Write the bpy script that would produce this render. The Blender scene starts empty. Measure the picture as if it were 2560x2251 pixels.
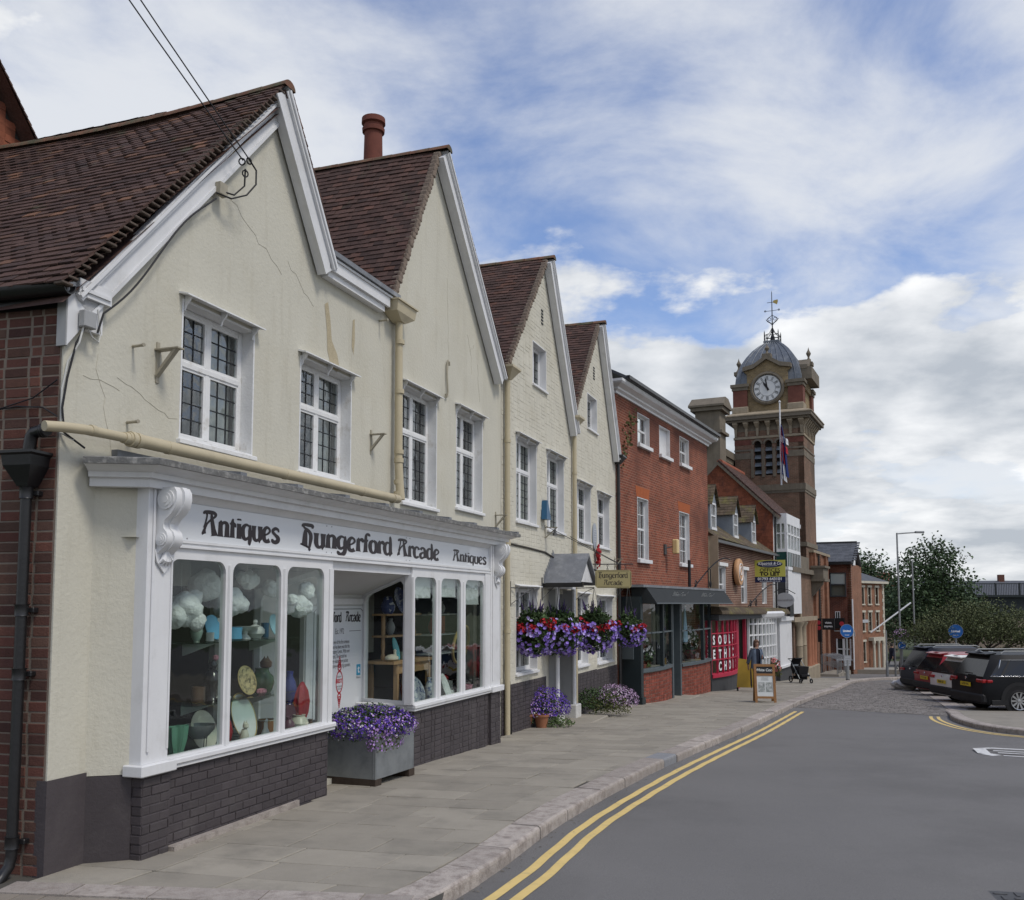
import bpy,bmesh,math,random
from mathutils import Vector,Matrix,noise
from mathutils.geometry import delaunay_2d_cdt

random.seed(7)
SC=bpy.context.scene
COL=SC.collection
R_=math.radians
PI=math.pi

# ------------------------------------------------------------------ camera
cam_d=bpy.data.cameras.new('camera')
cam=bpy.data.objects.new('camera',cam_d)
COL.objects.link(cam)
cam.location=(0,0,2.1)
cam.rotation_euler=(R_(90+4.585),0,0)
cam_d.sensor_width=36
cam_d.lens=33.31
cam_d.shift_y=0.076
cam_d.clip_start=0.05
cam_d.clip_end=3000
SC.camera=cam

# ------------------------------------------------------------------ light
OX,OY,OX2,OY2=1.9,6.2,8.8,0.6     # where the drifting cloud happens to be
SUN_EL,SUN_AZ=56,128          # azimuth clockwise from +y
wd=bpy.data.worlds.new('World')
SC.world=wd
wd.use_nodes=True
wt=wd.node_tree
wt.nodes.clear()
def wn(t,**k):
    n=wt.nodes.new(t)
    for a,b in k.items():
        setattr(n,a,b)
    return n
w_out=wn('ShaderNodeOutputWorld')
w_bg=wn('ShaderNodeBackground')
w_sky=wn('ShaderNodeTexSky',sky_type='NISHITA')
w_sky.sun_disc=False
w_sky.sun_elevation=R_(SUN_EL)
w_sky.sun_rotation=R_(SUN_AZ)
w_sky.air_density=1.0
w_sky.dust_density=0.6
w_tc=wn('ShaderNodeTexCoord')
w_sep=wn('ShaderNodeSeparateXYZ')
wt.links.new(w_tc.outputs['Generated'],w_sep.inputs[0])
def wm(op,a,b=None,c=None,clamp=False):
    n=wn('ShaderNodeMath',operation=op)
    n.use_clamp=clamp
    for i,v in enumerate((a,b,c)):
        if v is None:continue
        if isinstance(v,(int,float)):n.inputs[i].default_value=v
        else:wt.links.new(v,n.inputs[i])
    return n.outputs[0]
# clouds lie on a flat layer overhead: direction / (z + k)
zc=wm('MAXIMUM',w_sep.outputs[2],0.0)
zk=wm('ADD',zc,0.22)
px=wm('DIVIDE',w_sep.outputs[0],zk)
py=wm('DIVIDE',w_sep.outputs[1],zk)
w_cmb=wn('ShaderNodeCombineXYZ')
wt.links.new(px,w_cmb.inputs[0]);wt.links.new(py,w_cmb.inputs[1])
def wnoise(scale,detail,rough,dist,off):
    m=wn('ShaderNodeMapping')
    m.inputs['Location'].default_value=off
    wt.links.new(w_cmb.outputs[0],m.inputs[0])
    n=wn('ShaderNodeTexNoise')
    n.inputs['Scale'].default_value=scale
    n.inputs['Detail'].default_value=detail
    n.inputs['Roughness'].default_value=rough
    n.inputs['Distortion'].default_value=dist
    wt.links.new(m.outputs[0],n.inputs['Vector'])
    return n.outputs['Fac']
def wramp(src,lo,hi):
    n=wn('ShaderNodeMapRange',interpolation_type='SMOOTHSTEP')
    wt.links.new(src,n.inputs[0])
    n.inputs[1].default_value=lo;n.inputs[2].default_value=hi
    return n.outputs[0]
n1=wnoise(0.75,3,0.5,0.2,(OX,OY,0))
n2=wnoise(2.6,9,0.60,0.35,(0.5,4.0,0))
cov=wm('ADD',wm('MULTIPLY',n1,0.62),wm('MULTIPLY',n2,0.38))
# high thin cloud, then heaped cloud that thickens towards the horizon
low=wm('SUBTRACT',0.50,w_sep.outputs[2])
thin=wramp(wm('ADD',cov,wm('MULTIPLY',low,0.22)),0.40,0.60)
def heap(dx,dy):
    a=wnoise(1.25,10,0.55,0.0,(OX2+dx,OY2+dy,0))
    return a
h0=heap(0,0);h1=heap(-0.09,0.05)
hcov=wm('ADD',h0,wm('MULTIPLY',low,0.34))
puff=wramp(hcov,0.505,0.565)
mask=wm('MAXIMUM',wm('MULTIPLY',thin,0.9),puff)
lit=wm('ADD',0.52,wm('MULTIPLY',wm('SUBTRACT',h0,h1),5.0))
thick=wramp(hcov,0.56,0.74)
shade=wm('SUBTRACT',lit,wm('MULTIPLY',thick,0.42),clamp=True)
shade=wm('ADD',wm('MULTIPLY',puff,shade),wm('MULTIPLY',wm('SUBTRACT',1.0,puff),0.62))
w_cc=wn('ShaderNodeMix',data_type='RGBA')
wt.links.new(shade,w_cc.inputs[0])
w_cc.inputs[6].default_value=(3.5,3.8,4.2,1)
w_cc.inputs[7].default_value=(7.3,7.35,7.4,1)
w_tint=wn('ShaderNodeMix',data_type='RGBA',blend_type='MULTIPLY')
w_tint.inputs[0].default_value=1.0
wt.links.new(w_sky.outputs[0],w_tint.inputs[6])
w_tint.inputs[7].default_value=(1.0,1.02,1.18,1)
w_mix=wn('ShaderNodeMix',data_type='RGBA')
wt.links.new(wm('MULTIPLY',mask,0.97),w_mix.inputs[0])
wt.links.new(w_tint.outputs[2],w_mix.inputs[6])
wt.links.new(w_cc.outputs[2],w_mix.inputs[7])
wt.links.new(w_mix.outputs[2],w_bg.inputs[0])
w_bg.inputs[1].default_value=0.105
wt.links.new(w_bg.outputs[0],w_out.inputs[0])

sl=bpy.data.lights.new('sun','SUN')
sl.energy=1.5
sl.angle=R_(14)
sl.color=(1.0,0.94,0.84)
sun=bpy.data.objects.new('sun',sl)
COL.objects.link(sun)
sdir=Vector((math.sin(R_(SUN_AZ))*math.cos(R_(SUN_EL)),math.cos(R_(SUN_AZ))*math.cos(R_(SUN_EL)),math.sin(R_(SUN_EL))))
sun.rotation_euler=sdir.to_track_quat('Z','Y').to_euler()
sun.location=(20,-20,40)
vs=SC.view_settings
vs.view_transform='Standard'
vs.look='None'
vs.exposure=0.42
vs.gamma=1
vs.use_curve_mapping=False
SC.cycles.max_bounces=6
SC.cycles.diffuse_bounces=3
SC.cycles.glossy_bounces=3
SC.cycles.transmission_bounces=4
SC.cycles.transparent_max_bounces=10
SC.cycles.caustics_reflective=False
SC.cycles.caustics_refractive=False

# ------------------------------------------------------------------ materials
def lin(r,g,b):
    f=lambda c:(c/255/12.92)if c<=10 else((c/255+0.055)/1.055)**2.4
    return(f(r),f(g),f(b),1)
MATS={}
def mat(name,col,rough=0.85,var=0.12,scale=3.0,bump=0.0,bscale=40.0,col2=None,c2lo=0.5,c2hi=0.7,c2scale=1.2,
        rnd=0.0,rndcol=None,metal=0.0,spec=0.3,coat=0.0,streak=None,fine=0.0):
    """procedural surface: base colour, mottling, optional second colour in patches, per-piece variation, relief"""
    m=bpy.data.materials.new(name)
    m.use_nodes=True
    t=m.node_tree
    nd,lk=t.nodes,t.links
    bs=nd['Principled BSDF']
    bs.inputs['Roughness'].default_value=rough
    bs.inputs['Metallic'].default_value=metal
    bs.inputs['Specular IOR Level'].default_value=spec
    if coat:bs.inputs['Coat Weight'].default_value=coat;bs.inputs['Coat Roughness'].default_value=0.06
    tc=nd.new('ShaderNodeTexCoord')
    src=tc.outputs['Object']
    if len(col)==3:col=(*col,1)
    cur=None
    def mixc(fac,a,b,blend='MIX'):
        n=nd.new('ShaderNodeMix');n.data_type='RGBA';n.blend_type=blend
        for i,v in((0,fac),(6,a),(7,b)):
            if hasattr(v,'is_linked')or hasattr(v,'links'):lk.new(v,n.inputs[i])
            else:n.inputs[i].default_value=v
        return n.outputs[2]
    def noise_(sc,det=6,ro=0.6,vec=None):
        n=nd.new('ShaderNodeTexNoise')
        n.inputs['Scale'].default_value=sc;n.inputs['Detail'].default_value=det;n.inputs['Roughness'].default_value=ro
        lk.new(vec or src,n.inputs['Vector'])
        return n.outputs['Fac']
    def rng(v,a,b,c=0.0,d=1.0):
        n=nd.new('ShaderNodeMapRange');lk.new(v,n.inputs[0])
        n.inputs[1].default_value=a;n.inputs[2].default_value=b;n.inputs[3].default_value=c;n.inputs[4].default_value=d
        return n.outputs[0]
    cur=col
    if rnd or rndcol:
        oi=nd.new('ShaderNodeObjectInfo');gi=nd.new('ShaderNodeNewGeometry')
        a=nd.new('ShaderNodeMath');a.operation='ADD';lk.new(oi.outputs['Random'],a.inputs[0]);lk.new(gi.outputs['Random Per Island'],a.inputs[1])
        fr=nd.new('ShaderNodeMath');fr.operation='FRACT';lk.new(a.outputs[0],fr.inputs[0])
        rv=fr.outputs[0]
        if rndcol:
            rr=nd.new('ShaderNodeValToRGB')
            while len(rr.color_ramp.elements)<len(rndcol):rr.color_ramp.elements.new(0.5)
            for i,(p,c)in enumerate(rndcol):
                e=rr.color_ramp.elements[i];e.position=p;e.color=c if len(c)==4 else(*c,1)
            lk.new(rv,rr.inputs[0]);cur=rr.outputs[0]
        if rnd:
            v2=nd.new('ShaderNodeMath');v2.operation='MULTIPLY';lk.new(rv,v2.inputs[0]);v2.inputs[1].default_value=7.31
            f2=nd.new('ShaderNodeMath');f2.operation='FRACT';lk.new(v2.outputs[0],f2.inputs[0])
            h=nd.new('ShaderNodeHueSaturation');lk.new(rng(f2.outputs[0],0,1,1-rnd,1+rnd),h.inputs['Value'])
            if hasattr(cur,'links'):lk.new(cur,h.inputs['Color'])
            else:h.inputs['Color'].default_value=cur
            cur=h.outputs[0]
    if col2:
        nf=rng(noise_(c2scale,8,0.65),c2lo,c2hi)
        cur=mixc(nf,cur,col2 if len(col2)==4 else(*col2,1))
    if streak:  # rain streaks and dirt running down: (colour, amount)
        mp=nd.new('ShaderNodeMapping');mp.inputs['Scale'].default_value=(2.2,2.2,0.25);lk.new(src,mp.inputs[0])
        nf=rng(noise_(2.0,8,0.7,mp.outputs[0]),0.52,0.78,0,streak[1])
        cur=mixc(nf,cur,streak[0]if len(streak[0])==4 else(*streak[0],1))
    if var:
        nf=rng(noise_(scale,8,0.65),0.25,0.75,1-var,1+var)
        h=nd.new('ShaderNodeHueSaturation');lk.new(nf,h.inputs['Value'])
        if hasattr(cur,'links'):lk.new(cur,h.inputs['Color'])
        else:h.inputs['Color'].default_value=cur
        cur=h.outputs[0]
    if fine:
        nf=rng(noise_(180,3,0.7),0.3,0.7,1-fine,1+fine)
        h=nd.new('ShaderNodeHueSaturation');lk.new(nf,h.inputs['Value'])
        if hasattr(cur,'links'):lk.new(cur,h.inputs['Color'])
        else:h.inputs['Color'].default_value=cur
        cur=h.outputs[0]
    if hasattr(cur,'links'):lk.new(cur,bs.inputs['Base Color'])
    else:bs.inputs['Base Color'].default_value=cur
    if bump:
        b=nd.new('ShaderNodeBump');b.inputs['Strength'].default_value=bump;b.inputs['Distance'].default_value=0.02
        lk.new(noise_(bscale,6,0.65),b.inputs['Height']);lk.new(b.outputs[0],bs.inputs['Normal'])
    MATS[name]=m
    return m

def glass_mat(name,tint=(0.93,0.97,0.95),ior=1.55,wob=0.0,rough=0.01):
    m=bpy.data.materials.new(name);m.use_nodes=True
    t=m.node_tree;nd,lk=t.nodes,t.links
    nd.remove(nd['Principled BSDF'])
    out=nd['Material Output']
    tr=nd.new('ShaderNodeBsdfTransparent');tr.inputs[0].default_value=(*tint,1)
    gl=nd.new('ShaderNodeBsdfGlossy');gl.inputs['Roughness'].default_value=rough
    lw=nd.new('ShaderNodeLayerWeight');lw.inputs[0].default_value=.5
    pw=nd.new('ShaderNodeMath');pw.operation='POWER';lk.new(lw.outputs['Facing'],pw.inputs[0]);pw.inputs[1].default_value=4.0
    fr=nd.new('ShaderNodeMapRange');lk.new(pw.outputs[0],fr.inputs[0]);fr.inputs[3].default_value=((ior-1)/(ior+1))**2;fr.inputs[4].default_value=1.0
    mx=nd.new('ShaderNodeMixShader')
    if wob:
        tc=nd.new('ShaderNodeTexCoord');n=nd.new('ShaderNodeTexNoise');n.inputs['Scale'].default_value=5.0;n.inputs['Detail'].default_value=1
        lk.new(tc.outputs['Object'],n.inputs['Vector'])
        b=nd.new('ShaderNodeBump');b.inputs['Strength'].default_value=wob;b.inputs['Distance'].default_value=0.05
        lk.new(n.outputs['Fac'],b.inputs['Height']);lk.new(b.outputs[0],gl.inputs['Normal'])
    lk.new(fr.outputs[0],mx.inputs[0]);lk.new(tr.outputs[0],mx.inputs[1]);lk.new(gl.outputs[0],mx.inputs[2])
    lk.new(mx.outputs[0],out.inputs[0])
    MATS[name]=m
    return m

def brick_tex(name,c1,c2,mortar,bw=0.225,bh=0.075,rough=0.9,bump=0.5,dark=None,axis='xz',msize=0.01):
    """small far bricks: colour and relief in the material"""
    m=bpy.data.materials.new(name);m.use_nodes=True
    t=m.node_tree;nd,lk=t.nodes,t.links
    bs=nd['Principled BSDF'];bs.inputs['Roughness'].default_value=rough;bs.inputs['Specular IOR Level'].default_value=0.2
    tc=nd.new('ShaderNodeTexCoord')
    sp=nd.new('ShaderNodeSeparateXYZ');lk.new(tc.outputs['Object'],sp.inputs[0])
    cb=nd.new('ShaderNodeCombineXYZ')
    lk.new(sp.outputs['XYZ'.index(axis[0].upper())],cb.inputs[0]);lk.new(sp.outputs['XYZ'.index(axis[1].upper())],cb.inputs[1])
    br=nd.new('ShaderNodeTexBrick')
    lk.new(cb.outputs[0],br.inputs['Vector'])
    br.inputs['Color1'].default_value=(*c1,1);br.inputs['Color2'].default_value=(*c2,1);br.inputs['Mortar'].default_value=(*mortar,1)
    br.inputs['Scale'].default_value=1.0
    br.inputs['Brick Width'].default_value=bw;br.inputs['Row Height'].default_value=bh
    br.inputs['Mortar Size'].default_value=msize;br.inputs['Mortar Smooth'].default_value=0.3;br.inputs['Bias'].default_value=0.0
    n=nd.new('ShaderNodeTexNoise');n.inputs['Scale'].default_value=0.9;n.inputs['Detail'].default_value=9;n.inputs['Roughness'].default_value=0.7
    lk.new(tc.outputs['Object'],n.inputs['Vector'])
    r=nd.new('ShaderNodeMapRange');lk.new(n.outputs['Fac'],r.inputs[0])
    r.inputs[1].default_value=0.3;r.inputs[2].default_value=0.7;r.inputs[3].default_value=0.68;r.inputs[4].default_value=1.3
    h=nd.new('ShaderNodeHueSaturation');lk.new(br.outputs['Color'],h.inputs['Color']);lk.new(r.outputs[0],h.inputs['Value'])
    cur=h.outputs[0]
    if dark:
        n2=nd.new('ShaderNodeTexNoise');n2.inputs['Scale'].default_value=0.35;n2.inputs['Detail'].default_value=8
        lk.new(tc.outputs['Object'],n2.inputs['Vector'])
        r2=nd.new('ShaderNodeMapRange');lk.new(n2.outputs['Fac'],r2.inputs[0]);r2.inputs[1].default_value=0.5;r2.inputs[2].default_value=0.72
        x=nd.new('ShaderNodeMix');x.data_type='RGBA';lk.new(r2.outputs[0],x.inputs[0]);lk.new(cur,x.inputs[6]);x.inputs[7].default_value=(*dark,1)
        cur=x.outputs[2]
    lk.new(cur,bs.inputs['Base Color'])
    b=nd.new('ShaderNodeBump');b.inputs['Strength'].default_value=bump;b.inputs['Distance'].default_value=0.01;b.invert=True
    lk.new(br.outputs['Fac'],b.inputs['Height']);lk.new(b.outputs[0],bs.inputs['Normal'])
    MATS[name]=m
    return m

# ------------------------------------------------------------------ mesh building
class MB:
    def __init__(s):
        s.v=[];s.f=[]
    def add(s,vs,fs):
        o=len(s.v)
        s.v+=[tuple(p)for p in vs]
        s.f+=[tuple(i+o for i in f)for f in fs]
        return s
    def box(s,x0,x1,y0,y1,z0,z1):
        return s.add([(x0,y0,z0),(x1,y0,z0),(x1,y1,z0),(x0,y1,z0),(x0,y0,z1),(x1,y0,z1),(x1,y1,z1),(x0,y1,z1)],
                     [(0,3,2,1),(4,5,6,7),(0,1,5,4),(1,2,6,5),(2,3,7,6),(3,0,4,7)])
    def bbox(s,x0,x1,y0,y1,z0,z1,c=0.006):
        """box with its edges eased off"""
        c=min(c,(x1-x0)/3,(y1-y0)/3,(z1-z0)/3)
        bm=bmesh.new()
        bmesh.ops.create_cube(bm,size=1)
        for v in bm.verts:
            v.co=Vector((x0 if v.co.x<0 else x1,y0 if v.co.y<0 else y1,z0 if v.co.z<0 else z1))
        bmesh.ops.bevel(bm,geom=bm.edges[:],offset=c,segments=1,affect='EDGES')
        return s.bm(bm)
    def bm(s,bm,M=None):
        bm.verts.index_update()
        s.add([(M@v.co if M else v.co)for v in bm.verts],[[v.index for v in f.verts]for f in bm.faces])
        bm.free()
        return s
    def quad(s,a,b,c,d):return s.add([a,b,c,d],[(0,1,2,3)])
    def poly(s,pts):return s.add(pts,[tuple(range(len(pts)))])
    def prism(s,pts,vec):
        """planar polygon pts extruded along vec"""
        n=len(pts);v=Vector(vec)
        a=[Vector(p)for p in pts]
        return s.add(a+[p+v for p in a],[tuple(range(n-1,-1,-1)),tuple(range(n,2*n))]+[(i,(i+1)%n,n+(i+1)%n,n+i)for i in range(n)])
    def tube(s,pts,r,n=8,cap=True):
        pts=[Vector(p)for p in pts]
        rs=r if isinstance(r,(list,tuple))else[r]*len(pts)
        rings=[];up=None
        for i,p in enumerate(pts):
            d=(pts[min(i+1,len(pts)-1)]-pts[max(i-1,0)])
            if d.length<1e-9:d=Vector((0,0,1))
            d.normalize()
            if up is None:
                a=Vector((0,0,1))if abs(d.z)<0.9 else Vector((1,0,0))
            else:a=up
            x=d.cross(a)
            if x.length<1e-6:x=d.orthogonal()
            x.normalize();y=x.cross(d).normalized();up=y
            rings.append([p+(x*math.cos(2*PI*k/n)+y*math.sin(2*PI*k/n))*rs[i]for k in range(n)])
        o=len(s.v)
        for rg in rings:s.v+=[tuple(q)for q in rg]
        for i in range(len(pts)-1):
            for k in range(n):
                s.f.append((o+i*n+k,o+i*n+(k+1)%n,o+(i+1)*n+(k+1)%n,o+(i+1)*n+k))
        if cap:
            s.f.append(tuple(o+k for k in range(n-1,-1,-1)))
            s.f.append(tuple(o+(len(pts)-1)*n+k for k in range(n)))
        return s
    def lathe(s,prof,n=20,M=None,sx=1.0,sy=1.0,cap=True):
        """profile [(r,z)...] about z"""
        o=len(s.v)
        for r,z in prof:
            for k in range(n):
                p=Vector((r*math.cos(2*PI*k/n)*sx,r*math.sin(2*PI*k/n)*sy,z))
                s.v.append(tuple(M@p if M else p))
        for i in range(len(prof)-1):
            for k in range(n):
                s.f.append((o+i*n+k,o+i*n+(k+1)%n,o+(i+1)*n+(k+1)%n,o+(i+1)*n+k))
        if cap and prof[0][0]>1e-4:s.f.append(tuple(o+k for k in range(n-1,-1,-1)))
        if cap and prof[-1][0]>1e-4:s.f.append(tuple(o+(len(prof)-1)*n+k for k in range(n)))
        return s
    def sweep(s,prof,path,closed=False):
        """profile [(out,z)] swept along a horizontal path [(x,y)]; 'out' is to the right of travel; mitred"""
        n=len(path);m=len(prof);o=len(s.v)
        P=[Vector((p[0],p[1]))for p in path]
        for i in range(n):
            d0=(P[i]-P[i-1]).normalized()if i>0 else None
            d1=(P[i+1]-P[i]).normalized()if i<n-1 else None
            if d0 is None:d0=d1
            if d1 is None:d1=d0
            n0=Vector((d0.y,-d0.x));n1=Vector((d1.y,-d1.x))
            b=(n0+n1)
            b=b/max(b.dot(n0),0.2)if b.length>1e-6 else n0
            for(q,z)in prof:
                s.v.append((P[i].x+b.x*q,P[i].y+b.y*q,z))
        for i in range(n-1):
            for j in range(m-1):
                s.f.append((o+i*m+j,o+i*m+j+1,o+(i+1)*m+j+1,o+(i+1)*m+j))
        s.f.append(tuple(o+j for j in range(m)));s.f.append(tuple(o+(n-1)*m+j for j in range(m-1,-1,-1)))
        return s
    def build(s,name,m,parent=None,smooth=False,kind=None,label=None):
        me=bpy.data.meshes.new(name)
        me.from_pydata(s.v,[],s.f)
        me.update()
        return link(name,me,m,parent,smooth,kind,label)

def link(name,me,m,parent=None,smooth=False,kind=None,label=None):
    if m is not None:
        me.materials.append(MATS[m]if isinstance(m,str)else m)
    if smooth:
        me.polygons.foreach_set('use_smooth',[True]*len(me.polygons))
        try:me.set_sharp_from_angle(angle=R_(40))
        except Exception:pass
    o=bpy.data.objects.new(name,me)
    COL.objects.link(o)
    if parent is not None:o.parent=parent
    if kind:o['kind']=kind
    if label:o['label']=label
    return o
def inst(name,me,parent,loc,rot=(0,0,0),scale=(1,1,1)):
    o=bpy.data.objects.new(name,me);COL.objects.link(o);o.parent=parent
    o.location=loc;o.rotation_euler=rot;o.scale=scale
    return o
def thing(name,label,cat,loc=(0,0,0),rz=0.0,group=None):
    o=bpy.data.objects.new(name,None);COL.objects.link(o)
    o.empty_display_size=0.2
    o.location=loc;o.rotation_euler=(0,0,rz)
    o['label']=label;o['category']=cat
    if group:o['group']=group
    return o
def tag(o,label,cat,group=None):
    o['label']=label;o['category']=cat
    if group:o['group']=group
    return o
def copy_tree(o,parent=None,loc=None,rz=None,label=None):
    c=o.copy();COL.objects.link(c);c.parent=parent
    if loc is not None:c.location=loc
    if rz is not None:c.rotation_euler=(0,0,rz)
    if label:c['label']=label
    for ch in list(o.children):copy_tree(ch,c)
    return c

class Frame:
    """a facade: u along it, v into the building, z up"""
    def __init__(s,x,y,az):
        s.o=Vector((x,y));a=R_(az)
        s.d=Vector((math.sin(a),math.cos(a)));s.n=Vector((s.d.y,-s.d.x))
        s.rz=math.atan2(s.d.y,s.d.x)
    def w(s,u,v=0.0,z=0.0):
        q=s.o+s.d*u-s.n*v
        return(q.x,q.y,z)
    def thing(s,name,label,cat,u=0,v=0,z=0,rz=0,group=None):
        return thing(name,label,cat,s.w(u,v,z),s.rz+rz,group)
FS=Frame(-3.08,7.99,19.47)  # shop front
FM=Frame(-3.631,7.5315,19.47)  # main wall behind it
FR=Frame(2.8512,25.8674,26.1)  # red brick house and on

def lerp(a,b,t):return a+(b-a)*t
def interp(x,tab):
    if x<=tab[0][0]:return tab[0][1]
    for(a,p),(b,q)in zip(tab,tab[1:]):
        if x<=b:return lerp(p,q,(x-a)/(b-a))
    return tab[-1][1]
GP=[(-60,0.0),(8,0),(13,-.08),(18.3,-.3),(25.6,-.6),(33,-.90),(36.6,-1.13),(43.4,-1.40),(47,-1.6),(58,-2.05),(66,-2.4),(85,-3.55),(110,-4.3),(400,-5.0)]
def gz(y):
    return(interp(y-1.2,GP)+interp(y,GP)*2+interp(y+1.2,GP))/4
KERB=[(-1.3,6.05),(-0.9,6.55),(-0.62,6.95),(-0.44,7.32),(-.09,8.17),(.56,10.05),(1.53,12.3),(3.11,15.83),(4.98,19.97),(8.02,27.02),(10.99,33.5),(15.5,43.65),(16.6,45.9),(18.4,48.6),(20.6,50.2),(23.5,51.2),(30,52.3)]
def kx(y):
    if y>=48.6:return 18.4
    return interp(y,[(b,a)for a,b in KERB])
def zroad(x,y):
    return gz(y)-0.12-0.085*min(1,max(0,(x-kx(y))/5))

def fill(outline,holes=()):
    """triangulated 2D polygon with holes -> verts2d, faces"""
    V=[];E=[]
    for lp in[outline]+list(holes):
        b=len(V)
        V+=[Vector(p)for p in lp]
        E+=[(b+i,b+(i+1)%len(lp))for i in range(len(lp))]
    vo,eo,fo,*_=delaunay_2d_cdt(V,E,[],0,1e-5)
    def inside(p,lp):
        c=False;n=len(lp);j=n-1
        for i in range(n):
            xi,yi=lp[i];xj,yj=lp[j]
            if(yi>p[1])!=(yj>p[1])and p[0]<(xj-xi)*(p[1]-yi)/(yj-yi)+xi:c=not c
            j=i
        return c
    F=[]
    for f in fo:
        c=(sum(vo[i].x for i in f)/len(f),sum(vo[i].y for i in f)/len(f))
        if inside(c,outline)and not any(inside(c,h)for h in holes):F.append(f)
    return vo,F
def in_poly(p,lp):
    c=False;n=len(lp);j=n-1
    for i in range(n):
        xi,yi=lp[i];xj,yj=lp[j]
        if(yi>p[1])!=(yj>p[1])and p[0]<(xj-xi)*(p[1]-yi)/(yj-yi)+xi:c=not c
        j=i
    return c
def wall(mb,outline,holes,thick,v=0.0):
    """upright wall in (u,z) at depth v, with openings and their reveals"""
    vo,F=fill(outline,holes)
    mb.add([(p.x,v,p.y)for p in vo],[tuple(f)for f in F])
    mb.add([(p.x,v+thick,p.y)for p in vo],[tuple(reversed(f))for f in F])
    for lp in[outline]+list(holes):
        for a,b in zip(lp,lp[1:]+lp[:1]):
            mb.quad((a[0],v,a[1]),(b[0],v,b[1]),(b[0],v+thick,b[1]),(a[0],v+thick,a[1]))
    return mb
def rect(u0,u1,z0,z1):return[(u0,z0),(u1,z0),(u1,z1),(u0,z1)]
def unit_box(name,m):
    me=bpy.data.meshes.new(name)
    mb=MB().box(-.5,.5,-.5,.5,-.5,.5)
    me.from_pydata(mb.v,[],mb.f);me.update()
    if m:me.materials.append(MATS[m])
    return me
SCRATCH=bpy.data.scenes.new('scratch')
def side_mesh(o):
    """evaluate one object in a small scene of its own (fast) -> mesh"""
    SCRATCH.collection.objects.link(o)
    with bpy.context.temp_override(scene=SCRATCH,view_layer=SCRATCH.view_layers[0]):
        dg=bpy.context.evaluated_depsgraph_get()
        dg.update()
        me=bpy.data.meshes.new_from_object(o.evaluated_get(dg))
    SCRATCH.collection.objects.unlink(o)
    return me
def text_mesh(txt,size,align='CENTER',shear=0.0,space=1.0,bold=0.0,sx=1.0):
    """lettering as flat triangles in x (right), z (up), y=0"""
    c=bpy.data.curves.new('lettering','FONT')
    c.body=txt;c.size=size;c.align_x=align;c.align_y='CENTER';c.shear=shear;c.space_character=space;c.offset=bold
    c.resolution_u=3
    o=bpy.data.objects.new('lettering',c)
    me=side_mesh(o)
    mb=MB()
    mb.add([(v.co.x*sx,0,v.co.y)for v in me.vertices],[tuple(p.vertices)for p in me.polygons])
    bpy.data.objects.remove(o);bpy.data.curves.remove(c);bpy.data.meshes.remove(me)
    return mb
def moved(mb,M):
    mb.v=[tuple(M@Vector(p))for p in mb.v]
    return mb

# ------------------------------------------------------------------ palette
mat('asphalt',(.165,.160,.154),.9,.10,.35,.5,160,fine=.35,col2=(.14,.136,.131),c2lo=.5,c2hi=.62,c2scale=.25)
mat('asphalt_far',(.12,.12,.122),.9,.1,.3,.2,120)
mat('earth',(.06,.075,.035),.95,.25,.05)
mat('mortar_dark',(.075,.07,.06),.95,.2,4)
mat('slab',(.285,.26,.215),.85,.10,2.5,.18,60,rnd=.10,col2=(.20,.185,.155),c2lo=.5,c2hi=.75,c2scale=1.6,fine=.08)
mat('granite',(.36,.32,.285),.85,.12,6,.5,35,rnd=.16,col2=(.25,.215,.19),c2lo=.45,c2hi=.65,c2scale=9,fine=.3)
mat('granite_dark',(.22,.225,.235),.85,.12,6,.4,60,fine=.2)
mat('setts',(.235,.215,.195),.8,.14,3,.3,40,rnd=.22)
mat('paver',(.235,.205,.17),.88,.14,8,.25,60,rnd=.16,fine=.1)
mat('yellow_paint',(.66,.49,.19),.8,.1,5,.1,90,col2=(.45,.36,.18),c2lo=.55,c2hi=.72,c2scale=7)
mat('white_road_paint',(.62,.62,.6),.8,.12,6,.1,90,col2=(.3,.3,.3),c2lo=.5,c2hi=.7,c2scale=6)
mat('iron',(.10,.10,.10),.6,.2,12,.4,60,metal=.6)
mat('gutter_dirt',(.17,.15,.12),.95,.3,30)

# ------------------------------------------------------------------ ground, road
mb=MB()
N=60
ys=[-60,-20,0,4]+[6+i*1.5 for i in range(70)]+[125,160,220,320,500,900]
xs=[-900,-300,-80,-30,-10,0,10,30,80,300,900]
for y in ys:
    for x in xs:mb.v.append((x,y,gz(y)-0.45))
w=len(xs)
for j in range(len(ys)-1):
    for i in range(w-1):mb.f.append((j*w+i,j*w+i+1,(j+1)*w+i+1,(j+1)*w+i))
o=mb.build('ground','earth');o['kind']='structure'

mb=MB()
ys=[-14,-6,0,3]+[5+i*1.0 for i in range(70)]+[80,90,110]
fx=[-6,-3,-1,0,.6,1.3,2.2,3.2,4.2,5.0,7,10,15,22,32,48]
for y in ys:
    for q in fx:
        x=kx(y)+q if y>6 else-1.3+q
        mb.v.append((x,y,zroad(x,y)))
w=len(fx)
for j in range(len(ys)-1):
    for i in range(w-1):mb.f.append((j*w+i,j*w+i+1,(j+1)*w+i+1,(j+1)*w+i))
o=mb.build('road','asphalt',smooth=True);o['kind']='structure'

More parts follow.
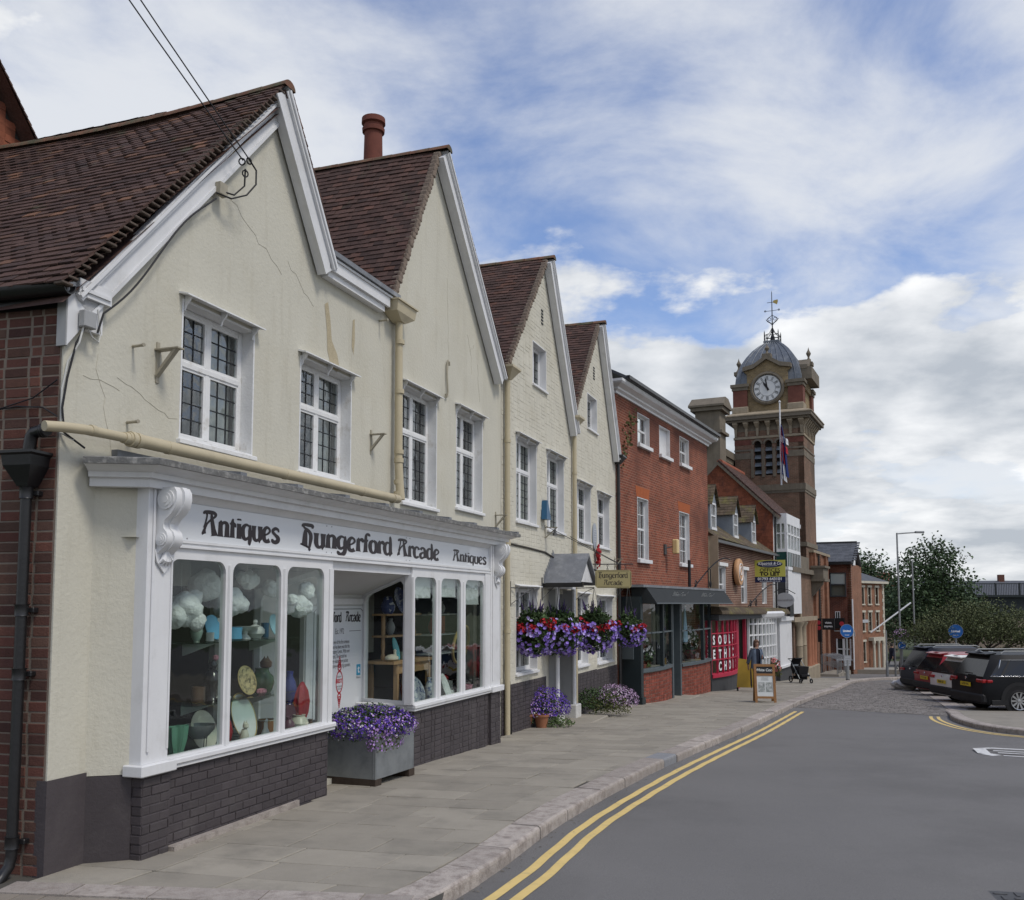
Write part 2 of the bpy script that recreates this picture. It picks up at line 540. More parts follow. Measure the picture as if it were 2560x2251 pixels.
# dense polyline of the kerb front edge
def resample(pts,step):
    out=[Vector(pts[0])];acc=0
    # catmull-rom first
    P=[Vector(p)for p in pts];D=[]
    for i in range(len(P)-1):
        p0=P[max(i-1,0)];p1=P[i];p2=P[i+1];p3=P[min(i+2,len(P)-1)]
        for k in range(24):
            t=k/24
            D.append(.5*((2*p1)+(p2-p0)*t+(2*p0-5*p1+4*p2-p3)*t*t+(3*p1-p0-3*p2+p3)*t**3))
    D.append(P[-1])
    for a,b in zip(D,D[1:]):
        L=(b-a).length
        if L<1e-9:continue
        while acc+L>=step:
            t=(step-acc)/L;a=a.lerp(b,t);out.append(a.copy());L=(b-a).length;acc=0
        acc+=L
    return out
KD=resample(KERB,0.1)
def koff(i,d):
    """point i of the kerb line moved d towards the building (left of travel)"""
    a=KD[max(i-3,0)];b=KD[min(i+3,len(KD)-1)]
    t=(b-a).normalized()
    return KD[i]+Vector((-t.y,t.x))*d

# kerb: separate granite stones
kerb=bpy.data.objects.new('kerb',None);COL.objects.link(kerb);kerb['kind']='structure'
rk=random.Random(3)
i=0;n=0
while i<len(KD)-12:
    L=rk.choice([8,9,10,11,12,9,7])
    if KD[i].y>30:L=12
    j=min(i+L,len(KD)-1)
    mb=MB();rings=[]
    lift=rk.uniform(-.006,.006);inn=rk.uniform(-.006,.006);wd_=.30+rk.uniform(-.012,.02)
    idx=[i,(i+j)//2,j]
    for q,ii in enumerate(idx):
        a=koff(ii,inn);b=koff(ii,wd_)
        t=(KD[min(ii+3,len(KD)-1)]-KD[max(ii-3,0)]).normalized()
        gap=.007 if q==0 else(-.007 if q==2 else 0)
        a=a+t*gap;b=b+t*gap
        a2=a.lerp(b,.09);a3=a.lerp(b,.02)
        z=gz(a.y)+lift;zr=zroad(a.x,a.y)-.06
        rings.append([(a.x,a.y,zr),(a.x,a.y,z-.035),(a3.x,a3.y,z-.014),(a2.x,a2.y,z),(b.x,b.y,z+.002),(b.x,b.y,z-.16)])
    m=6
    for rg in rings:mb.v+=rg
    for q in range(2):
        for k in range(m):mb.f.append((q*m+k,q*m+(k+1)%m,(q+1)*m+(k+1)%m,(q+1)*m+k))
    mb.f.append(tuple(range(m-1,-1,-1)));mb.f.append(tuple(2*m+k for k in range(m)))
    # the odd darker replacement stone
    mb.build('kerb_stone','granite_dark' if n==9 else 'granite',kerb)
    i=j;n+=1

# double yellow lines
ym=bpy.data.objects.new('double_yellow_line',None);COL.objects.link(ym);ym['kind']='structure'
for off in(-.235,-.415):
    mb=MB();m=0
    for ii in range(0,len(KD)):
        if KD[ii].y>25.15 or KD[ii].y<5.6:continue
        wob=.004*math.sin(ii*.7+off*30)
        for q in(-.043,.043):
            p=koff(ii,off+q+wob)
            mb.v.append((p.x,p.y,zroad(p.x,p.y)+.005))
        m+=1
    for q in range(m-1):mb.f.append((2*q,2*q+1,2*q+3,2*q+2))
    mb.build('line','yellow_paint',ym)
ym=bpy.data.objects.new('double_yellow_line',None);COL.objects.link(ym);ym['kind']='structure'
RK=[(12.4,27.2),(11.9,26.4),(11.2,24.6),(10.57,23.07),(10.2,21.6),(10.12,20.4),(10.45,19.3),(11.3,18.6),(12.6,18.2),(14.5,17.9),(20,17.5)]
RD=resample(RK,.1)
def roff(i,d):
    a=RD[max(i-3,0)];b=RD[min(i+3,len(RD)-1)]
    t=(b-a).normalized()
    return RD[i]+Vector((-t.y,t.x))*d
for off in(-.26,-.43):
    mb=MB();m=0
    for ii in range(len(RD)):
        if RD[ii].y>24.0:continue
        for q in(-.04,.04):
            p=roff(ii,off+q);mb.v.append((p.x,p.y,zroad(p.x,p.y)+.005))
        m+=1
    for q in range(m-1):mb.f.append((2*q,2*q+1,2*q+3,2*q+2))
    mb.build('line','yellow_paint',ym)

# right-hand pavement corner with its kerb stones
ap=bpy.data.objects.new('corner_pavement',None);COL.objects.link(ap);ap['kind']='structure'
i=0;n=0
while i<len(RD)-6:
    j=min(i+rk.choice([8,9,10]),len(RD)-1)
    mb=MB();m=6
    for q,ii in enumerate((i,(i+j)//2,j)):
        a=roff(ii,0);b=roff(ii,.28)
        t=(RD[min(ii+3,len(RD)-1)]-RD[max(ii-3,0)]).normalized()
        gap=.008 if q==0 else(-.008 if q==2 else 0)
        a=a+t*gap;b=b+t*gap;a2=a.lerp(b,.1)
        h=.10*min(1,max(0,(26.6-a.y)/3.0))
        zr=zroad(a.x,a.y);z=zr+h+.012
        mb.v+=[(a.x,a.y,zr-.06),(a.x,a.y,z-.02),(a2.x,a2.y,z),(b.x,b.y,z),(b.x,b.y,z-.1),(b.x,b.y,zr-.06)]
    for q in range(2):
        for k in range(m):mb.f.append((q*m+k,q*m+(k+1)%m,(q+1)*m+(k+1)%m,(q+1)*m+k))
    mb.f.append(tuple(range(m-1,-1,-1)));mb.f.append(tuple(2*m+k for k in range(m)))
    mb.build('kerb_stone','granite',ap)
    i=j
mb=MB();prev=None
for ii in range(0,len(RD),2):
    p=roff(ii,.29)
    h=.10*min(1,max(0,(26.6-p.y)/3.0))
    row=[]
    for q in range(7):
        x=lerp(p.x,26,q/6);y=p.y if p.y>19.3 else lerp(p.y,19.3+(p.y-17.5)*.4,min(1,q/1.5))
        y=lerp(p.y,19.0+(27.2-19.0)*(len(RD)-ii)/len(RD),min(1,q/2))
        hh=.10*min(1,max(0,(26.6-y)/3.0))
        row.append((x,y,zroad(x,y)+hh+.008))
    o_=len(mb.v);mb.v+=row
    if prev is not None:
        for q in range(6):mb.f.append((prev+q,prev+q+1,o_+q+1,o_+q))
    prev=o_
mb.build('paving','slab',ap)

# ------------------------------------------------------------------ pavement slabs
FACE=[FM.w(-.15),FM.w(19.45),FR.w(0.6),FR.w(40)]
def facade_pt(s):
    P=[Vector(p[:2])for p in FACE]
    for a,b in zip(P,P[1:]):
        L=(b-a).length
        if s<=L:return a+(b-a)*(s/L),(b-a).normalized()
        s-=L
    return P[-1],(P[-1]-P[-2]).normalized()
def kerb_hit(p,d):
    """kerb back-edge point in direction d from p"""
    best=None
    for ii in range(0,len(KD)-1):
        a=koff(ii,.31);b=koff(ii+1,.31)
        e=b-a;den=d.x*e.y-d.y*e.x
        if abs(den)<1e-9:continue
        t=((a.x-p.x)*e.y-(a.y-p.y)*e.x)/den
        s=((a.x-p.x)*d.y-(a.y-p.y)*d.x)/den
        if t>0 and-0.01<=s<=1.01 and(best is None or t<best):best=t
    return p+d*(best if best else 4.0)
def station(s):
    f,t=facade_pt(s)
    d=Vector((t.y,-t.x));a=R_(6)
    d=Vector((d.x*math.cos(a)-d.y*math.sin(a),d.x*math.sin(a)+d.y*math.cos(a)))
    return f,kerb_hit(f,d)
pave=bpy.data.objects.new('pavement',None);COL.objects.link(pave);pave['kind']='structure'
rp=random.Random(11)
base=MB();far=MB();slabs=[]
s=0.0;stn=[]
while s<46:
    stn.append((s,*station(s)));s+=rp.choice([.46,.50,.53,.48])if s<34 else .9
for q,((sa,fa,ka),(sb,fb,kb))in enumerate(zip(stn,stn[1:])):
    wid=(ka-fa).length
    # bed under the slabs
    m=8
    for r in range(m):
        cs=[]
        for(f,k)in((fa,ka),(fb,kb)):
            for t in(r/m,(r+1)/m):
                p=f.lerp(k,t);cs.append((p.x,p.y,gz(p.y)-.012))
        base.quad(cs[0],cs[1],cs[3],cs[2])
    t=-rp.uniform(0,.6)
    while t<wid:
        L=rp.choice([.6,.75,.9,.68])if sa<34 else 1.2
        t0=max(0,t);t1=min(wid,t+L)
        if t1-t0>.08:
            g=.0045
            P=[fa.lerp(ka,t0/wid),fa.lerp(ka,t1/wid),fb.lerp(kb,t1/wid),fb.lerp(kb,t0/wid)]
            c=(P[0]+P[1]+P[2]+P[3])/4
            P=[p+(c-p).normalized()*g*1.5 for p in P]
            dz=rp.uniform(-.003,.003);tl=rp.uniform(-.004,.004)
            top=[(p.x,p.y,gz(p.y)+dz+tl*(1 if k in(0,3)else-1))for k,p in enumerate(P)]
            in2=[(lerp(p[0],c.x,.012),lerp(p[1],c.y,.012),p[2])for p in top]
            low=[(p[0],p[1],p[2]-.006)for p in top]
            bot=[(p[0],p[1],p[2]-.03)for p in top]
            du=(c-Vector(FS.w(0)[:2])).dot(FS.d);dn=(c-Vector(FS.w(0)[:2])).dot(FS.n)
            hidden=(-.2<du<8.6 and dn<-.15 and not(3.1<du<5.2))
            slabs.append((c.length,hidden,in2,low,bot))
        t+=L
base.build('mortar_bed','mortar_dark',pave)
vis=sorted([x for x in slabs if not x[1]],key=lambda x:x[0])
def slab_mb(mb,x):
    o_=len(mb.v);mb.v+=x[2]+x[3]+x[4]
    mb.f.append((o_,o_+1,o_+2,o_+3))
    for a in(0,4):
        for k in range(4):mb.f.append((o_+a+k,o_+a+4+k,o_+a+4+(k+1)%4,o_+a+(k+1)%4))
for x in vis[:300]:
    mb=MB();slab_mb(mb,x);mb.build('paving_slab','slab',pave)
for x in vis[300:]:slab_mb(far,x)
if far.v:far.build('paving_slabs_beyond','slab',pave,kind='stuff')

# flush granite strip and block pavers of the side entry
strip=bpy.data.objects.new('entry_threshold',None);COL.objects.link(strip);strip['kind']='structure'
a=Vector((-3.75,7.36));b=Vector((-.70,7.02));L=(b-a).length;d=(b-a).normalized();nn=Vector((d.y,-d.x))
t=0
while t<L-.05:
    l=min(rk.uniform(.55,.95),L-t)
    mb=MB();P=[a+d*(t+.006),a+d*(t+l-.006),a+d*(t+l-.006)+nn*.27,a+d*(t+.006)+nn*.27]
    mb.prism([(p.x,p.y,-.1)for p in P],(0,0,.1+.006+rk.uniform(-.002,.003)))
    mb.build('granite_block','granite',strip);t+=l
entry=bpy.data.objects.new('side_entry_paving',None);COL.objects.link(entry);entry['kind']='structure'
mb=MB();mb.quad((-9,4.0,-.02),(-.5,4.0,-.02),(-.5,7.6,-.02),(-9,7.6,-.02));
mb.build('sand_bed','mortar_dark',entry)
row=0;cnt=0
while row<12:
    o0=.275+row*.152
    t=-1.2-(row%2)*.14+rk.uniform(-.05,.05)
    while t<3.4:
        l=rk.choice([.2,.24,.30,.26])
        P=[a+d*(t+.004)+nn*(o0+.004),a+d*(t+l-.004)+nn*(o0+.004),a+d*(t+l-.004)+nn*(o0+.148),a+d*(t+.004)+nn*(o0+.148)]
        cx=sum(p.x for p in P)/4;cy=sum(p.y for p in P)/4
        ok=True
        # stop at the kerb line
        if cx>interp(cy,[(5.4,-1.75),(6.05,-1.5),(6.55,-1.15),(6.95,-.95),(7.32,-.85)]):ok=False
        if cy<5.9:ok=False
        if ok:
            mb=MB();z=rk.uniform(-.004,.004)
            top=[(lerp(p.x,cx,.03),lerp(p.y,cy,.05),z)for p in P];low=[(p.x,p.y,z-.006)for p in P];bot=[(p.x,p.y,-.06)for p in P]
            slab_mb(mb,(0,0,top,low,bot));mb.build('block_paver','paver',entry);cnt+=1
        t+=l
    row+=1

# setts beyond the asphalt, one by one small stones in a single sheet of real relief
setts=bpy.data.objects.new('sett_paving',None);COL.objects.link(setts);setts['kind']='structure'
mb=MB();bed=MB();rs=random.Random(5)
sd=Vector((math.sin(R_(24)),math.cos(R_(24))));sn=Vector((sd.y,-sd.x))
o0=Vector((6.9,25.2))
def sett_ok(x,y):
    if x<kx(y)+.05 and y<48:return False
    edge=lerp(25.9,24.2,(x-8.6)/2.4)
    if y<edge:return False
    if x>11.4+(y-24.6)*.352:return False
    return y<47.5
for r in range(0,230):
    rowd=r*.108
    t=-3+rs.uniform(0,.2)
    while t<15:
        l=rs.uniform(.16,.26)
        c=o0+sd*rowd+sn*(t+l/2)
        if sett_ok(c.x,c.y)and c.y<50:
            z=zroad(c.x,c.y)+.012+rs.uniform(-.004,.004)
            P=[o0+sd*(rowd+.006)+sn*(t+.006),o0+sd*(rowd+.006)+sn*(t+l-.006),o0+sd*(rowd+.102)+sn*(t+l-.006),o0+sd*(rowd+.102)+sn*(t+.006)]
            q=[c+(p-c)*.84 for p in P]
            o_=len(mb.v)
            sl_=(zroad(c.x,c.y+.5)-zroad(c.x,c.y-.5))
            mb.v+=[(p.x,p.y,z+sl_*(p.y-c.y))for p in q]+[(p.x,p.y,z-.016+sl_*(p.y-c.y))for p in P]
            mb.f.append((o_,o_+1,o_+2,o_+3))
            for k in range(4):mb.f.append((o_+k,o_+4+k,o_+4+(k+1)%4,o_+(k+1)%4))
        t+=l
mb.build('setts','setts',setts,kind='stuff')
# parking setts to the right, beyond a flush stone strip
mb=MB()
for r in range(0,150):
    y=24.7+r*.13
    x=11.95+(y-24.6)*.352;t=0
    while x+t<22 and t<5.5:
        l=rs.uniform(.17,.27)
        c=Vector((x+t+l/2,y+.06));z=zroad(c.x,c.y)+.012+rs.uniform(-.004,.004)
        P=[Vector((x+t+.006,y+.006)),Vector((x+t+l-.006,y+.006)),Vector((x+t+l-.006,y+.124)),Vector((x+t+.006,y+.124))]
        q=[c+(p-c)*.84 for p in P]
        o_=len(mb.v)
        mb.v+=[(p.x,p.y,z)for p in q]+[(p.x,p.y,z-.02)for p in P]
        mb.f.append((o_,o_+1,o_+2,o_+3))
        for k in range(4):mb.f.append((o_+k,o_+4+k,o_+4+(k+1)%4,o_+(k+1)%4))
        t+=l
mb.build('parking_setts','setts',setts,kind='stuff')
y=24.75
while y<46:
    l=rs.uniform(.8,1.1);mb=MB()
    x0=11.42+(y-24.6)*.352;x1=11.42+(y+l-.02-24.6)*.352
    mb.prism([(x0,y,zroad(x0,y)-.05),(x0+.5,y,zroad(x0,y)-.05),(x1+.5,y+l-.02,zroad(x1,y+l)-.05),(x1,y+l-.02,zroad(x1,y+l)-.05)],(0,0,.07))
    mb.build('channel_stone','granite',setts);y+=l

# manhole cover, painted road letters, litter in the gutter
mh=thing('manhole_cover','cast iron access cover set in the asphalt at the bottom right','manhole cover',(4.15,7.35,zroad(4.1,7.4)),R_(-12))
MB().box(-.46,.46,-.38,.38,-.02,.006).build('frame','iron',mh)
mb=MB()
for i in range(7):
    for j in range(6):
        x=-.40+i*.123;y=-.33+j*.118
        if(i+j)%2:mb.bbox(x,x+.10,y+.03,y+.06,.006,.013,.003)
        else:mb.bbox(x+.035,x+.065,y,y+.095,.006,.013,.003)
mb.build('tread','iron',mh)
sw=thing('road_marking','white painted letters on the asphalt at the right edge','road marking',(8.6,15.9,zroad(8.6,15.9)+.005),R_(-21))
mb=MB()
def road_stroke(pts,w):
    for a,b in zip(pts,pts[1:]):
        a=Vector(a);b=Vector(b);t=(b-a).normalized();n_=Vector((-t.y,t.x))*w/2
        mb.quad(*[(p.x,p.y,0)for p in(a-n_,b-n_,b+n_,a+n_)])
for y0 in(-.62,-.46):road_stroke([(-.55,y0),(3.2,y0-.0)],.07)
road_stroke([(-.75,.55),(-.55,.68),(1.2,.62),(1.5,.5)],.10);road_stroke([(-.75,.55),(-.72,-.05),(-.55,-.22)],.2)
road_stroke([(-.55,.36),(1.15,.30)],.07);road_stroke([(-.5,.12),(1.6,.05)],.07);road_stroke([(-.45,-.2),(1.9,-.28)],.07)
road_stroke([(1.5,.5),(3.2,.42)],.09);road_stroke([(1.55,.2),(2.0,.15)],.17);road_stroke([(1.85,-.12),(2.3,-.15)],.15)
for i,v_ in enumerate(mb.v):mb.v[i]=(v_[0],v_[1],(i//4)*.0006)
mb.build('paint','white_road_paint',sw)
mb=MB();rl=random.Random(8)
for i in range(260):
    ii=rl.randrange(10,200);p=koff(ii,-abs(rl.gauss(.06,.07))-.015)
    z=zroad(p.x,p.y)+.004;a=rl.uniform(0,PI);s_=rl.uniform(.004,.02)
    dx,dy=math.cos(a)*s_,math.sin(a)*s_
    mb.v+=[(p.x-dx,p.y-dy,z),(p.x+dy*.4,p.y-dx*.4,z+.006),(p.x+dx,p.y+dy,z+.002),(p.x-dy*.4,p.y+dx*.4,z+.004)]
    o_=len(mb.v)-4;mb.f.append((o_,o_+1,o_+2,o_+3))
o=mb.build('gutter_litter','gutter_dirt',kind='stuff');tag(o,'dry leaf crumbs and grit scattered along the kerb gutter','litter')

# ------------------------------------------------------------------ building palette
mat('render_cream',(.55,.53,.445),.9,.07,.8,.35,22,col2=(.50,.47,.37),c2lo=.52,c2hi=.78,c2scale=.55,streak=((.37,.34,.26),.55),fine=.05)
mat('painted_brick_cream',(.58,.555,.465),.85,.08,1.2,.25,30,col2=(.51,.48,.385),c2lo=.52,c2hi=.75,c2scale=.7,streak=((.40,.37,.29),.4),rnd=.03)
mat('white_paint',(.68,.685,.69),.45,.06,2.0,.05,30,col2=(.54,.54,.53),c2lo=.54,c2hi=.8,c2scale=2.6,spec=.4,streak=((.50,.49,.47),.3))
mat('white_weathered',(.72,.725,.72),.6,.09,5,.25,40,col2=(.46,.44,.40),c2lo=.56,c2hi=.74,c2scale=5)
mat('plinth_paint',(.062,.053,.056),.6,.14,3,.25,30,rnd=.12,col2=(.085,.075,.075),c2lo=.5,c2hi=.75,c2scale=2.5)
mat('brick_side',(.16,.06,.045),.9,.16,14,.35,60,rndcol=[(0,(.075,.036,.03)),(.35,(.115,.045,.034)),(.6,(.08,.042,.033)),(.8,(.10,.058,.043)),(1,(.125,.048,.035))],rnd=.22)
mat('mortar',(.19,.155,.125),.95,.15,8,.3,60)
mat('roof_tile',(.085,.05,.04),.88,.22,9,.4,40,rndcol=[(0,(.060,.038,.033)),(.3,(.085,.048,.038)),(.6,(.070,.042,.036)),(.86,(.095,.055,.042)),(.95,(.16,.082,.05)),(1,(.07,.045,.04))],rnd=.22,col2=(.085,.085,.05),c2lo=.60,c2hi=.74,c2scale=2.6)
mat('roof_tile_dark',(.07,.045,.038),.88,.22,9,.4,40,rndcol=[(0,(.058,.036,.03)),(.5,(.078,.046,.037)),(.9,(.09,.05,.04)),(1,(.12,.06,.042))],rnd=.22,col2=(.09,.088,.055),c2lo=.6,c2hi=.76,c2scale=2.2)
mat('ridge_tile',(.17,.085,.055),.9,.25,5,.4,40,col2=(.10,.095,.06),c2lo=.42,c2hi=.62,c2scale=4,rnd=.15)
mat('verge_mortar',(.21,.165,.13),.95,.3,14,.6,50)
mat('verge_tile',(.11,.085,.068),.95,.35,14,.6,50)
mat('grey_paint',(.33,.335,.335),.6,.08,4,.05,30)
mat('lead',(.19,.20,.215),.55,.18,5,.2,20,col2=(.30,.31,.32),c2lo=.5,c2hi=.7,c2scale=3,metal=.2)
mat('lead_mossy',(.15,.15,.145),.8,.3,9,.5,40,col2=(.27,.265,.25),c2lo=.5,c2hi=.62,c2scale=14)
mat('leading',(.025,.027,.03),.6,.1)
mat('pipe_beige',(.47,.41,.28),.5,.08,3,.04,20,col2=(.38,.33,.23),c2lo=.55,c2hi=.8,c2scale=2)
mat('pipe_black',(.012,.012,.013),.35,.2,6,.1,30,spec=.5)
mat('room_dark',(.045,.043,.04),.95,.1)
mat('room_mid',(.20,.19,.16),.95,.1)
mat('shop_ceiling',(.42,.42,.37),.95,.06)
mat('curtain',(.50,.49,.46),.95,.08,6)
mat('cable',(.02,.02,.022),.6,.1)
mat('cable_white',(.55,.55,.52),.6,.1)
mat('lettering',(.02,.012,.016),.35,.05)
mat('sign_white',(.65,.67,.69),.28,.03,1.5,spec=.5)
mat('terracotta',(.15,.05,.035),.85,.2,5,.2,40)
glass_mat('glass',ior=1.50,wob=.03)
glass_mat('glass_old',ior=2.0,wob=.25,tint=(.86,.9,.9))

def tile_roof(parent,P0,P1,v0,v1,m,gauge=.1,tw=.165,th=.014,n_parts=0,seed=1,sag=.0,keep=None,cam_local=None,lenf=1.75,name='tile',jit=1.0):
    rr=random.Random(seed)
    s=Vector((P1[0]-P0[0],0,P1[1]-P0[1]));L=s.length;s.normalize()
    nrm=Vector((-s.z,0,s.x))
    if nrm.z<0:nrm=-nrm
    V=Vector((0,1,0))
    n=int(L/gauge);T=[]
    for k in range(n+1):
        t=k*gauge
        j=0
        while True:
            v=v0+(j-(.5 if k%2 else 0))*tw
            if v>v1:break
            j+=1
            va=max(v,v0);vb=min(v+tw,v1)
            if vb-va<.03:continue
            if keep and not keep((va+vb)/2,t/L):continue
            ln=min(gauge*lenf,L+.03-t)
            if ln<.03:continue
            vm=(va+vb)/2
            sg=-sag*math.sin(PI*min(1,max(0,(vm-v0)/(v1-v0))))*(t/L)+.012*math.sin(vm*2.1+t*1.7)*jit
            c=Vector((P0[0],0,P0[1]))+s*(t+ln/2+rr.uniform(-.006,.006)*jit)+V*vm+nrm*(.012+sg+rr.uniform(0,.006)*jit)
            tilt=math.atan2(th*1.2,gauge*1.3)+rr.uniform(-.02,.03)*jit
            sy=(s*math.cos(tilt)-nrm*math.sin(tilt));sz=(nrm*math.cos(tilt)+s*math.sin(tilt))
            roll=rr.uniform(-.035,.035)*jit
            X=V*math.cos(roll)+sy*math.sin(roll);Y=sy*math.cos(roll)-V*math.sin(roll)
            M=Matrix(((*(X*(vb-va-.003)),0),(*(Y*ln),0),(*(sz*th),0),(0,0,0,1))).transposed()
            M.translation=c
            T.append(((c-cam_local).length if cam_local else k,M))
    T.sort(key=lambda x:x[0])
    ub=unit_box(name,m)
    for _,M in T[:n_parts]:
        o=bpy.data.objects.new(name,ub);COL.objects.link(o);o.parent=parent;o.matrix_basis=M
    mb=MB();cube=MB().box(-.5,.5,-.5,.5,-.5,.5)
    for _,M in T[n_parts:]:mb.add([M@Vector(p)for p in cube.v],cube.f[1:])
    if mb.v:mb.build('tiles_beyond' if n_parts else 'tiles',m,parent,kind='stuff')
    # boarding under the tiles
    a=Vector((P0[0],v0,P0[1]))-nrm*(.03);b=Vector((P1[0],v0,P1[1]))-nrm*(.03+sag)
    if keep is None:
        mb=MB();mb.quad(a,b,b+V*(v1-v0),a+V*(v1-v0));mb.build('roof_boarding','roof_tile_dark',parent)
def bricks(parent,mapf,outline,holes,m,course=.075,L=.215,joint=.01,depth=.012,bond='flemish',n_parts=300,near=None,seed=2,z0=None,u0=None,name='brick',jit=.002,stuffname='bricks_beyond'):
    """bricks standing proud of their mortar; mapf(u, out, z) -> point"""
    rr=random.Random(seed)
    us=[p[0]for p in outline];zs=[p[1]for p in outline]
    z=min(zs)if z0 is None else z0
    T=[];row=0
    while z<max(zs):
        u=(min(us)if u0 is None else u0)-(L*.5 if row%2 else 0)-(rr.uniform(0,.02))
        h=(L-joint)/2;k=row%2
        while u<max(us):
            l=L
            if bond=='flemish':
                l=h if k%2 else L
                k+=1
            a,b=u,u+l
            a=max(a,min(us));b=min(b,max(us))
            c=((a+b)/2,z+course/2)
            if b-a>.02 and in_poly(c,outline)and in_poly((c[0],z+.012),outline)and in_poly((c[0],min(z+course-joint,max(zs)-.001)),outline)and not any(in_poly(c,hh)or in_poly((a+.004,c[1]),hh)or in_poly((b-.004,c[1]),hh)for hh in holes):
                T.append((a,b-joint,z,min(z+course-joint,max(zs)),depth+rr.uniform(-jit,jit)))
            u+=l+(joint if bond=='flemish' else 0)
        z+=course;row+=1
    if near:T.sort(key=lambda t:(Vector(mapf((t[0]+t[1])/2,0,t[2]))-near).length)
    def emit(mb,t):
        a,b,c,d,o=t;e=.004
        P=[mapf(a,-.004,c),mapf(b,-.004,c),mapf(b,-.004,d),mapf(a,-.004,d),mapf(a+e,o,c+e),mapf(b-e,o,c+e),mapf(b-e,o,d-e),mapf(a+e,o,d-e)]
        P+=[mapf(a,o-e,c),mapf(b,o-e,c),mapf(b,o-e,d),mapf(a,o-e,d)]
        mb.add(P,[(4,5,6,7),(8,9,5,4),(9,10,6,5),(10,11,7,6),(11,8,4,7),(0,1,9,8),(1,2,10,9),(2,3,11,10),(3,0,8,11)])
    for t in T[:n_parts]:
        mb=MB();emit(mb,t);mb.build(name,m,parent)
    if len(T)>n_parts:
        mb=MB()
        for t in T[n_parts:]:emit(mb,t)
        mb.build(stuffname,m,parent,kind='stuff')
    return len(T)

def casement(bld,u0,u1,z0,z1,rec=.14,transom=None,cols=3,rt=3,rb=4,hood=True,curtain=None,sill=.05,gm='glass_old',lights=2,paint='white_weathered',room='room_dark',lead=True):
    f=MB()
    # lining boards of the opening
    f.box(u0,u0+.022,-.004,rec+.06,z0,z1);f.box(u1-.022,u1,-.004,rec+.06,z0,z1);f.box(u0+.022,u1-.022,-.003,rec+.06,z1-.022,z1)
    f.box(u0+.022,u1-.022,-.003,rec+.06,z0,z0+.022)
    # frame, mullion, transom
    a,b,c,d=u0+.022,u1-.022,z0+.022,z1-.022
    fw=.05
    f.bbox(a,a+fw,rec,rec+.06,c,d);f.bbox(b-fw,b,rec,rec+.06,c,d);f.bbox(a+fw,b-fw,rec+.002,rec+.06,d-fw,d);f.bbox(a+fw,b-fw,rec+.002,rec+.06,c,c+fw)
    us=[a+fw+(b-a-2*fw)*i/lights for i in range(lights+1)]
    for u in us[1:-1]:f.bbox(u-.03,u+.03,rec+.001,rec+.06,c+fw,d-fw)
    zs=[(c+fw,d-fw,rb)]
    if transom:
        f.bbox(a+fw,b-fw,rec-.006,rec+.058,transom-.03,transom+.03);zs=[(c+fw,transom-.03,rb),(transom+.03,d-fw,rt)]
    if sill:f.bbox(u0-.03,u1+.03,-sill,.03,z0-.05,z0-.001)
    win=f.build('window',paint,bld)
    led=MB()
    for i in range(lights):
        ua=us[i]+(.03 if i else 0);ub=us[i+1]-(.03 if i<lights-1 else 0)
        for za,zb,rows in zs:
            # casement stiles
            s=MB()
            for bx in((ua,ua+.024,za,zb),(ub-.024,ub,za,zb),(ua+.024,ub-.024,za,za+.024),(ua+.024,ub-.024,zb-.024,zb)):
                s.box(bx[0],bx[1],rec+.006,rec+.045,bx[2],bx[3])
            s.build('casement',paint,win)
            p=MB();p.box(ua+.022,ub-.022,rec+.028,rec+.032,za+.022,zb-.022);p.build('pane',gm,win)
            if lead:
                for k in range(1,cols):
                    u=lerp(ua+.024,ub-.024,k/cols);led.box(u-.0045,u+.0045,rec+.022,rec+.036,za+.022,zb-.022)
                for k in range(1,rows):
                    z=lerp(za+.024,zb-.024,k/rows);led.box(ua+.022,ub-.022,rec+.021,rec+.037,z-.0045,z+.0045)
    if lead:led.build('leading','leading',win)
    if hood:
        h=MB()
        h.prism([(u0-.05,-.11,z1+.012),(u0-.05,-.11,z1+.026),(u0-.05,.0,z1+.055),(u0-.05,.0,z1+.035)],(u1-u0+.1,0,0))
        for u in((u0+.03),(u0+u1)/2,u1-.05):
            h.prism([(u,-.08,z1+.02),(u,-.06,z1-.02),(u,-.02,z1-.06),(u,-.003,z1-.11),(u,-.003,z1+.03)],(.022,0,0))
        h.build('hood',paint,win)
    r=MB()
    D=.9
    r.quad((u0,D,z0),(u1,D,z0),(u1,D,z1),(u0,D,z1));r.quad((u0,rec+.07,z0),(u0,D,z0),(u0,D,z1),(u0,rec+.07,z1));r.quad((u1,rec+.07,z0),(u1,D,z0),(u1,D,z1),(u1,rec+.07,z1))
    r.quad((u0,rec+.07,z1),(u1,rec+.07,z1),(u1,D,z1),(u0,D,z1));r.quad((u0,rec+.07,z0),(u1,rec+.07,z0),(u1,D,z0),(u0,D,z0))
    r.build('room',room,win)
    if curtain:
        for(p,q)in curtain:
            k=MB();n=24
            ua=lerp(u0+.06,u1-.06,p);ub=lerp(u0+.06,u1-.06,q)
            for i in range(n+1):
                u=lerp(ua,ub,i/n);v=rec+.12+.018*math.sin(i*1.9)
                k.v+=[(u,v,z0+.04),(u,v,z1-.04)]
            for i in range(n):k.f.append((2*i,2*i+2,2*i+3,2*i+1))
            k.build('curtain','curtain',win,smooth=True)
    return win

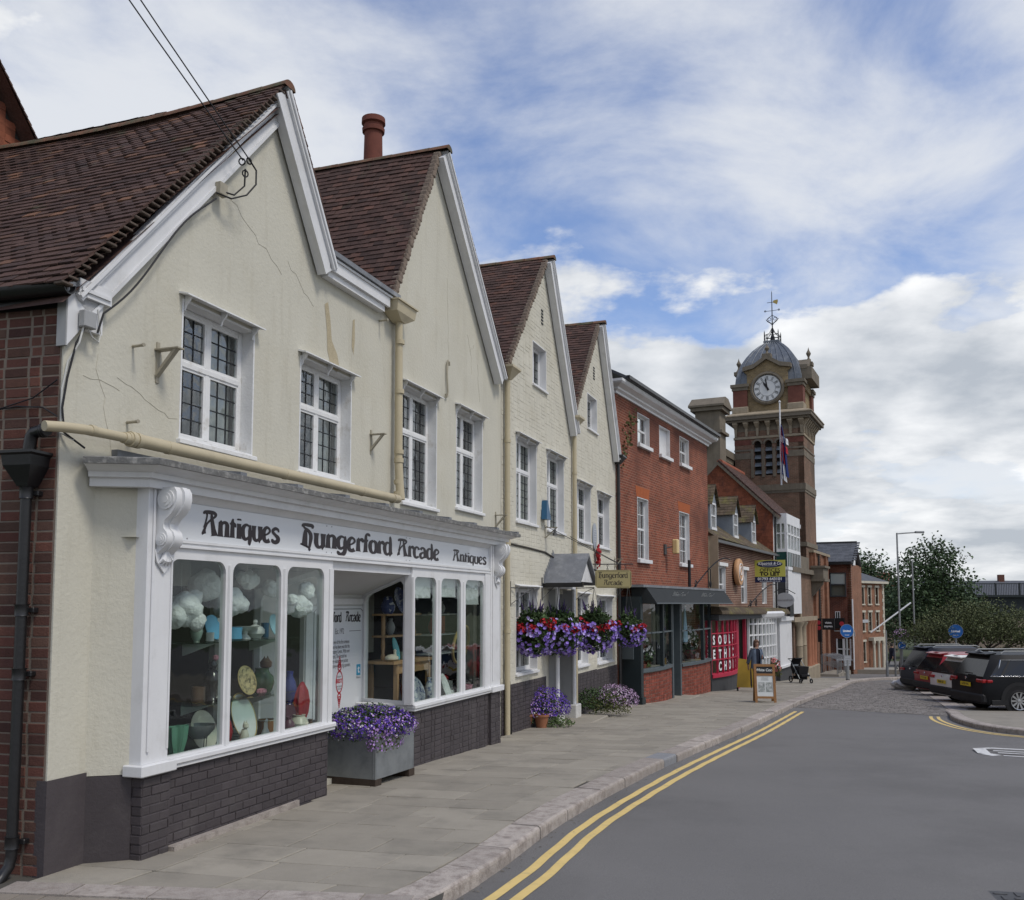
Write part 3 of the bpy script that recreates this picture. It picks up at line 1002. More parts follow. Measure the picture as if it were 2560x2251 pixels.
# ================================================================== rendered house with two gables
CAML=Matrix.Rotation(-FM.rz,4,'Z')@(Vector((0,0,2.1))-Vector(FM.w(0)))
bA=FM.thing('gabled_house','cream rendered gabled house above the white antiques shopfront, nearest the camera','house')
W1=(1.42,2.6,3.66,5.02);W2=(3.5,4.72,3.63,4.99);W3=(6.17,7.4,3.55,5.26);W4=(8.16,9.35,3.66,5.31)
outA=[(0.0,-.3),(10.28,-.3),(10.28,6.35),(10.0,6.32),(7.34,9.18),(5.86,6.45),(5.84,6.3),(3.98,6.3),(2.93,7.85),(.30,4.72),(0,4.72)]
holes=[rect(*W1),rect(*W2),rect(*W3),rect(*W4),rect(.5,8.95,0.0,2.75)]
wall(MB(),outA,holes,.28).build('wall','render_cream',bA)
# brown painted foot of the wall at the left end
mb=MB().box(-.012,.42,-.012,.1,-.3,.72);mb.build('painted_foot','plinth_paint',bA)
casement(bA,*W1,transom=4.44,cols=3,rt=3,rb=4,curtain=[(.62,1.0)])
casement(bA,*W2,transom=4.44,cols=3,rt=3,rb=4,curtain=[(.7,1.0)])
casement(bA,*W3,transom=4.62,cols=3,rt=3,rb=6)
casement(bA,*W4,transom=4.66,cols=3,rt=3,rb=6,curtain=[(0,.3)])
# first gable roof, left slope and right slope
rf=MB().quad((-.12,-.1,4.5),(2.93,-.1,7.66),(2.93,6,7.66),(-.12,6,4.5)).build('roof','roof_tile',bA)
tile_roof(rf,(-.16,4.64),(2.9,7.90),-.13,5.2,'roof_tile',n_parts=300,seed=4,sag=.10,cam_local=CAML,keep=None)
tile_roof(rf,(4.02,6.28),(2.96,7.90),-.16,5.2,'roof_tile',n_parts=0,seed=5,sag=.1)
# second gable
rf2=MB().quad((5.8,-.03,6.42),(7.34,-.03,9.16),(7.34,5,9.16),(5.8,5,6.42)).build('roof','roof_tile_dark',bA)
tile_roof(rf2,(5.72,6.38),(7.31,9.22),-.05,4.6,'roof_tile_dark',n_parts=0,seed=6)
tile_roof(rf2,(10.12,6.22),(7.37,9.22),-.2,4.6,'roof_tile_dark',n_parts=0,seed=7)
# flat valley gutter between the gables
MB().box(4.0,5.9,-.02,4.6,6.28,6.34).build('valley_gutter','lead',bA)
def ridge(parent,u,z,v0,v1,sag=0,step=.33,r=.1,seed=1):
    rr=random.Random(seed);v=v0
    while v<v1-.05:
        l=min(step,v1-v);mb=MB();n=8
        for k,vv in enumerate((v,v+l-.006)):
            sg=-sag*math.sin(PI*min(1,max(0,(vv-v0)/(v1-v0))))
            for i in range(n+1):
                a=PI*i/n;q=r*(1.0+.04*(1-k))
                mb.v.append((u+q*1.05*math.cos(a),vv,z+sg+q*.85*math.sin(a)-.045))
        for i in range(n):mb.f.append((i,i+1,n+2+i,n+1+i))
        mb.f.append(tuple(range(n+1)));mb.f.append(tuple(n+1+i for i in range(n,-1,-1)))
        o=mb.build('ridge_tile','ridge_tile',parent,smooth=True);v+=l
ridge(rf,2.93,7.93,-.17,5.2,.10);ridge(rf2,7.34,9.25,-.22,4.6)
def barge(parent,P0,P1,wd_,v0,v1,m='white_paint',name='bargeboard',mould=True,below=1):
    """sloping board following the roof edge; wd_ measured square to the slope, inwards/below"""
    s=Vector((P1[0]-P0[0],P1[1]-P0[1])).normalized();n=Vector((s.y,-s.x))
    if n.y>0:n=-n
    mb=MB()
    def strip(o0,o1,a,b):
        P=[Vector(P0)+n*o0,Vector(P1)+n*o0,Vector(P1)+n*o1,Vector(P0)+n*o1]
        mb.prism([(p.x,a,p.y)for p in P],(0,b-a,0))
    strip(0,wd_,v0,v1)
    if mould:
        strip(-.005,wd_*.30,v0-.035,v0-.001);strip(wd_*.04,wd_*.17,v0-.055,v0-.036);strip(wd_*.9,wd_*1.06,v0-.015,v0-.001)
    return mb.build(name,m,parent)
barge(bA,(.05,4.62),(2.93,7.84),.22,-.05,.0)
barge(bA,(2.93,7.86),(4.02,6.18),.26,-.14,-.03)
MB().prism([(2.93,-.16,7.93),(4.06,-.16,6.2),(4.06,-.02,6.2),(2.93,-.02,7.93)],(-.03,0,-.03)).build('soffit','grey_paint',bA)
# level board across the valley
mb=MB();mb.box(3.93,5.42,-.10,.0,6.06,6.24);mb.box(3.9,5.5,-.14,-.1,6.14,6.27);mb.box(3.9,5.55,-.16,.0,6.272,6.30);mb.build('fascia_board','white_paint',bA)
MB().box(3.92,5.72,-.19,.06,6.31,6.37).build('valley_flashing','lead',bA)
# second gable boards
barge(bA,(7.38,9.2),(10.06,6.2),.23,-.16,-.02)
MB().prism([(7.36,-.19,9.24),(10.12,-.19,6.2),(10.12,-.0,6.2),(7.36,-.0,9.24)],(-.05,0,-.05)).build('soffit','grey_paint',bA)
barge(bA,(5.84,6.42),(7.30,9.1),.06,-.03,.0,mould=False)
mb=MB()
rr=random.Random(3);n=34
for i in range(n):
    t=i/n;u=lerp(5.78,7.31,t);z=lerp(6.40,9.17,t)
    mb.bbox(u-.05+rr.uniform(-.012,.012),u+.05,-.085-rr.uniform(0,.02),.02,z-.02,z+.075,.012)
mb.build('verge','verge_mortar',bA,kind='stuff')
mb=MB()
for i in range(46):
    t=i/46;u=lerp(-.12,2.88,t);z=lerp(4.62,7.84,t)
    mb.bbox(u-.05+rr.uniform(-.012,.012),u+.05,-.135-rr.uniform(0,.02),-.05,z+.012,z+.034,.005)
mb.build('verge','verge_tile',bA,kind='stuff')
# boxed eave end at the left corner
mb=MB();mb.box(-.02,.36,-.05,.02,4.36,4.72);mb.box(.06,.42,-.085,.02,4.62,4.76);mb.box(.08,.40,-.10,.0,4.66,4.69)
mb.prism([(-.02,-.05,4.36),(.13,-.05,4.36),(-.02,-.05,4.18)],(0,.05,0));mb.build('eave_box','white_paint',bA)
MB().box(-.03,0.0,-.045,.05,4.18,4.66).build('corner_board','grey_paint',bA)
# pattress tie irons
def s_tie(u,z,h,b):
    P=[]
    for i in range(25):
        t=i/24;a=t*2*PI
        P.append((u+.06*math.sin(a*1.0+PI)*(1 if True else 0),-.03,z-h/2+h*t))
    P=[(u-.05,-.03,z-h/2+.05)]+[(u-.05+.05*math.sin(i/6*PI/1.0)*.0,-.03,z-h/2)for i in range(0)]+        [(u-.03,-.03,z-h/2+.0),(u+.02,-.03,z-h/2+.02),(u+.03,-.03,z-h/2+.1),(u+.015,-.03,z-.08),(u+.0,-.03,z),(u-.005,-.03,z+.1),(u+.0,-.03,z+h/2-.08),(u+.03,-.03,z+h/2),(u+.08,-.03,z+h/2-.01),(u+.09,-.03,z+h/2-.07)]
    o=MB().tube(P,.016,6).build('wall_tie','iron_painted',b,smooth=True)
mat('iron_painted',(.34,.31,.24),.6,.2,8)
s_tie(7.72,5.66,.60,bA)
# cracks in the render: thin raised seams of filler
mb=MB();rc=random.Random(21)
def crack(u,z,du,dz,n,amp,w=.004):
    pts=[]
    for i in range(n+1):
        t=i/n;pts.append((u+du*t+rc.uniform(-amp,amp),-.0015,z+dz*t+rc.uniform(-amp,amp)))
    mb.tube(pts,w*.45,4)
crack(.62,4.05,.75,-.22,9,.03);crack(.35,4.2,.25,-.9,8,.03);crack(.2,4.0,.45,-.05,5,.02);crack(2.1,6.3,1.0,-.5,9,.03);crack(3.2,6.0,.55,-.35,6,.03)
crack(8.75,6.35,-.12,.28,5,.02);crack(8.75,6.35,.22,.22,5,.03);crack(8.78,6.35,.05,-.35,5,.02);crack(7.75,7.3,.1,-1.3,9,.02);crack(9.1,6.2,.1,-.6,6,.02)
mat('crack',(.47,.44,.35),.95,.1);mb.build('render_cracks','crack',bA,kind='stuff')
# bare patches where the paint has come off
mat('bare_render',(.43,.37,.25),.95,.12,12,.5,60)
mb=MB()
def patch(pts):
    vo,F=fill(pts);mb.add([(p.x,-.003,p.y)for p in vo],[tuple(f)for f in F])
patch([(4.02,5.75),(4.1,5.8),(4.16,5.6),(4.2,5.35),(4.34,5.2),(4.4,5.05),(4.33,4.97),(4.2,5.0),(4.1,5.2),(4.08,5.45)])
patch([(4.72,5.75),(4.77,5.78),(4.78,5.5),(4.75,5.3),(4.7,5.4)])
mb.build('bare_patch','bare_render',bA)

# chimney pot standing behind the second gable
ch=FM.thing('chimney_pot','tall red clay chimney pot behind the second gable','chimney pot',7.75,1.35,7.9)
MB().lathe([(.19,0),(.19,1.3),(.165,1.32),(.15,2.05),(.185,2.06),(.19,2.12),(.16,2.14),(.16,2.19),(.20,2.21),(.195,2.30),(.15,2.31),(.13,2.2),(.0,2.15)],20).build('pot','terracotta',ch,smooth=True)
MB().box(-.3,.3,-.3,.3,-.6,0.2).build('stack','brick_side',ch)

# ================================================================== painted brick house with two gables
bB=FM.thing('gabled_house','cream painted brick gabled house with attic windows and a purple flower display','house')
W5=(11.12,12.4,3.69,5.36);W6=(13.1,14.38,3.66,5.33);W7=(15.45,16.72,3.58,4.98);W8=(17.4,18.66,3.55,4.93)
X3=(12.15,13.08,6.58,7.48);X4=(16.45,17.42,6.43,7.31)
G1=(11.1,12.42,.78,2.42);G2=(15.4,16.4,.66,2.33);G3=(17.28,18.9,.62,2.28);DR=(13.28,14.28,-.4,2.35)
outB=[(10.30,-.7),(19.45,-.7),(19.45,6.2),(19.2,6.2),(17.55,9.3),(15.05,6.4),(14.95,6.15),(13.02,9.42),(10.45,6.45),(10.30,6.35)]
hB=[rect(*w)for w in(W5,W6,W7,W8,X3,X4,G1,G2,G3,DR)]
wall(MB(),outB,hB,.28).build('wall','painted_brick_cream',bB)
mapM=lambda u,o,z:(u,-o,z)
topB=[(10.30,.62),(19.45,.44)]+outB[2:]
bricks(bB,mapM,topB,hB,'painted_brick_cream',course=.078,L=.225,joint=.008,depth=.0032,n_parts=60,near=CAML,seed=8,jit=.003)
footB=[(10.30,-.45),(13.0,-.55),(13.0,.60),(10.30,.65)]
footC=[(14.6,-.62),(19.45,-.75),(19.45,.44),(14.6,.54)]
MB().box(10.31,13.0,-.006,.05,-.55,.61).build('plinth','plinth_paint',bB);MB().box(14.6,19.44,-.006,.05,-.8,.47).build('plinth','plinth_paint',bB)
bricks(bB,lambda u,o,z:(u,-.006-o,z),footB,[],'plinth_paint',course=.078,n_parts=0,seed=9,stuffname='plinth_bricks');bricks(bB,lambda u,o,z:(u,-.006-o,z),footC,[],'plinth_paint',course=.078,n_parts=0,seed=10,stuffname='plinth_bricks')
casement(bB,*W5,transom=4.72,cols=3,rt=3,rb=6,curtain=[(0,.5),(.62,1)],paint='white_paint',gm='glass')
casement(bB,*W6,transom=4.68,cols=3,rt=3,rb=6,curtain=[(0,.45),(.6,1)],paint='white_paint',gm='glass')
casement(bB,*W7,transom=4.45,cols=3,rt=3,rb=5,curtain=[(0,.5),(.55,1)],paint='white_paint',gm='glass')
casement(bB,*W8,transom=4.42,cols=3,rt=3,rb=5,curtain=[(0,.4)],paint='white_paint',gm='glass')
casement(bB,*X3,cols=2,rb=4,hood=False,curtain=[(0,.6)],paint='white_paint',gm='glass');casement(bB,*X4,cols=2,rb=4,hood=False,curtain=[(0,.6)],paint='white_paint',gm='glass')
casement(bB,*G1,transom=1.78,cols=2,rt=3,rb=3,hood=True,paint='white_paint',gm='glass');casement(bB,*G2,transom=1.7,cols=2,rt=3,rb=3,paint='white_paint',gm='glass',curtain=[(0,.4)]);casement(bB,*G3,transom=1.66,cols=3,rt=3,rb=4,paint='white_paint',gm='glass',curtain=[(0,.3),(.7,1)])
rf3=MB().quad((10.4,-.03,6.4),(13.02,-.03,9.4),(13.02,4,9.4),(10.4,4,6.4)).build('roof','roof_tile_dark',bB)
tile_roof(rf3,(10.28,6.3),(12.99,9.46),-.05,3.6,'roof_tile_dark',n_parts=120,seed=11,cam_local=CAML)
tile_roof(rf3,(15.0,6.1),(13.05,9.46),-.2,3.6,'roof_tile_dark',seed=12)
rf4=MB().quad((15.0,-.03,6.35),(17.55,-.03,9.28),(17.55,4,9.28),(15.0,4,6.35)).build('roof','roof_tile_dark',bB)
tile_roof(rf4,(14.9,6.28),(17.52,9.34),-.05,3.2,'roof_tile_dark',seed=13)
tile_roof(rf4,(19.3,6.1),(17.58,9.34),-.2,3.2,'roof_tile_dark',seed=14)
ridge(rf3,13.02,9.49,-.22,3.6);ridge(rf4,17.55,9.37,-.22,3.2)
barge(bB,(13.06,9.44),(15.05,6.05),.23,-.16,-.02);barge(bB,(17.59,9.32),(19.32,6.05),.23,-.16,-.02)
for a,b in(((13.05,9.48),(15.12,6.05)),((17.58,9.36),(19.39,6.05))):
    MB().prism([(a[0],-.19,a[1]),(b[0],-.19,b[1]),(b[0],.0,b[1]),(a[0],.0,a[1])],(-.05,0,-.04)).build('soffit','grey_paint',bB)
barge(bB,(10.45,6.42),(12.98,9.36),.05,-.03,.0,mould=False);barge(bB,(15.02,6.36),(17.51,9.24),.05,-.03,.0,mould=False)
for(a,b,c,d)in((10.36,6.36,12.98,9.42),(14.98,6.32,17.51,9.3)):
    mb=MB()
    for i in range(36):
        t=i/36;u=lerp(a,c,t);z=lerp(b,d,t);mb.bbox(u-.05+rr.uniform(-.012,.012),u+.05,-.08-rr.uniform(0,.02),.02,z-.02,z+.07,.012)
    mb.build('verge','verge_mortar',bB,kind='stuff')
for u,z in((12.72,8.25),(17.05,8.05)):
    mb=MB()
    for i in range(3):
        for j in range(5):mb.box(u+i*.05,u+i*.05+.028,-.014,.02,z-j*.07,z-j*.07+.04)
    mb.build('air_brick','leading',bB)
# string course
mb=MB();P=[(10.7,3.22),(11.8,3.20),(12.9,3.17),(13.6,3.08)]
mb.tube([(u,-.012,z)for u,z in P],.022,5);P=[(14.9,3.02),(16,3.0),(17.4,2.92),(19.4,2.78)]
mb.tube([(u,-.012,z)for u,z in P],.022,5);mb.build('string_course','mortar_dark',bB)
# door, its jambs and porch canopy
dr=MB();dr.box(13.3,14.26,.40,.45,-.35,2.33);dw=dr.build('door','door_black',bB)if 'door_black' in MATS else(mat('door_black',(.012,.014,.018),.5,.1),dr.build('door','door_black',bB))[1]
mb=MB();mb.box(14.26,14.36,-.22,.42,-.3,2.4);mb.box(13.2,13.30,-.16,.42,-.3,2.4);mb.build('door_jamb','grey_paint',bB)
mb=MB();mb.box(14.24,14.40,-.26,-.222,-.08,2.42);mb.box(13.17,13.33,-.20,-.162,-.08,2.42);mb.box(12.98,14.6,-.2,.02,2.42,2.56);mb.build('door_surround','white_paint',bB)
mat('stone_white',(.58,.57,.54),.85,.15,4,.3,30);MB().bbox(14.12,14.52,-.34,.0,-.55,-.08,.02).build('door_base_block','stone_white',bB);MB().bbox(12.98,13.36,-.3,.0,-.5,-.08,.02).build('door_base_block','stone_white',bB)
mb=MB();mb.bbox(12.9,14.9,-.85,-.0,-.60,-.36,.02);mb.build('door_step','slab',bB)
# porch roof
pr=MB()
A_,B_,C_=(12.9,2.50),(13.6,3.12),(14.3,2.50)
pr.prism([(A_[0],-.78,A_[1]),(B_[0],-.78,B_[1]),(B_[0],-.78,B_[1]+.05),(A_[0]-.04,-.78,A_[1]+.02)],(0,.8,0));pr.prism([(C_[0],-.78,C_[1]),(B_[0],-.78,B_[1]),(B_[0],-.78,B_[1]+.05),(C_[0]+.04,-.78,C_[1]+.02)],(0,.8,0))
porch=pr.build('porch_roof','lead',bB)
mb=MB();mb.box(12.76,12.86,-.86,.0,2.44,2.53);mb.build('porch_gutter','pipe_black',porch)
mb=MB()
for i in range(9):
    t=i/9;u=lerp(12.88,13.6,t);z=lerp(2.56,3.17,t);mb.prism([(u,-.012,z-.02),(u+.1,-.012,z+.05),(u-.03,-.012,z+.15),(u-.05,-.012,z+.02)],(0,.01,0))
mb.build('stepped_flashing','lead',porch)
mb=MB();mb.prism([(13.02,-.70,2.56),(14.18,-.70,2.56),(13.6,-.70,3.06)],(0,.03,0));mb.box(12.9,13.0,-.76,-.66,2.44,2.56);mb.build('pediment','white_paint',porch)

# ================================================================== brick side house at the left edge
FB=Frame(-3.631-6*.9696,7.5315+6*.2449,104.18)
bC=FB.thing('brick_house','dark red brick side wall with black drainpipe at the far left edge','house')
outC=[(2.5,-.3),(5.985,-.3),(5.985,4.62),(2.5,4.62)]
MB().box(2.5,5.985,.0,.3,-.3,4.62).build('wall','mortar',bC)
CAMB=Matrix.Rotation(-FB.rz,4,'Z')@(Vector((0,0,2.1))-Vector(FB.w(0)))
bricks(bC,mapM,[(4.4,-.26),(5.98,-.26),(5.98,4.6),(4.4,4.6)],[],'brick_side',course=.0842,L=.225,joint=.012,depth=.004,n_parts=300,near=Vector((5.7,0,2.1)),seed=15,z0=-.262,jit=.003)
# side roof gable seen at the top left: tile-hung cheek and sloping tiles
mb=MB();
gt=FM.thing('cross_roof','tile-hung cross gable roof at the top left corner','roof',2.93,4.6,7.6)
tile_roof(MB().quad((-.3,.4,0),(-.3,3,0),(-1.6,3,1.4),(-1.6,.4,1.4)).build('roof','roof_tile',gt),(1.75,-.35),(-.65,2.55),-.25,1.5,'roof_tile',n_parts=60,seed=16)
tile_roof(MB().quad((-3.2,-.1,0),(-3.2,1.5,0),(-.7,1.5,2.4),(-.7,-.1,2.4)).build('roof','roof_tile',gt),(-3.0,-.35),(-.65,2.55),-.25,1.5,'roof_tile',n_parts=0,seed=17)
mb=MB();rr=random.Random(5)
for k in range(30):
    z=-.3+k*.1;uu=-3.0
    while uu<1.7:
        if uu>-.65-(2.5-z)*.80 and uu+.17<-.65+(2.5-z)*.82:mb.box(uu,uu+.16,-.03-rr.uniform(0,.012),.0,z,z+.098)
        uu+=.165
mb.build('tile_hanging','tile_hung',gt,kind='stuff')if 'tile_hung' in MATS else(mat('tile_hung',(.23,.075,.04),.88,.2,9,.3,40,rnd=.22,col2=(.13,.05,.035),c2lo=.5,c2hi=.7,c2scale=2),mb.build('tile_hanging','tile_hung',gt,kind='stuff'))
MB().prism([(-3.0,.0,-.35),(1.7,.0,-.35),(-.65,.0,2.5)],(0,.1,0)).build('cheek','room_dark',gt)

# ================================================================== curly lettering
GLY={
 'A':(.74,[[(.04,.90,.05),(.10,.99,.08),(.3,1.0,.11),(.52,.99,.10),(.60,.92,.09),(.54,.80,.06),(.36,.66,.055),(.2,.48,.055),(.1,.25,.07),(.07,.08,.13),(.08,.04,.12)],
             [(.14,.97,.08),(.2,.86,.05),(.14,.55,.05),(.07,.3,.06)],[(.40,.98,.05),(.43,.7,.10),(.50,.3,.13),(.56,.05,.18),(.57,0,.26)]]),
 'H':(.62,[[(.04,.88,.05),(.08,.99,.08),(.30,1.0,.11),(.50,.98,.11),(.50,.85,.05)],[(.06,.95,.05),(.15,.84,.07),(.30,.74,.10),(.42,.58,.11),(.44,.38,.11),(.40,.08,.085),(.37,-.14,.06),(.42,-.20,.09)],
             [(.19,.76,.07),(.17,.5,.13),(.15,.06,.17),(.145,0,.27)]]),
 'n':(.56,[[(.06,.67,.10),(.1,.6,.12),(.1,.3,.135),(.1,.05,.16),(.1,0,.22)],[(.13,.46,.05),(.22,.61,.075),(.34,.63,.10),(.42,.53,.125),(.42,.3,.135),(.42,.05,.16),(.42,0,.22)]]),
 't':(.36,[[(.16,.86,.04),(.13,.7,.10),(.13,.4,.13),(.13,.05,.15),(.13,0,.21)],[(0,.60,.06),(.13,.66,.07),(.25,.61,.08),(.28,.48,.06)]]),
 'i':(.24,[[(.1,.67,.17),(.1,.6,.13),(.1,.05,.15),(.1,0,.21)],[(.1,.82,.13),(.1,.86,.15),(.1,.90,.10)]]),
 'q':(.56,[[(.38,.62,.06),(.22,.66,.08),(.08,.52,.125),(.05,.3,.145),(.1,.08,.125),(.22,0,.09),(.38,.12,.06)],[(.43,.68,.05),(.43,.4,.12),(.43,.0,.13),(.41,-.18,.09),(.47,-.23,.06)]]),
 'u':(.57,[[(.08,.67,.17),(.08,.5,.13),(.08,.2,.135),(.14,.03,.115),(.26,0,.09),(.40,.12,.06)],[(.42,.67,.17),(.42,.4,.13),(.42,.06,.14),(.46,.0,.18)]]),
 'e':(.49,[[(.07,.27,.05),(.28,.37,.06),(.39,.5,.075),(.34,.62,.075),(.2,.66,.09),(.07,.5,.13),(.05,.28,.145),(.1,.06,.13),(.24,0,.11),(.38,.07,.14)]]),
 's':(.47,[[(.40,.50,.06),(.37,.62,.08),(.22,.66,.10),(.08,.57,.10),(.09,.46,.10),(.22,.35,.10),(.37,.22,.14),(.36,.09,.15),(.23,0,.12),(.07,.04,.11),(.04,.15,.07)]]),
 'g':(.57,[[(.38,.62,.06),(.22,.66,.08),(.08,.52,.125),(.05,.34,.145),(.1,.12,.125),(.22,.05,.09),(.38,.16,.06)],[(.44,.70,.05),(.43,.4,.12),(.43,-.02,.135),(.36,-.19,.14),(.2,-.25,.11),(.07,-.18,.10),(.08,-.09,.07)]]),
 'r':(.40,[[(.06,.67,.10),(.1,.6,.12),(.1,.3,.135),(.1,.05,.16),(.1,0,.22)],[(.13,.46,.05),(.21,.60,.08),(.32,.63,.13),(.36,.55,.12),(.35,.49,.05)]]),
 'f':(.36,[[(.34,.86,.09),(.33,.95,.09),(.22,.96,.08),(.15,.82,.10),(.14,.4,.13),(.13,.05,.15),(.13,0,.21)],[(0,.58,.06),(.14,.64,.06),(.28,.62,.07)]]),
 'o':(.50,[[(.24,.66,.07),(.08,.55,.125),(.04,.33,.15),(.1,.09,.125),(.24,0,.07),(.38,.1,.125),(.43,.33,.15),(.38,.56,.125),(.24,.66,.07)]]),
 'd':(.58,[[(.38,.60,.06),(.22,.66,.08),(.08,.52,.125),(.05,.3,.145),(.1,.08,.125),(.22,0,.09),(.38,.12,.06)],[(.38,1.02,.04),(.41,.92,.10),(.42,.6,.13),(.42,.2,.14),(.45,.03,.16),(.47,0,.18)]]),
 'c':(.45,[[(.39,.50,.12),(.34,.62,.09),(.2,.66,.08),(.07,.5,.13),(.05,.28,.145),(.1,.06,.125),(.24,0,.09),(.38,.09,.08)]]),
 'a':(.52,[[(.08,.52,.12),(.15,.64,.09),(.28,.65,.09),(.38,.53,.125),(.40,.2,.135),(.44,.02,.17)],[(.37,.36,.05),(.2,.34,.08),(.06,.22,.125),(.08,.06,.12),(.2,0,.09),(.36,.11,.05)]]),
 ' ':(.34,[]),
}
def curly(txt,h,wmax=None,u=0,z=0,v=0.0,sx=1.0,bold=1.6):
    """art-nouveau lettering from swelling strokes; left end at u, baseline z"""
    mb=MB()
    tot=sum(GLY[c][0]for c in txt)
    k=h*sx
    if wmax:k=wmax/tot
    x=0;lay=0
    for c in txt:
        adv,strokes=GLY[c]
        for st in strokes:
            P=[Vector((p[0],p[1]))for p in st];W=[p[2]for p in st];D=[]
            for i in range(len(P)-1):
                p0=P[max(i-1,0)];p1=P[i];p2=P[i+1];p3=P[min(i+2,len(P)-1)]
                for q in range(5):
                    t=q/5
                    D.append((.5*((2*p1)+(p2-p0)*t+(2*p0-5*p1+4*p2-p3)*t*t+(3*p1-p0-3*p2+p3)*t**3),lerp(W[i],W[i+1],t)))
            D.append((P[-1],W[-1]))
            o=len(mb.v);lay+=1
            for i,(p,w_)in enumerate(D):
                t=(D[min(i+1,len(D)-1)][0]-D[max(i-1,0)][0]).normalized();n=Vector((-t.y,t.x))*w_*.5*bold
                for q in(p-n,p+n):mb.v.append((u+(x+q.x)*k,v-.0003*(lay%6),z+q.y*h))
            for i in range(len(D)-1):mb.f.append((o+2*i,o+2*i+1,o+2*i+3,o+2*i+2))
        x+=adv
    return mb

# ================================================================== antiques shopfront
sh=FS.thing('antiques_shop','white antiques shopfront with lettered fascia and display windows','shop')
def rrect(u0,u1,z0,z1,r=.11,n=5):
    P=[(u0,z0),(u1,z0)]
    for i in range(n+1):
        a=PI/2*i/n;P.append((u1-r+r*math.cos(a),z1-r+r*math.sin(a)))
    for i in range(n+1):
        a=PI/2+PI/2*i/n;P.append((u0+r+r*math.cos(a),z1-r+r*math.sin(a)))
    return P
CAMS=Matrix.Rotation(-FS.rz,4,'Z')@(Vector((0,0,2.1))-Vector(FS.w(0)))
# brick base, painted
MB().box(.30,3.03,.012,.30,-.25,.665).build('base','plinth_paint',sh)
MB().box(-.005,.335,-.03,.30,-.25,.67).build('pier','plinth_paint',sh)
bs_=MB().box(5.29,8.12,.012,.30,-.3,.645).build('base','plinth_paint',sh)
MB().box(8.12,8.575,-.03,.36,-.3,.64).build('pier','plinth_paint',sh)
MB().box(5.29,5.5,.31,.86,-.3,.645).build('base','plinth_paint',sh)
MB().box(2.85,3.03,.31,.86,-.3,.66).build('base','plinth_paint',sh)
bricks(sh,lambda u,o,z:(u,.012-o,z),[(.34,-.12),(3.03,-.17),(3.03,.66),(.34,.66)],[],'plinth_paint',course=.0765,L=.222,joint=.01,depth=.008,n_parts=400,seed=31,z0=-.18,jit=.004,bond='stretcher')
bricks(sh,lambda u,o,z:(u,-.03-o,z),[(-.005,-.2),(.335,-.2),(.335,.66),(-.005,.66)],[],'plinth_paint',course=.0765,L=.222,joint=.01,depth=.008,n_parts=400,seed=32,z0=-.18,jit=.004,bond='stretcher')
bricks(sh,lambda v,o,z:(-.005-o,v,z),[(-.03,-.2),(.12,-.2),(.12,.66),(-.03,.66)],[],'plinth_paint',course=.0765,L=.222,joint=.01,depth=.008,n_parts=400,seed=33,z0=-.18,jit=.004,bond='stretcher')
bricks(sh,lambda u,o,z:(u,.012-o,z),[(5.29,-.2),(8.12,-.22),(8.12,.64),(5.29,.64)],[],'plinth_paint',course=.0765,L=.222,joint=.01,depth=.008,n_parts=400,seed=34,z0=-.22,jit=.004)
bricks(sh,lambda u,o,z:(u,-.03-o,z),[(8.12,-.25),(8.575,-.25),(8.575,.63),(8.12,.63)],[],'plinth_paint',course=.0765,L=.222,joint=.01,depth=.008,n_parts=400,seed=35,z0=-.22,jit=.004)
bricks(sh,lambda v,o,z:(5.29-o,v,z),[(.012,-.2),(.85,-.2),(.85,.64),(.012,.64)],[],'plinth_paint',course=.0765,L=.222,joint=.01,depth=.008,n_parts=400,seed=36,z0=-.22,jit=.004)
# plastered return between main wall and corner pilaster
mb=MB();mb.prism([(-.226,.367,.69),(-.02,.08,.69),(.2,.08,.69),(.2,.367,.69)],(0,0,2.42));mb.build('return_wall','render_cream',sh)
mb=MB();mb.prism([(-.232,.365,-.25),(-.02,.072,-.25),(.2,.08,-.25),(.2,.367,-.25)],(0,0,.935));mb.build('return_foot','plinth_paint',sh)
# old timber and mortar lip at the foot
MB().prism([(.34,-.0,-.1),(.34,-.09,-.1),(2.4,-.03,-.1),(2.4,.0,-.1)],(0,0,.128)).build('foot_fillet','granite',sh)
# sills
def sill(u0,u1,z0=.68,z1=.765):return MB().bbox(u0,u1,-.055,.1,z0+.03,z1,.012).bbox(u0+.005,u1-.005,-.038,.1,z0,z0+.029,.004)
sill(.335,3.115).build('sill','white_paint',sh);sill(5.21,8.13,.655,.745).build('sill','white_paint',sh)
MB().bbox(5.22,5.32,.1,.86,.665,.745).build('sill','white_paint',sh)
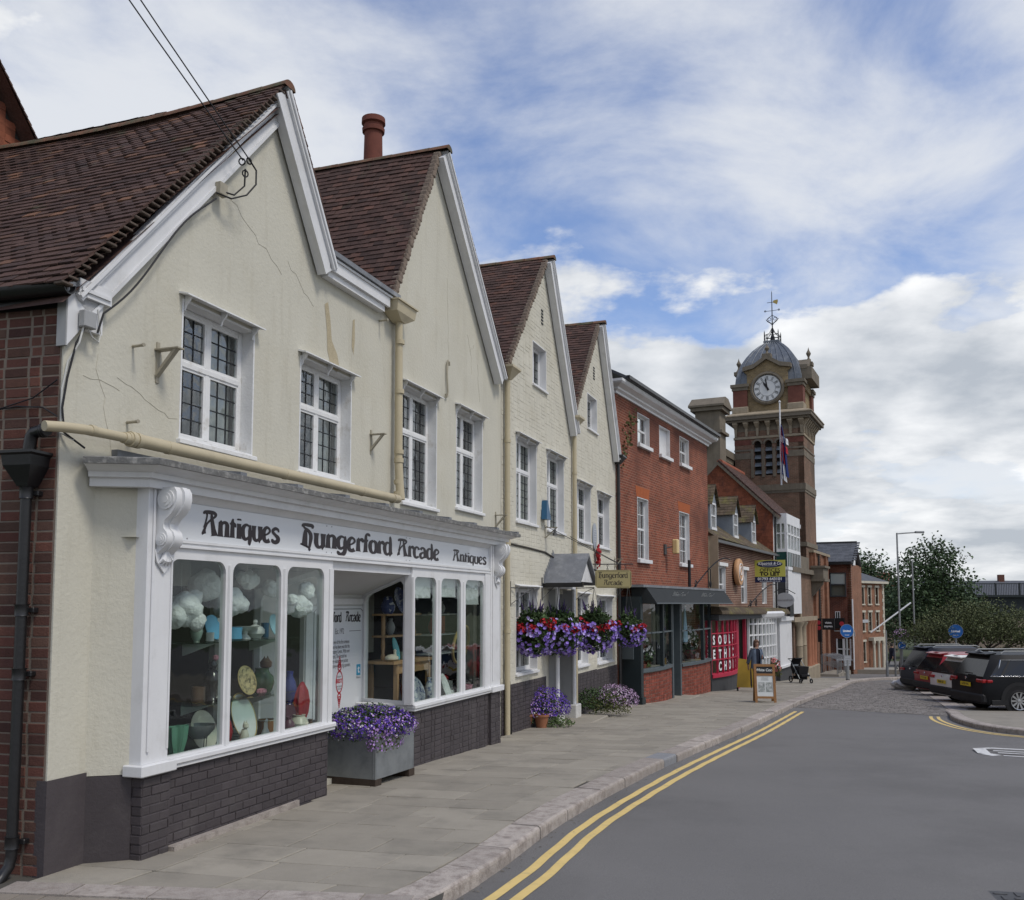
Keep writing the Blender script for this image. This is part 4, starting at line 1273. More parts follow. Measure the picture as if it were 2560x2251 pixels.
# pilasters
def pilaster(u0,u1,zb,zt,corb_u):
    mb=MB();mb.bbox(u0,u1,-.03,.12,zb,zt,.006);mb.bbox(u0+.05,u0+.075,-.048,-.029,zb+.1,zt,.006);mb.bbox(u1-.03,u1-.008,-.04,-.029,zb+.1,zt,.005)
    p=mb.build('pilaster','white_paint',sh)
    MB().bbox(u0-.05,u1+.06,-.085,.12,zb-.09,zb+.004,.008).build('plinth_block','white_paint',p)
    # scrolled console under the cornice
    c=MB()
    prof=[(-.03,3.09),(-.21,3.09),(-.235,3.05),(-.24,2.99),(-.225,2.92),(-.18,2.86),(-.13,2.82),(-.105,2.78),(-.11,2.74),(-.14,2.71),(-.155,2.67),(-.15,2.62),(-.12,2.58),(-.08,2.55),(-.04,2.51),(-.03,2.50)]
    c.prism([(corb_u,v,z)for v,z in prof],(.2,0,0))
    c.prism([(corb_u+.07,v*1.12-.0,z)for v,z in prof[1:14]]+[(corb_u+.07,-.04,2.6),(corb_u+.07,-.04,3.05)],(.06,0,0))
    for s_ in(corb_u-.016,corb_u+.2):
        for(v,z,r)in((-.135,2.985,.085),(-.092,2.645,.055)):
            for q,rr_ in enumerate((r,r*.68,r*.36)):
                M=Matrix.Translation((s_+(-.006*q if s_<corb_u else .006*q),v,z))@Matrix.Rotation(PI/2,4,'Y')
                c.lathe([(rr_,0),(rr_,.014),(rr_*.9,.018),(rr_*.75,.01)],16,M)
    for k in range(5):
        a=-.9+k*.45
        c.tube([(corb_u+.1,-.06,2.55),(corb_u+.1+.07*math.sin(a),-.075,2.50-.04*math.cos(a)),(corb_u+.1+.10*math.sin(a),-.05,2.47-.05*math.cos(a))],[.02,.018,.006],6)
    c.prism([(corb_u-.03,-.034,2.56),(corb_u+.0,-.034,2.46),(corb_u+.1,-.034,2.36),(corb_u+.2,-.034,2.46),(corb_u+.23,-.034,2.56)],(0,-.018,0))
    c.build('console','white_paint',p,smooth=True)
pilaster(-.03,.295,.765,3.1,.06);pilaster(8.13,8.56,.745,3.1,8.27)
# window frames with round-cornered lights
GL=[(.30,1.085),(1.195,2.022),(2.14,2.885)];GRt=[(5.25,5.985),(6.165,6.905),(7.095,7.865)]
def front(u0,u1,lights,z0,z1):
    hl=[rrect(a,b,z0+.02,z1)for a,b in lights]
    fr=wall(MB(),rect(u0,u1,z0-.01,2.60),hl,.06,.0).build('window_frame','white_paint',sh)
    for a,b in zip(lights,lights[1:]):
        m_=(a[1]+b[0])/2;MB().tube([(m_,-.004,z0),(m_,-.004,z1-.03)],.022,8).build('mullion_bead','white_paint',fr)
    for a,b in lights:
        MB().box(a-.02,b+.02,.026,.032,z0,z1+.02).build('pane','glass',fr)
    return fr
front(.29,3.07,GL,.765,2.495);front(5.19,8.13,GRt,.745,2.47)
MB().box(2.93,3.07,.06,.12,.765,2.6).box(2.99,3.075,-.012,-.001,.765,2.5).build('corner_post','white_paint',sh)
MB().box(5.16,5.19,.0,.1,.745,2.5).tube([(5.19,-.01,.75),(5.19,-.01,2.46)],.028,8).build('corner_post','white_paint',sh)
MB().box(7.9,8.13,-.016,-.001,.745,2.6).build('end_panel','white_paint',sh)
# fascia
MB().box(.29,8.45,.03,.12,2.59,3.12).build('fascia','white_paint',sh)
fa=MB();fa.box(.40,8.36,.018,.029,2.665,3.005);fb=fa.build('sign_board','sign_white',sh)
mb=MB()
for(z0,z1,o)in((2.595,2.615,.045),(2.615,2.640,.022),(2.640,2.662,.034)):mb.box(.30,8.44,-o+.02,.03,z0,z1-.001)
mb.build('fascia_bead','white_paint',sh)
mb=MB();mb.prism([(.3,.028,3.006),(.3,-.03,3.075),(.3,-.03,3.10),(.3,.028,3.10)],(8.14,0,0));mb.build('cavetto','white_paint',sh)
for k in(.42,2.95,5.02,8.3):
    for z in(2.685,2.985):
        for d_ in(0,.11):MB().lathe([(.008,0),(.007,.004),(0,.005)],6,Matrix.Translation((k+d_,.018,z))@Matrix.Rotation(PI/2,4,'X')).build('screw','lettering_grey',fb)if 'lettering_grey' in MATS else mat('lettering_grey',(.25,.25,.26),.5,.1)
for txt,ua,ub,zb,hh in(('Antiques',.74,2.0,2.735,.215),('Hungerford',2.42,4.62,2.735,.23),('Arcade',4.76,6.13,2.735,.215),('Antiques',6.63,8.02,2.745,.165)):
    curly(txt,hh,ub-ua,ua,zb,.0165).build('lettering','lettering',fb)
# sun-bleached sticker behind the last word
mb=MB();vo,F=fill([(7.3,2.98),(7.6,2.99),(8.1,2.955),(8.13,2.87),(8.2,2.83),(8.12,2.77),(7.9,2.70),(7.6,2.70),(7.2,2.705)]);mb.add([(p.x,.0172,p.y)for p in vo],[tuple(f)for f in F]);mb.build('sticker','white_gloss',fb)if 'white_gloss' in MATS else(mat('white_gloss',(.80,.82,.84),.2,.02),mb.build('sticker','white_gloss',fb))
# cornice with lead top
path=[(-.24,.38),(-.04,.0),(8.6,.0),(8.6,.38)]
MB().sweep([(-.02,3.075),(.085,3.075),(.085,3.145),(.095,3.148),(.128,3.15),(.128,3.193),(.145,3.197),(.165,3.205),(.2,3.222),(.245,3.236),(.262,3.246),(.262,3.262),(-.02,3.262)],path).build('cornice','white_paint',sh)
MB().sweep([(-.02,3.264),(.262,3.264),(.268,3.238),(.285,3.24),(.285,3.290),(.26,3.30),(-.02,3.33),(-.36,3.36),(-.37,3.26)],path).build('lead_capping','lead_mossy',sh)
MB().box(-.05,8.62,.30,.37,3.30,3.42).build('lead_upstand','lead',sh)
for i in range(9):
    u=.9+i*.98
    MB().prism([(u,-.27,3.292),(u+.1,-.27,3.292),(u+.12,.3,3.35),(u-.02,.3,3.35)],(0,0,.035)).build('lead_roll','lead',sh)
# lobby
MB().box(3.0,5.3,.031,.07,2.49,2.6).build('lobby_beam','white_paint',sh)
mb=MB();mb.quad((3.0,.05,2.52),(5.25,.05,2.50),(5.55,.88,2.22),(2.9,.88,2.22));mb.build('lobby_soffit','lobby_white',sh)if 'lobby_white' in MATS else(mat('lobby_white',(.55,.55,.53),.7,.05,2),mb.build('lobby_soffit','lobby_white',sh))
bw=wall(MB(),rect(2.9,5.6,-.2,2.5),[rect(3.3,3.9,0,2.05)],.06,.88).build('back_wall','lobby_white',sh)
MB().box(3.92,4.06,.86,.879,-.1,2.15).build('door_stile','white_paint',bw)
MB().box(4.0,5.5,.855,.879,2.09,2.17).build('door_head','white_paint',bw)
po=MB().box(4.06,5.44,.866,.879,-.05,2.07).build('poster','sign_white',bw)
lt=MB()
def put(txt,size,u,z,al='CENTER',sx=1.0,bold=0.0,m='lettering',par=None,v=.8648):
    t=text_mesh(txt,size,al,sx=sx,bold=bold)
    moved(t,Matrix.Translation((u,v,z)));return t.build('lettering',m,par or po)
curly('Hungerford',.13,.62,4.19,1.86,.8655).build('lettering','lettering',po);curly('Arcade',.13,.42,4.92,1.86,.8655).build('lettering','lettering',po)
put('Est. 1972',.105,4.76,1.73,sx=.6)
for a,b in((4.2,4.5),(5.02,5.34)):lt.box(a,b,.8640,.8655,1.727,1.733)
for a in((4.10,4.108,.42,2.0),(5.395,5.403,.42,2.0)):lt.box(a[0],a[1],.8640,.8655,a[2],a[3])
for z in(2.03,.40):lt.box(4.16,5.35,.8640,.8655,z-.004,z+.004)
for(u,z,a,b)in((4.104,2.0,4.16,2.03),(5.35,2.03,5.399,2.0)):lt.prism([(u,.8652,z),(a,.8652,b),(a,.8652,b-.01),(u,.8652,z-.01)],(0,-.001,0))
lt.build('border','lettering',po)
for i,l in enumerate(['Hungerford Arcade was one of the first antiques','centres in the country and has been awarded the',"title of Britain's Best Antiques Centre. With over",'100 dealers under one roof, The Arcade has','something to entice every visitor, from pocket','money purchasers to lottery-winning big spenders.']):
    put(l,.075,4.17,1.59-i*.063,'LEFT',sx=.58)
mat('sign_blue',(.03,.09,.30),.4,.04);mat('sign_cyan',(.05,.30,.48),.4,.04);mat('sign_red',(.42,.035,.05),.4,.04);mat('sign_pink',(.45,.06,.16),.4,.05)
for nm,u,z,t in(('sign_blue',4.22,1.19,'f'),('sign_pink',4.22,.93,'o'),('sign_cyan',5.29,1.19,'t')):
    k=MB().bbox(u-.055,u+.055,.862,.8655,z-.075,z+.075,.002).build('badge',nm,po);put(t,.15,u,z+.005,m='white_gloss',par=k,v=.8612,bold=.004)
put('Like us',.045,4.22,1.085,sx=.7);put('Follow us',.045,5.29,1.085,sx=.7);put('Follow us',.045,4.22,.825,sx=.7)
cr=MB()
M=Matrix.Translation((4.77,.8652,1.06))@Matrix.Rotation(PI/2,4,'X')
cr.lathe([(.105,0),(.105,.002),(.09,.002),(.09,0)],28,M@Matrix.Diagonal((.9,1.45,1,1)),cap=False)
for sgn in(1,-1):
    for k in range(5):
        cr.lathe([(.05-k*.009,0),(.05-k*.009,.002),(.03-k*.006,.002),(.03-k*.006,0)],14,Matrix.Translation((4.77,.8652,1.06+sgn*(.19+k*.035)))@Matrix.Rotation(PI/2,4,'X'),cap=False)
cr.build('crest','sign_red',po);put("Britain's",.04,4.77,1.13,sx=.8);put('BEST',.075,4.77,1.07,m='sign_red',bold=.003);put('ANTIQUES',.03,4.77,1.0);put('CENTRE',.03,4.77,.965)
put('Tel: 01488 683701',.07,4.2,.55,'LEFT',sx=.8)
# side lights of the lobby: right one seen face on
def splay(p,q,zf,zb,nm):
    a=Vector((p[0],p[1],0));b=Vector((q[0],q[1],0));d=(b-a);L=d.length;d.normalize();n=Vector((d.y,-d.x,0))
    def W(s,o,z):r=a+d*s+n*o;return(r.x,r.y,z)
    out=[(0,.74),(L,.74),(L,zb),(0,zf)]
    t=lambda s:lerp(zf,zb,s/L)
    hole=[(.07,.79),(L-.07,.79),(L-.07,t(L-.07)-.16),(L-.1,t(L-.1)-.10),(L-.17,t(L-.17)-.07),(.2,t(.2)-.06),(.12,t(.12)-.07),(.07,t(.07)-.14)]
    m_=MB();vo,F=fill(out,[hole])
    for o in(0,.06):m_.add([W(x.x,-o,x.y)for x in vo],[tuple(f)for f in F])
    for s0,s1 in zip(hole,hole[1:]+hole[:1]):m_.quad(W(s0[0],0,s0[1]),W(s1[0],0,s1[1]),W(s1[0],-.06,s1[1]),W(s0[0],-.06,s0[1]))
    fr=m_.build(nm,'white_paint',sh)
    g=MB();g.poly([W(s_[0],-.03,s_[1])for s_ in hole]);g.build('pane','glass',fr)
splay((5.22,.05),(5.46,.88),2.52,2.26,'side_window');splay((3.04,.06),(2.88,.88),2.52,2.26,'side_window')
# interior surfaces
mb=MB();mb.box(.12,3.0,.12,2.3,.60,.66);mb.build('display_floor','display_dark',sh)if 'display_dark' in MATS else(mat('display_dark',(.05,.048,.045),.6,.1),mb.build('display_floor','display_dark',sh))
MB().box(5.5,8.5,.12,2.6,.58,.645).build('display_floor','display_dark',sh)
mb=MB();mb.quad((-.1,.06,2.66),(8.5,.06,2.66),(8.5,3.4,2.66),(-.1,3.4,2.66));mb.build('ceiling','shop_ceiling',sh)
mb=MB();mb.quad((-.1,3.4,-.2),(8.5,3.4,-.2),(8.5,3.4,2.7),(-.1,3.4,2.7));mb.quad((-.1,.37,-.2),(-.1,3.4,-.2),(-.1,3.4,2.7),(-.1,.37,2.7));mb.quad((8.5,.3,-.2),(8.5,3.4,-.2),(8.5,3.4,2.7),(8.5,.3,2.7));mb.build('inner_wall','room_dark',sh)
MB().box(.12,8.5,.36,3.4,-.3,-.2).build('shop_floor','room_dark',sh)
MB().box(1.62,1.86,1.65,1.85,.6,2.66).build('inner_post','inner_brick',sh)if 'inner_brick' in MATS else(mat('inner_brick',(.42,.41,.36),.9,.08,4),MB().box(1.62,1.86,1.65,1.85,.6,2.66).build('inner_post','inner_brick',sh))
MB().box(.3,3.0,1.5,1.58,2.3,2.66).build('inner_beam','inner_brick',sh)
MB().box(2.55,2.85,1.2,1.28,.6,2.4).build('inner_panel','inner_brick',sh)
MB().box(6.9,7.7,1.9,1.96,1.3,2.3).build('inner_panel','inner_brick',sh)
# roller blinds in the right-hand lights
for(a,b),zb in zip(GRt,(2.18,2.21,2.10)):
    MB().box(a+.0,b-.01,.09,.095,zb,2.5).box(a,b-.01,.085,.1,zb-.012,zb+.01).build('blind','blind',sh)if 'blind' in MATS else(mat('blind',(.56,.57,.56),.9,.04),MB().box(a,b-.01,.09,.095,zb,2.5).build('blind','blind',sh))

# ================================================================== pipes and fixings on the gabled houses
def torus(mb,c,axis,R,r,n=14,m=6):
    """ring at c, normal axis"""
    q=Vector(axis).to_track_quat('Z','Y').to_matrix().to_4x4();M=Matrix.Translation(c)@q
    o=len(mb.v)
    for i in range(n):
        a=2*PI*i/n
        for j in range(m):
            b=2*PI*j/m;x=(R+r*math.cos(b))
            mb.v.append(tuple(M@Vector((x*math.cos(a),x*math.sin(a),r*math.sin(b)))))
    for i in range(n):
        for j in range(m):mb.f.append((o+i*m+j,o+((i+1)%n)*m+j,o+((i+1)%n)*m+(j+1)%m,o+i*m+(j+1)%m))
pp=FM.thing('rainwater_pipe','beige waste pipe running level along the wall above the shop cornice','pipe',0,0,0)
MB().tube([(-.26,-.10,3.475),(-.12,-.13,3.49),(.1,-.15,3.505),(.58,-.15,3.515)],.042,12).build('pipe','pipe_beige',pp,smooth=True)
MB().tube([(.58,-.15,3.515),(.70,-.15,3.515),(5.60,-.15,3.53),(5.78,-.15,3.53)],[.055,.058,.058,.058],14).build('pipe','pipe_beige',pp,smooth=True)
for u,r in((.18,.046),(.56,.05),(.63,.068),(.70,.068),(1.1,.061),(3.0,.061),(4.75,.061),(5.62,.066)):
    MB().tube([(u-.025,-.15,3.512+(u-.6)*.003),(u+.025,-.15,3.512+(u-.6)*.003)],r,14).build('collar','pipe_beige',pp,smooth=True)
d1=FM.thing('downpipe','beige downpipe with box hopper between the first and second gable','pipe',5.86,0,0)
MB().tube([(0,-.15,3.53),(0,-.13,3.75),(0,-.11,4.1),(0,-.10,6.1)],[.06,.058,.056,.052],14).build('pipe','pipe_beige',d1,smooth=True)
for z in(3.62,3.78,4.08,4.2,5.05,5.75):MB().tube([(0,-.115,z-.03),(0,-.115,z+.03)],.066,14).build('collar','pipe_beige',d1,smooth=True)
h=MB();h.prism([(-.34,-.02,6.28),(.30,-.02,6.28),(.30,-.26,6.28),(-.34,-.26,6.28)],(0,0,-.02))
a=[(-.32,-.24),(.28,-.24),(.28,0),(-.32,0)];b=[(-.30,-.22),(.26,-.22),(.26,0),(-.30,0)];c=[(-.07,-.17),(.08,-.17),(.08,-.02),(-.07,-.02)]
def loft(mb,rings):
    o=len(mb.v);n=len(rings[0][0])
    for pts,z in rings:mb.v+=[(p[0],p[1],z)for p in pts]
    for i in range(len(rings)-1):
        for k in range(n):mb.f.append((o+i*n+k,o+i*n+(k+1)%n,o+(i+1)*n+(k+1)%n,o+(i+1)*n+k))
    mb.f.append(tuple(o+k for k in range(n-1,-1,-1)));mb.f.append(tuple(o+(len(rings)-1)*n+k for k in range(n)))
    return mb
loft(h,[(c,6.03),(b,6.12),(a,6.26)]);h.build('hopper','pipe_beige',d1)
def down(u,zt,zb,r,lab,m='pipe_beige',coll=(5.1,3.2,1.6),hop=True,b=0):
    t=FM.thing('downpipe',lab,'pipe',u,0,0)
    MB().tube([(0,-.08,zb),(0,-.08,zt)],r,12).build('pipe',m,t,smooth=True)
    for z in coll:
        if zb<z<zt:MB().tube([(0,-.08,z-.03),(0,-.08,z+.03)],r*1.2,12).build('collar',m,t,smooth=True)
    if hop:loft(MB(),[([(-.06,-.14),(.06,-.14),(.06,0),(-.06,0)],zt-.03),([(-.2,-.24),(.2,-.24),(.2,0),(-.2,0)],zt+.13),([(-.24,-.27),(.24,-.27),(.24,0),(-.24,0)],zt+.16),([(-.24,-.27),(.24,-.27),(.24,0),(-.24,0)],zt+.2)]).build('hopper',m,t)
    return t
down(10.42,6.28,-.35,.052,'beige downpipe between the rendered gable and the painted brick gable')
down(15.0,6.2,-.5,.05,'cream downpipe between the two painted brick gables')
down(19.42,5.95,-.7,.05,'black downpipe where the painted brick meets the red brick house',m='pipe_black')
# black drainpipe with hopper on the side house
bp=FB.thing('drainpipe','black cast iron drainpipe with hopper head on the brick side wall','pipe',5.775,0,0)
MB().tube([(.0,-.09,3.20),(.02,-.09,3.36),(.03,-.09,3.43),(.06,-.09,3.465),(.13,-.10,3.475),(.20,-.12,3.475)],.05,12).build('elbow','pipe_black',bp,smooth=True)
torus_m=MB();torus(torus_m,(.14,-.1,3.475),(1,0,0),.05,.008);torus(torus_m,(.17,-.11,3.475),(1,0,0),.05,.008);torus_m.build('elbow_ring','pipe_black',bp,smooth=True)
loft(MB(),[([(-.045,-.14),(.055,-.14),(.055,-.03),(-.045,-.03)],3.03),([(-.06,-.15),(.07,-.15),(.07,-.02),(-.06,-.02)],3.06),([(-.125,-.21),(.135,-.21),(.135,0),(-.125,0)],3.19),([(-.135,-.22),(.145,-.22),(.145,0),(-.135,0)],3.27),([(-.16,-.24),(.17,-.24),(.17,0),(-.16,0)],3.285),([(-.16,-.24),(.17,-.24),(.17,0),(-.16,0)],3.305)]).build('hopper_head','pipe_black',bp)
MB().tube([(.0,-.085,3.04),(.0,-.085,.16),(-.005,-.10,.08),(-.02,-.17,.0),(-.025,-.21,-.03)],.043,12).build('pipe','pipe_black',bp,smooth=True)
for z in(2.98,2.05,1.55,.26):
    MB().tube([(0,-.085,z-.045),(0,-.085,z-.035),(0,-.085,z+.035),(0,-.085,z+.045)],[.056,.052,.052,.057],12).build('socket','pipe_black',bp,smooth=True)
    MB().bbox(.03,.09,-.06,.0,z-.02,z+.02).build('lug','pipe_black',bp)
gu=FB.thing('gutter','black half-round gutter under the tiled eave at the left','gutter',0,0,4.6)
mb=MB();n=10
for i,u in enumerate((2.5,6.1)):
    for k in range(n+1):
        a=PI+PI*k/n;mb.v.append((u,-.075+.075*math.cos(a),.065+.085*math.sin(a)))
    for k in range(n+1):
        a=2*PI-PI*k/n;mb.v.append((u,-.075+.066*math.cos(a),.067+.075*math.sin(a)))
m=2*(n+1)
for k in range(m):mb.f.append((k,(k+1)%m,m+(k+1)%m,m+k))
mb.f.append(tuple(range(m)));mb.f.append(tuple(m+k for k in range(m-1,-1,-1)))
mb.build('trough','pipe_black',gu,smooth=True);MB().box(2.5,6.0,-.02,.0,-.1,.1).build('fascia','pipe_black',gu)
# alarm / junction box with its cables
jb=FM.thing('junction_box','grey plastic junction box on the white eave board','junction box',.13,-.06,4.42)
MB().bbox(-.05,.085,-.07,.0,-.06,.08,.008).build('body','grey_paint',jb)
MB().tube([(-.02,-.03,-.06),(-.05,-.02,-.2),(-.10,.04,-.36),(-.14,.05,-.6),(-.14,.05,-.95),(-.05,.0,-1.0)],.008,6).build('cable','cable_white',jb)
MB().tube([(.03,-.03,-.06),(.08,-.03,-.12),(.16,-.02,-.14),(.19,-.01,-.06),(.15,-.01,.14)],.006,6).build('cable','cable_white',jb)
MB().tube([(.0,-.02,-.06),(-.06,.0,-.2),(-.12,.02,-.5),(-.15,.03,-.75),(-.13,.02,-.95),(.05,-.02,-1.05)],.009,6).build('cable','cable',jb)
pts=[(.28,-.075,4.36)]
for i in range(20):
    t=i/19;pts.append((lerp(.33,1.78,t),-.085,lerp(4.66,6.30,t)-.12-.06*math.sin(t*7)))
ce=FM.thing('service_cable','black cable clipped along the first bargeboard to the overhead line bracket','cable',0,0,0)
MB().tube(pts,.009,6).build('clipped_run','cable',ce)
MB().tube([(1.78,-.085,6.20),(1.95,-.14,6.20),(2.12,-.2,6.30),(2.22,-.24,6.45),(2.22,-.24,6.6),(2.12,-.22,6.68)],.009,6).build('drop_loop','cable',ce)
MB().tube([(1.82,-.085,6.24),(1.98,-.15,6.25),(2.08,-.2,6.38),(2.06,-.22,6.55)],.009,6).build('drop_loop','cable',ce)
MB().bbox(1.80,1.92,-.12,-.05,6.20,6.33).build('bracket','iron_painted',ce)
for(c_,ax)in(((2.0,-.22,6.60),(1,.3,.4)),((2.06,-.22,6.50),(.5,1,.2)),((2.12,-.22,6.66),(.8,-.3,.6))):
    k=MB();torus(k,c_,ax,.032,.008,12,5);k.build('shackle','cable',ce,smooth=True)
oh=thing('overhead_cables','pair of thin overhead wires rising from the first gable to the sky','cable')
import_pts=[(Vector(FM.w(2.02,-.22,6.62)),Vector((-7.1,3.6,14.0))),(Vector(FM.w(2.12,-.22,6.68)),Vector((-6.9,3.6,14.1)))]
for a,b in import_pts:
    P=[a.lerp(b,i/14)-Vector((0,0,.55*math.sin(PI*i/14)))for i in range(15)]
    MB().tube(P,.007,5).build('wire','cable',oh)
wl=FB.thing('wall_cable','thin black wire drooping across the brick side wall','cable',0,0,0)
MB().tube([(5.0,-.02,3.62),(5.4,-.03,3.68),(5.75,-.03,3.76),(5.98,-.03,3.9)],.006,5).build('wire','cable',wl);MB().tube([(5.2,-.02,3.66),(5.6,-.03,3.70),(5.85,-.03,3.68),(5.99,-.03,3.6)],.006,5).build('wire','cable',wl)
# empty wall brackets
def wbracket(u,z,lab,s=1.0):
    t=FM.thing('wall_bracket',lab,'bracket',u,0,z)
    MB().box(-.02*s,.02*s,-.012,.0,-.30*s,.08*s).build('back_plate','iron_painted',t)
    MB().box(-.045*s,.045*s,-.26*s,.0,-.0,.012).build('arm','iron_painted',t)
    MB().prism([(-.035*s,-.24*s,.0),(-.035*s,-.20*s,-.0),(-.035*s,-.012,-.21*s),(-.035*s,-.012,-.25*s)],(.05*s,0,0)).build('brace','iron_painted',t)
wbracket(1.10,4.42,'empty metal wall bracket left of the first upper window');wbracket(5.25,4.34,'small empty wall bracket left of the beige downpipe',.85);wbracket(10.0,3.68,'small empty wall bracket above the right end of the shop cornice',.85);wbracket(19.2,3.3,'metal wall bracket beside the black downpipe at the red brick house',.9)
for u,z,lab in((.78,4.38,'iron peg sticking out of the render left of the wall bracket'),(.74,3.69,'short iron peg just above the level waste pipe'),(5.45,5.95,'iron peg below the hopper by the first gable')):
    t=FM.thing('iron_peg',lab,'peg',u,0,z);MB().tube([(0,0,0),(-.02,-.10,-.005),(-.03,-.15,-.005)],[.014,.013,.018],8).build('peg','iron_painted',t,smooth=True)

# ------------------------------------------------------------------ lamp bell, alarm box, plaques, hanging sign
ab=FM.thing('alarm_box','blue wedge-shaped alarm box between two upper windows','alarm box',12.78,-.02,4.02)
mat('alarm_blue',(.03,.10,.19),.4,.1)
MB().prism([(-.03,-.09,.22),(.06,-.09,.22),(.16,-.12,-.18),(-.13,-.12,-.18)],(0,.12,0)).build('case','alarm_blue',ab)
bl=FM.thing('bell_bracket','small hanging bell on an iron bracket below the blue alarm box','bell',12.95,0,3.62)
MB().box(-.02,.02,-.012,0,-.15,.12).box(-.03,.03,-.28,0,.06,.075).tube([(0,-.26,.06),(0,-.02,-.14)],.012,6).build('bracket','iron_painted',bl)
MB().lathe([(.0,.0),(.025,-.01),(.035,-.07),(.055,-.13),(.05,-.13)],12,Matrix.Translation((0,-.22,.03))).build('bell','iron',bl,smooth=True)
pq=FM.thing('wall_plaque','grey oval plaque between the last two upper windows','plaque',17.0,-.015,3.78)
mat('plaque',(.33,.36,.40),.6,.1)
MB().lathe([(.24,0),(.24,.02),(.21,.025),(.0,.02)],28,Matrix.Rotation(PI/2,4,'X')@Matrix.Diagonal((.8,1.35,1,1))).build('plate','plaque',pq,smooth=True)
k=MB();mat('plaque_text',(.55,.56,.58),.6,.1)
for i in range(6):k.box(-.11+abs(i-2.5)*.01,.11-abs(i-2.5)*.01,-.028,-.0255,.16-i*.06,.175-i*.06)
k.build('lettering','plaque_text',pq)
pw=FM.thing('poppy_wreath','red oval poppy wreath on the cream wall above the hanging sign','wreath',17.1,-.05,3.28)
mat('poppy',(.33,.02,.025),.7,.25,30)
k=MB();rw=random.Random(4)
for i in range(90):
    a=rw.uniform(0,2*PI);r=rw.uniform(.0,.15)
    c_=Vector((math.cos(a)*r*.95,-rw.uniform(.0,.05),math.sin(a)*r*2.0));q=rw.uniform(.03,.055)
    n_=Vector((rw.gauss(0,.5),-1,rw.gauss(0,.5))).normalized();M=Matrix.Translation(c_)@n_.to_track_quat('Z','Y').to_matrix().to_4x4()
    k.lathe([(0,.0),(q*.6,.008),(q,.02)],6,M)
k.build('poppies','poppy',pw,kind='stuff')
mat('sign_olive',(.34,.29,.14),.5,.05)
hs=thing('hanging_sign','olive hanging sign lettered over two lines outside the porch','sign',(2.08,19.95,2.43),0)
MB().prism([(-.33,-.012,.04),(-.29,-.012,.0),(.39,-.012,.0),(.43,-.012,.04),(.43,-.012,.34),(.39,-.012,.38),(-.29,-.012,.38),(-.33,-.012,.34)],(0,.024,0)).build('board','sign_olive',hs)
k=MB()
for(a,b,c_,d_)in((-.28,.38,.017,.024),(-.28,.38,.356,.363),(-.316,-.309,.05,.33),(.409,.416,.05,.33)):k.box(a,b,-.0145,-.0125,c_,d_)
k.build('border','lettering',hs)
curly('Hungerford',.115,.62,-.26,.215,-.0135,bold=1.0).build('lettering','lettering',hs);curly('Arcade',.105,.40,-.15,.065,-.0135,bold=1.0).build('lettering','lettering',hs)
k=MB();k.tube([(-.38,0,.50),(.47,0,.505)],.012,6);k.build('bar','pipe_black',hs)
for x in(-.07,.31):
    k=MB()
    for i in range(3):torus(k,(x,0,.40+i*.035),(1 if i%2 else 0,0 if i%2 else 1,0),.017,.005,10,5)
    k.build('chain','pipe_black',hs,smooth=True)
Mi=(Matrix.Translation(hs.location)).inverted()
for u in(12.98,14.8):
    P=[Mi@Vector(FM.w(u,-.02,3.72 if u<14 else 3.62)),Vector((.16+(u-12.98)*.01,0,.51))]
    MB().tube(P,.007,5).build('stay','cable',hs)

# ------------------------------------------------------------------ flowers
mat('leaf',(.05,.085,.03),.7,.25,12,rnd=.35);mat('leaf_pale',(.11,.16,.06),.7,.2,12,rnd=.3);mat('leaf_olive',(.09,.10,.035),.7,.2,12,rnd=.3)
mat('petunia',(.26,.17,.56),.6,.15,20,rnd=.28);mat('petunia_pale',(.42,.35,.66),.6,.1,20,rnd=.2);mat('geranium',(.36,.012,.022),.6,.15,20,rnd=.3)
mat('lobelia',(.10,.045,.34),.6,.15,20,rnd=.4);mat('lobelia_pale',(.36,.22,.50),.6,.15,20,rnd=.3);mat('flower_white',(.62,.6,.62),.6,.1);mat('flower_mauve',(.38,.26,.40),.6,.1,20,rnd=.3)
mat('salvia',(.05,.03,.10),.7,.2,20,rnd=.3);mat('moss_liner',(.04,.04,.025),.95,.2,20)
def leaves(mb,c,n_,s,rnd_,up=0.0):
    for _ in range(n_):
        p=c(rnd_);d=Vector((rnd_.gauss(0,1),rnd_.gauss(0,1),rnd_.gauss(0,.7)+up)).normalized();e=d.orthogonal().normalized()
        e.rotate(Matrix.Rotation(rnd_.uniform(0,2*PI),3,d));l=s*rnd_.uniform(.6,1.3);w_=l*.36
        mb.add([p,p+d*l*.5+e*w_,p+d*l,p+d*l*.5-e*w_+e.cross(d)*l*.12],[(0,1,2),(0,2,3)])
def blossoms(mb,c,n_,s,rnd_,petals=5,out=None,cup=.35):
    for _ in range(n_):
        p,nrm=c(rnd_);nrm=(nrm+Vector((rnd_.gauss(0,.35),rnd_.gauss(0,.35),rnd_.gauss(0,.35)))).normalized()
        e=nrm.orthogonal().normalized();f=nrm.cross(e);r=s*rnd_.uniform(.7,1.2);o=len(mb.v)
        mb.v.append(tuple(p-nrm*r*cup));k2=petals*2
        for q in range(k2):
            a=2*PI*q/k2;rr_=r*(1.0 if q%2 else .82);mb.v.append(tuple(p+(e*math.cos(a)+f*math.sin(a))*rr_))
        for q in range(k2):mb.f.append((o,o+1+q,o+1+(q+1)%k2))
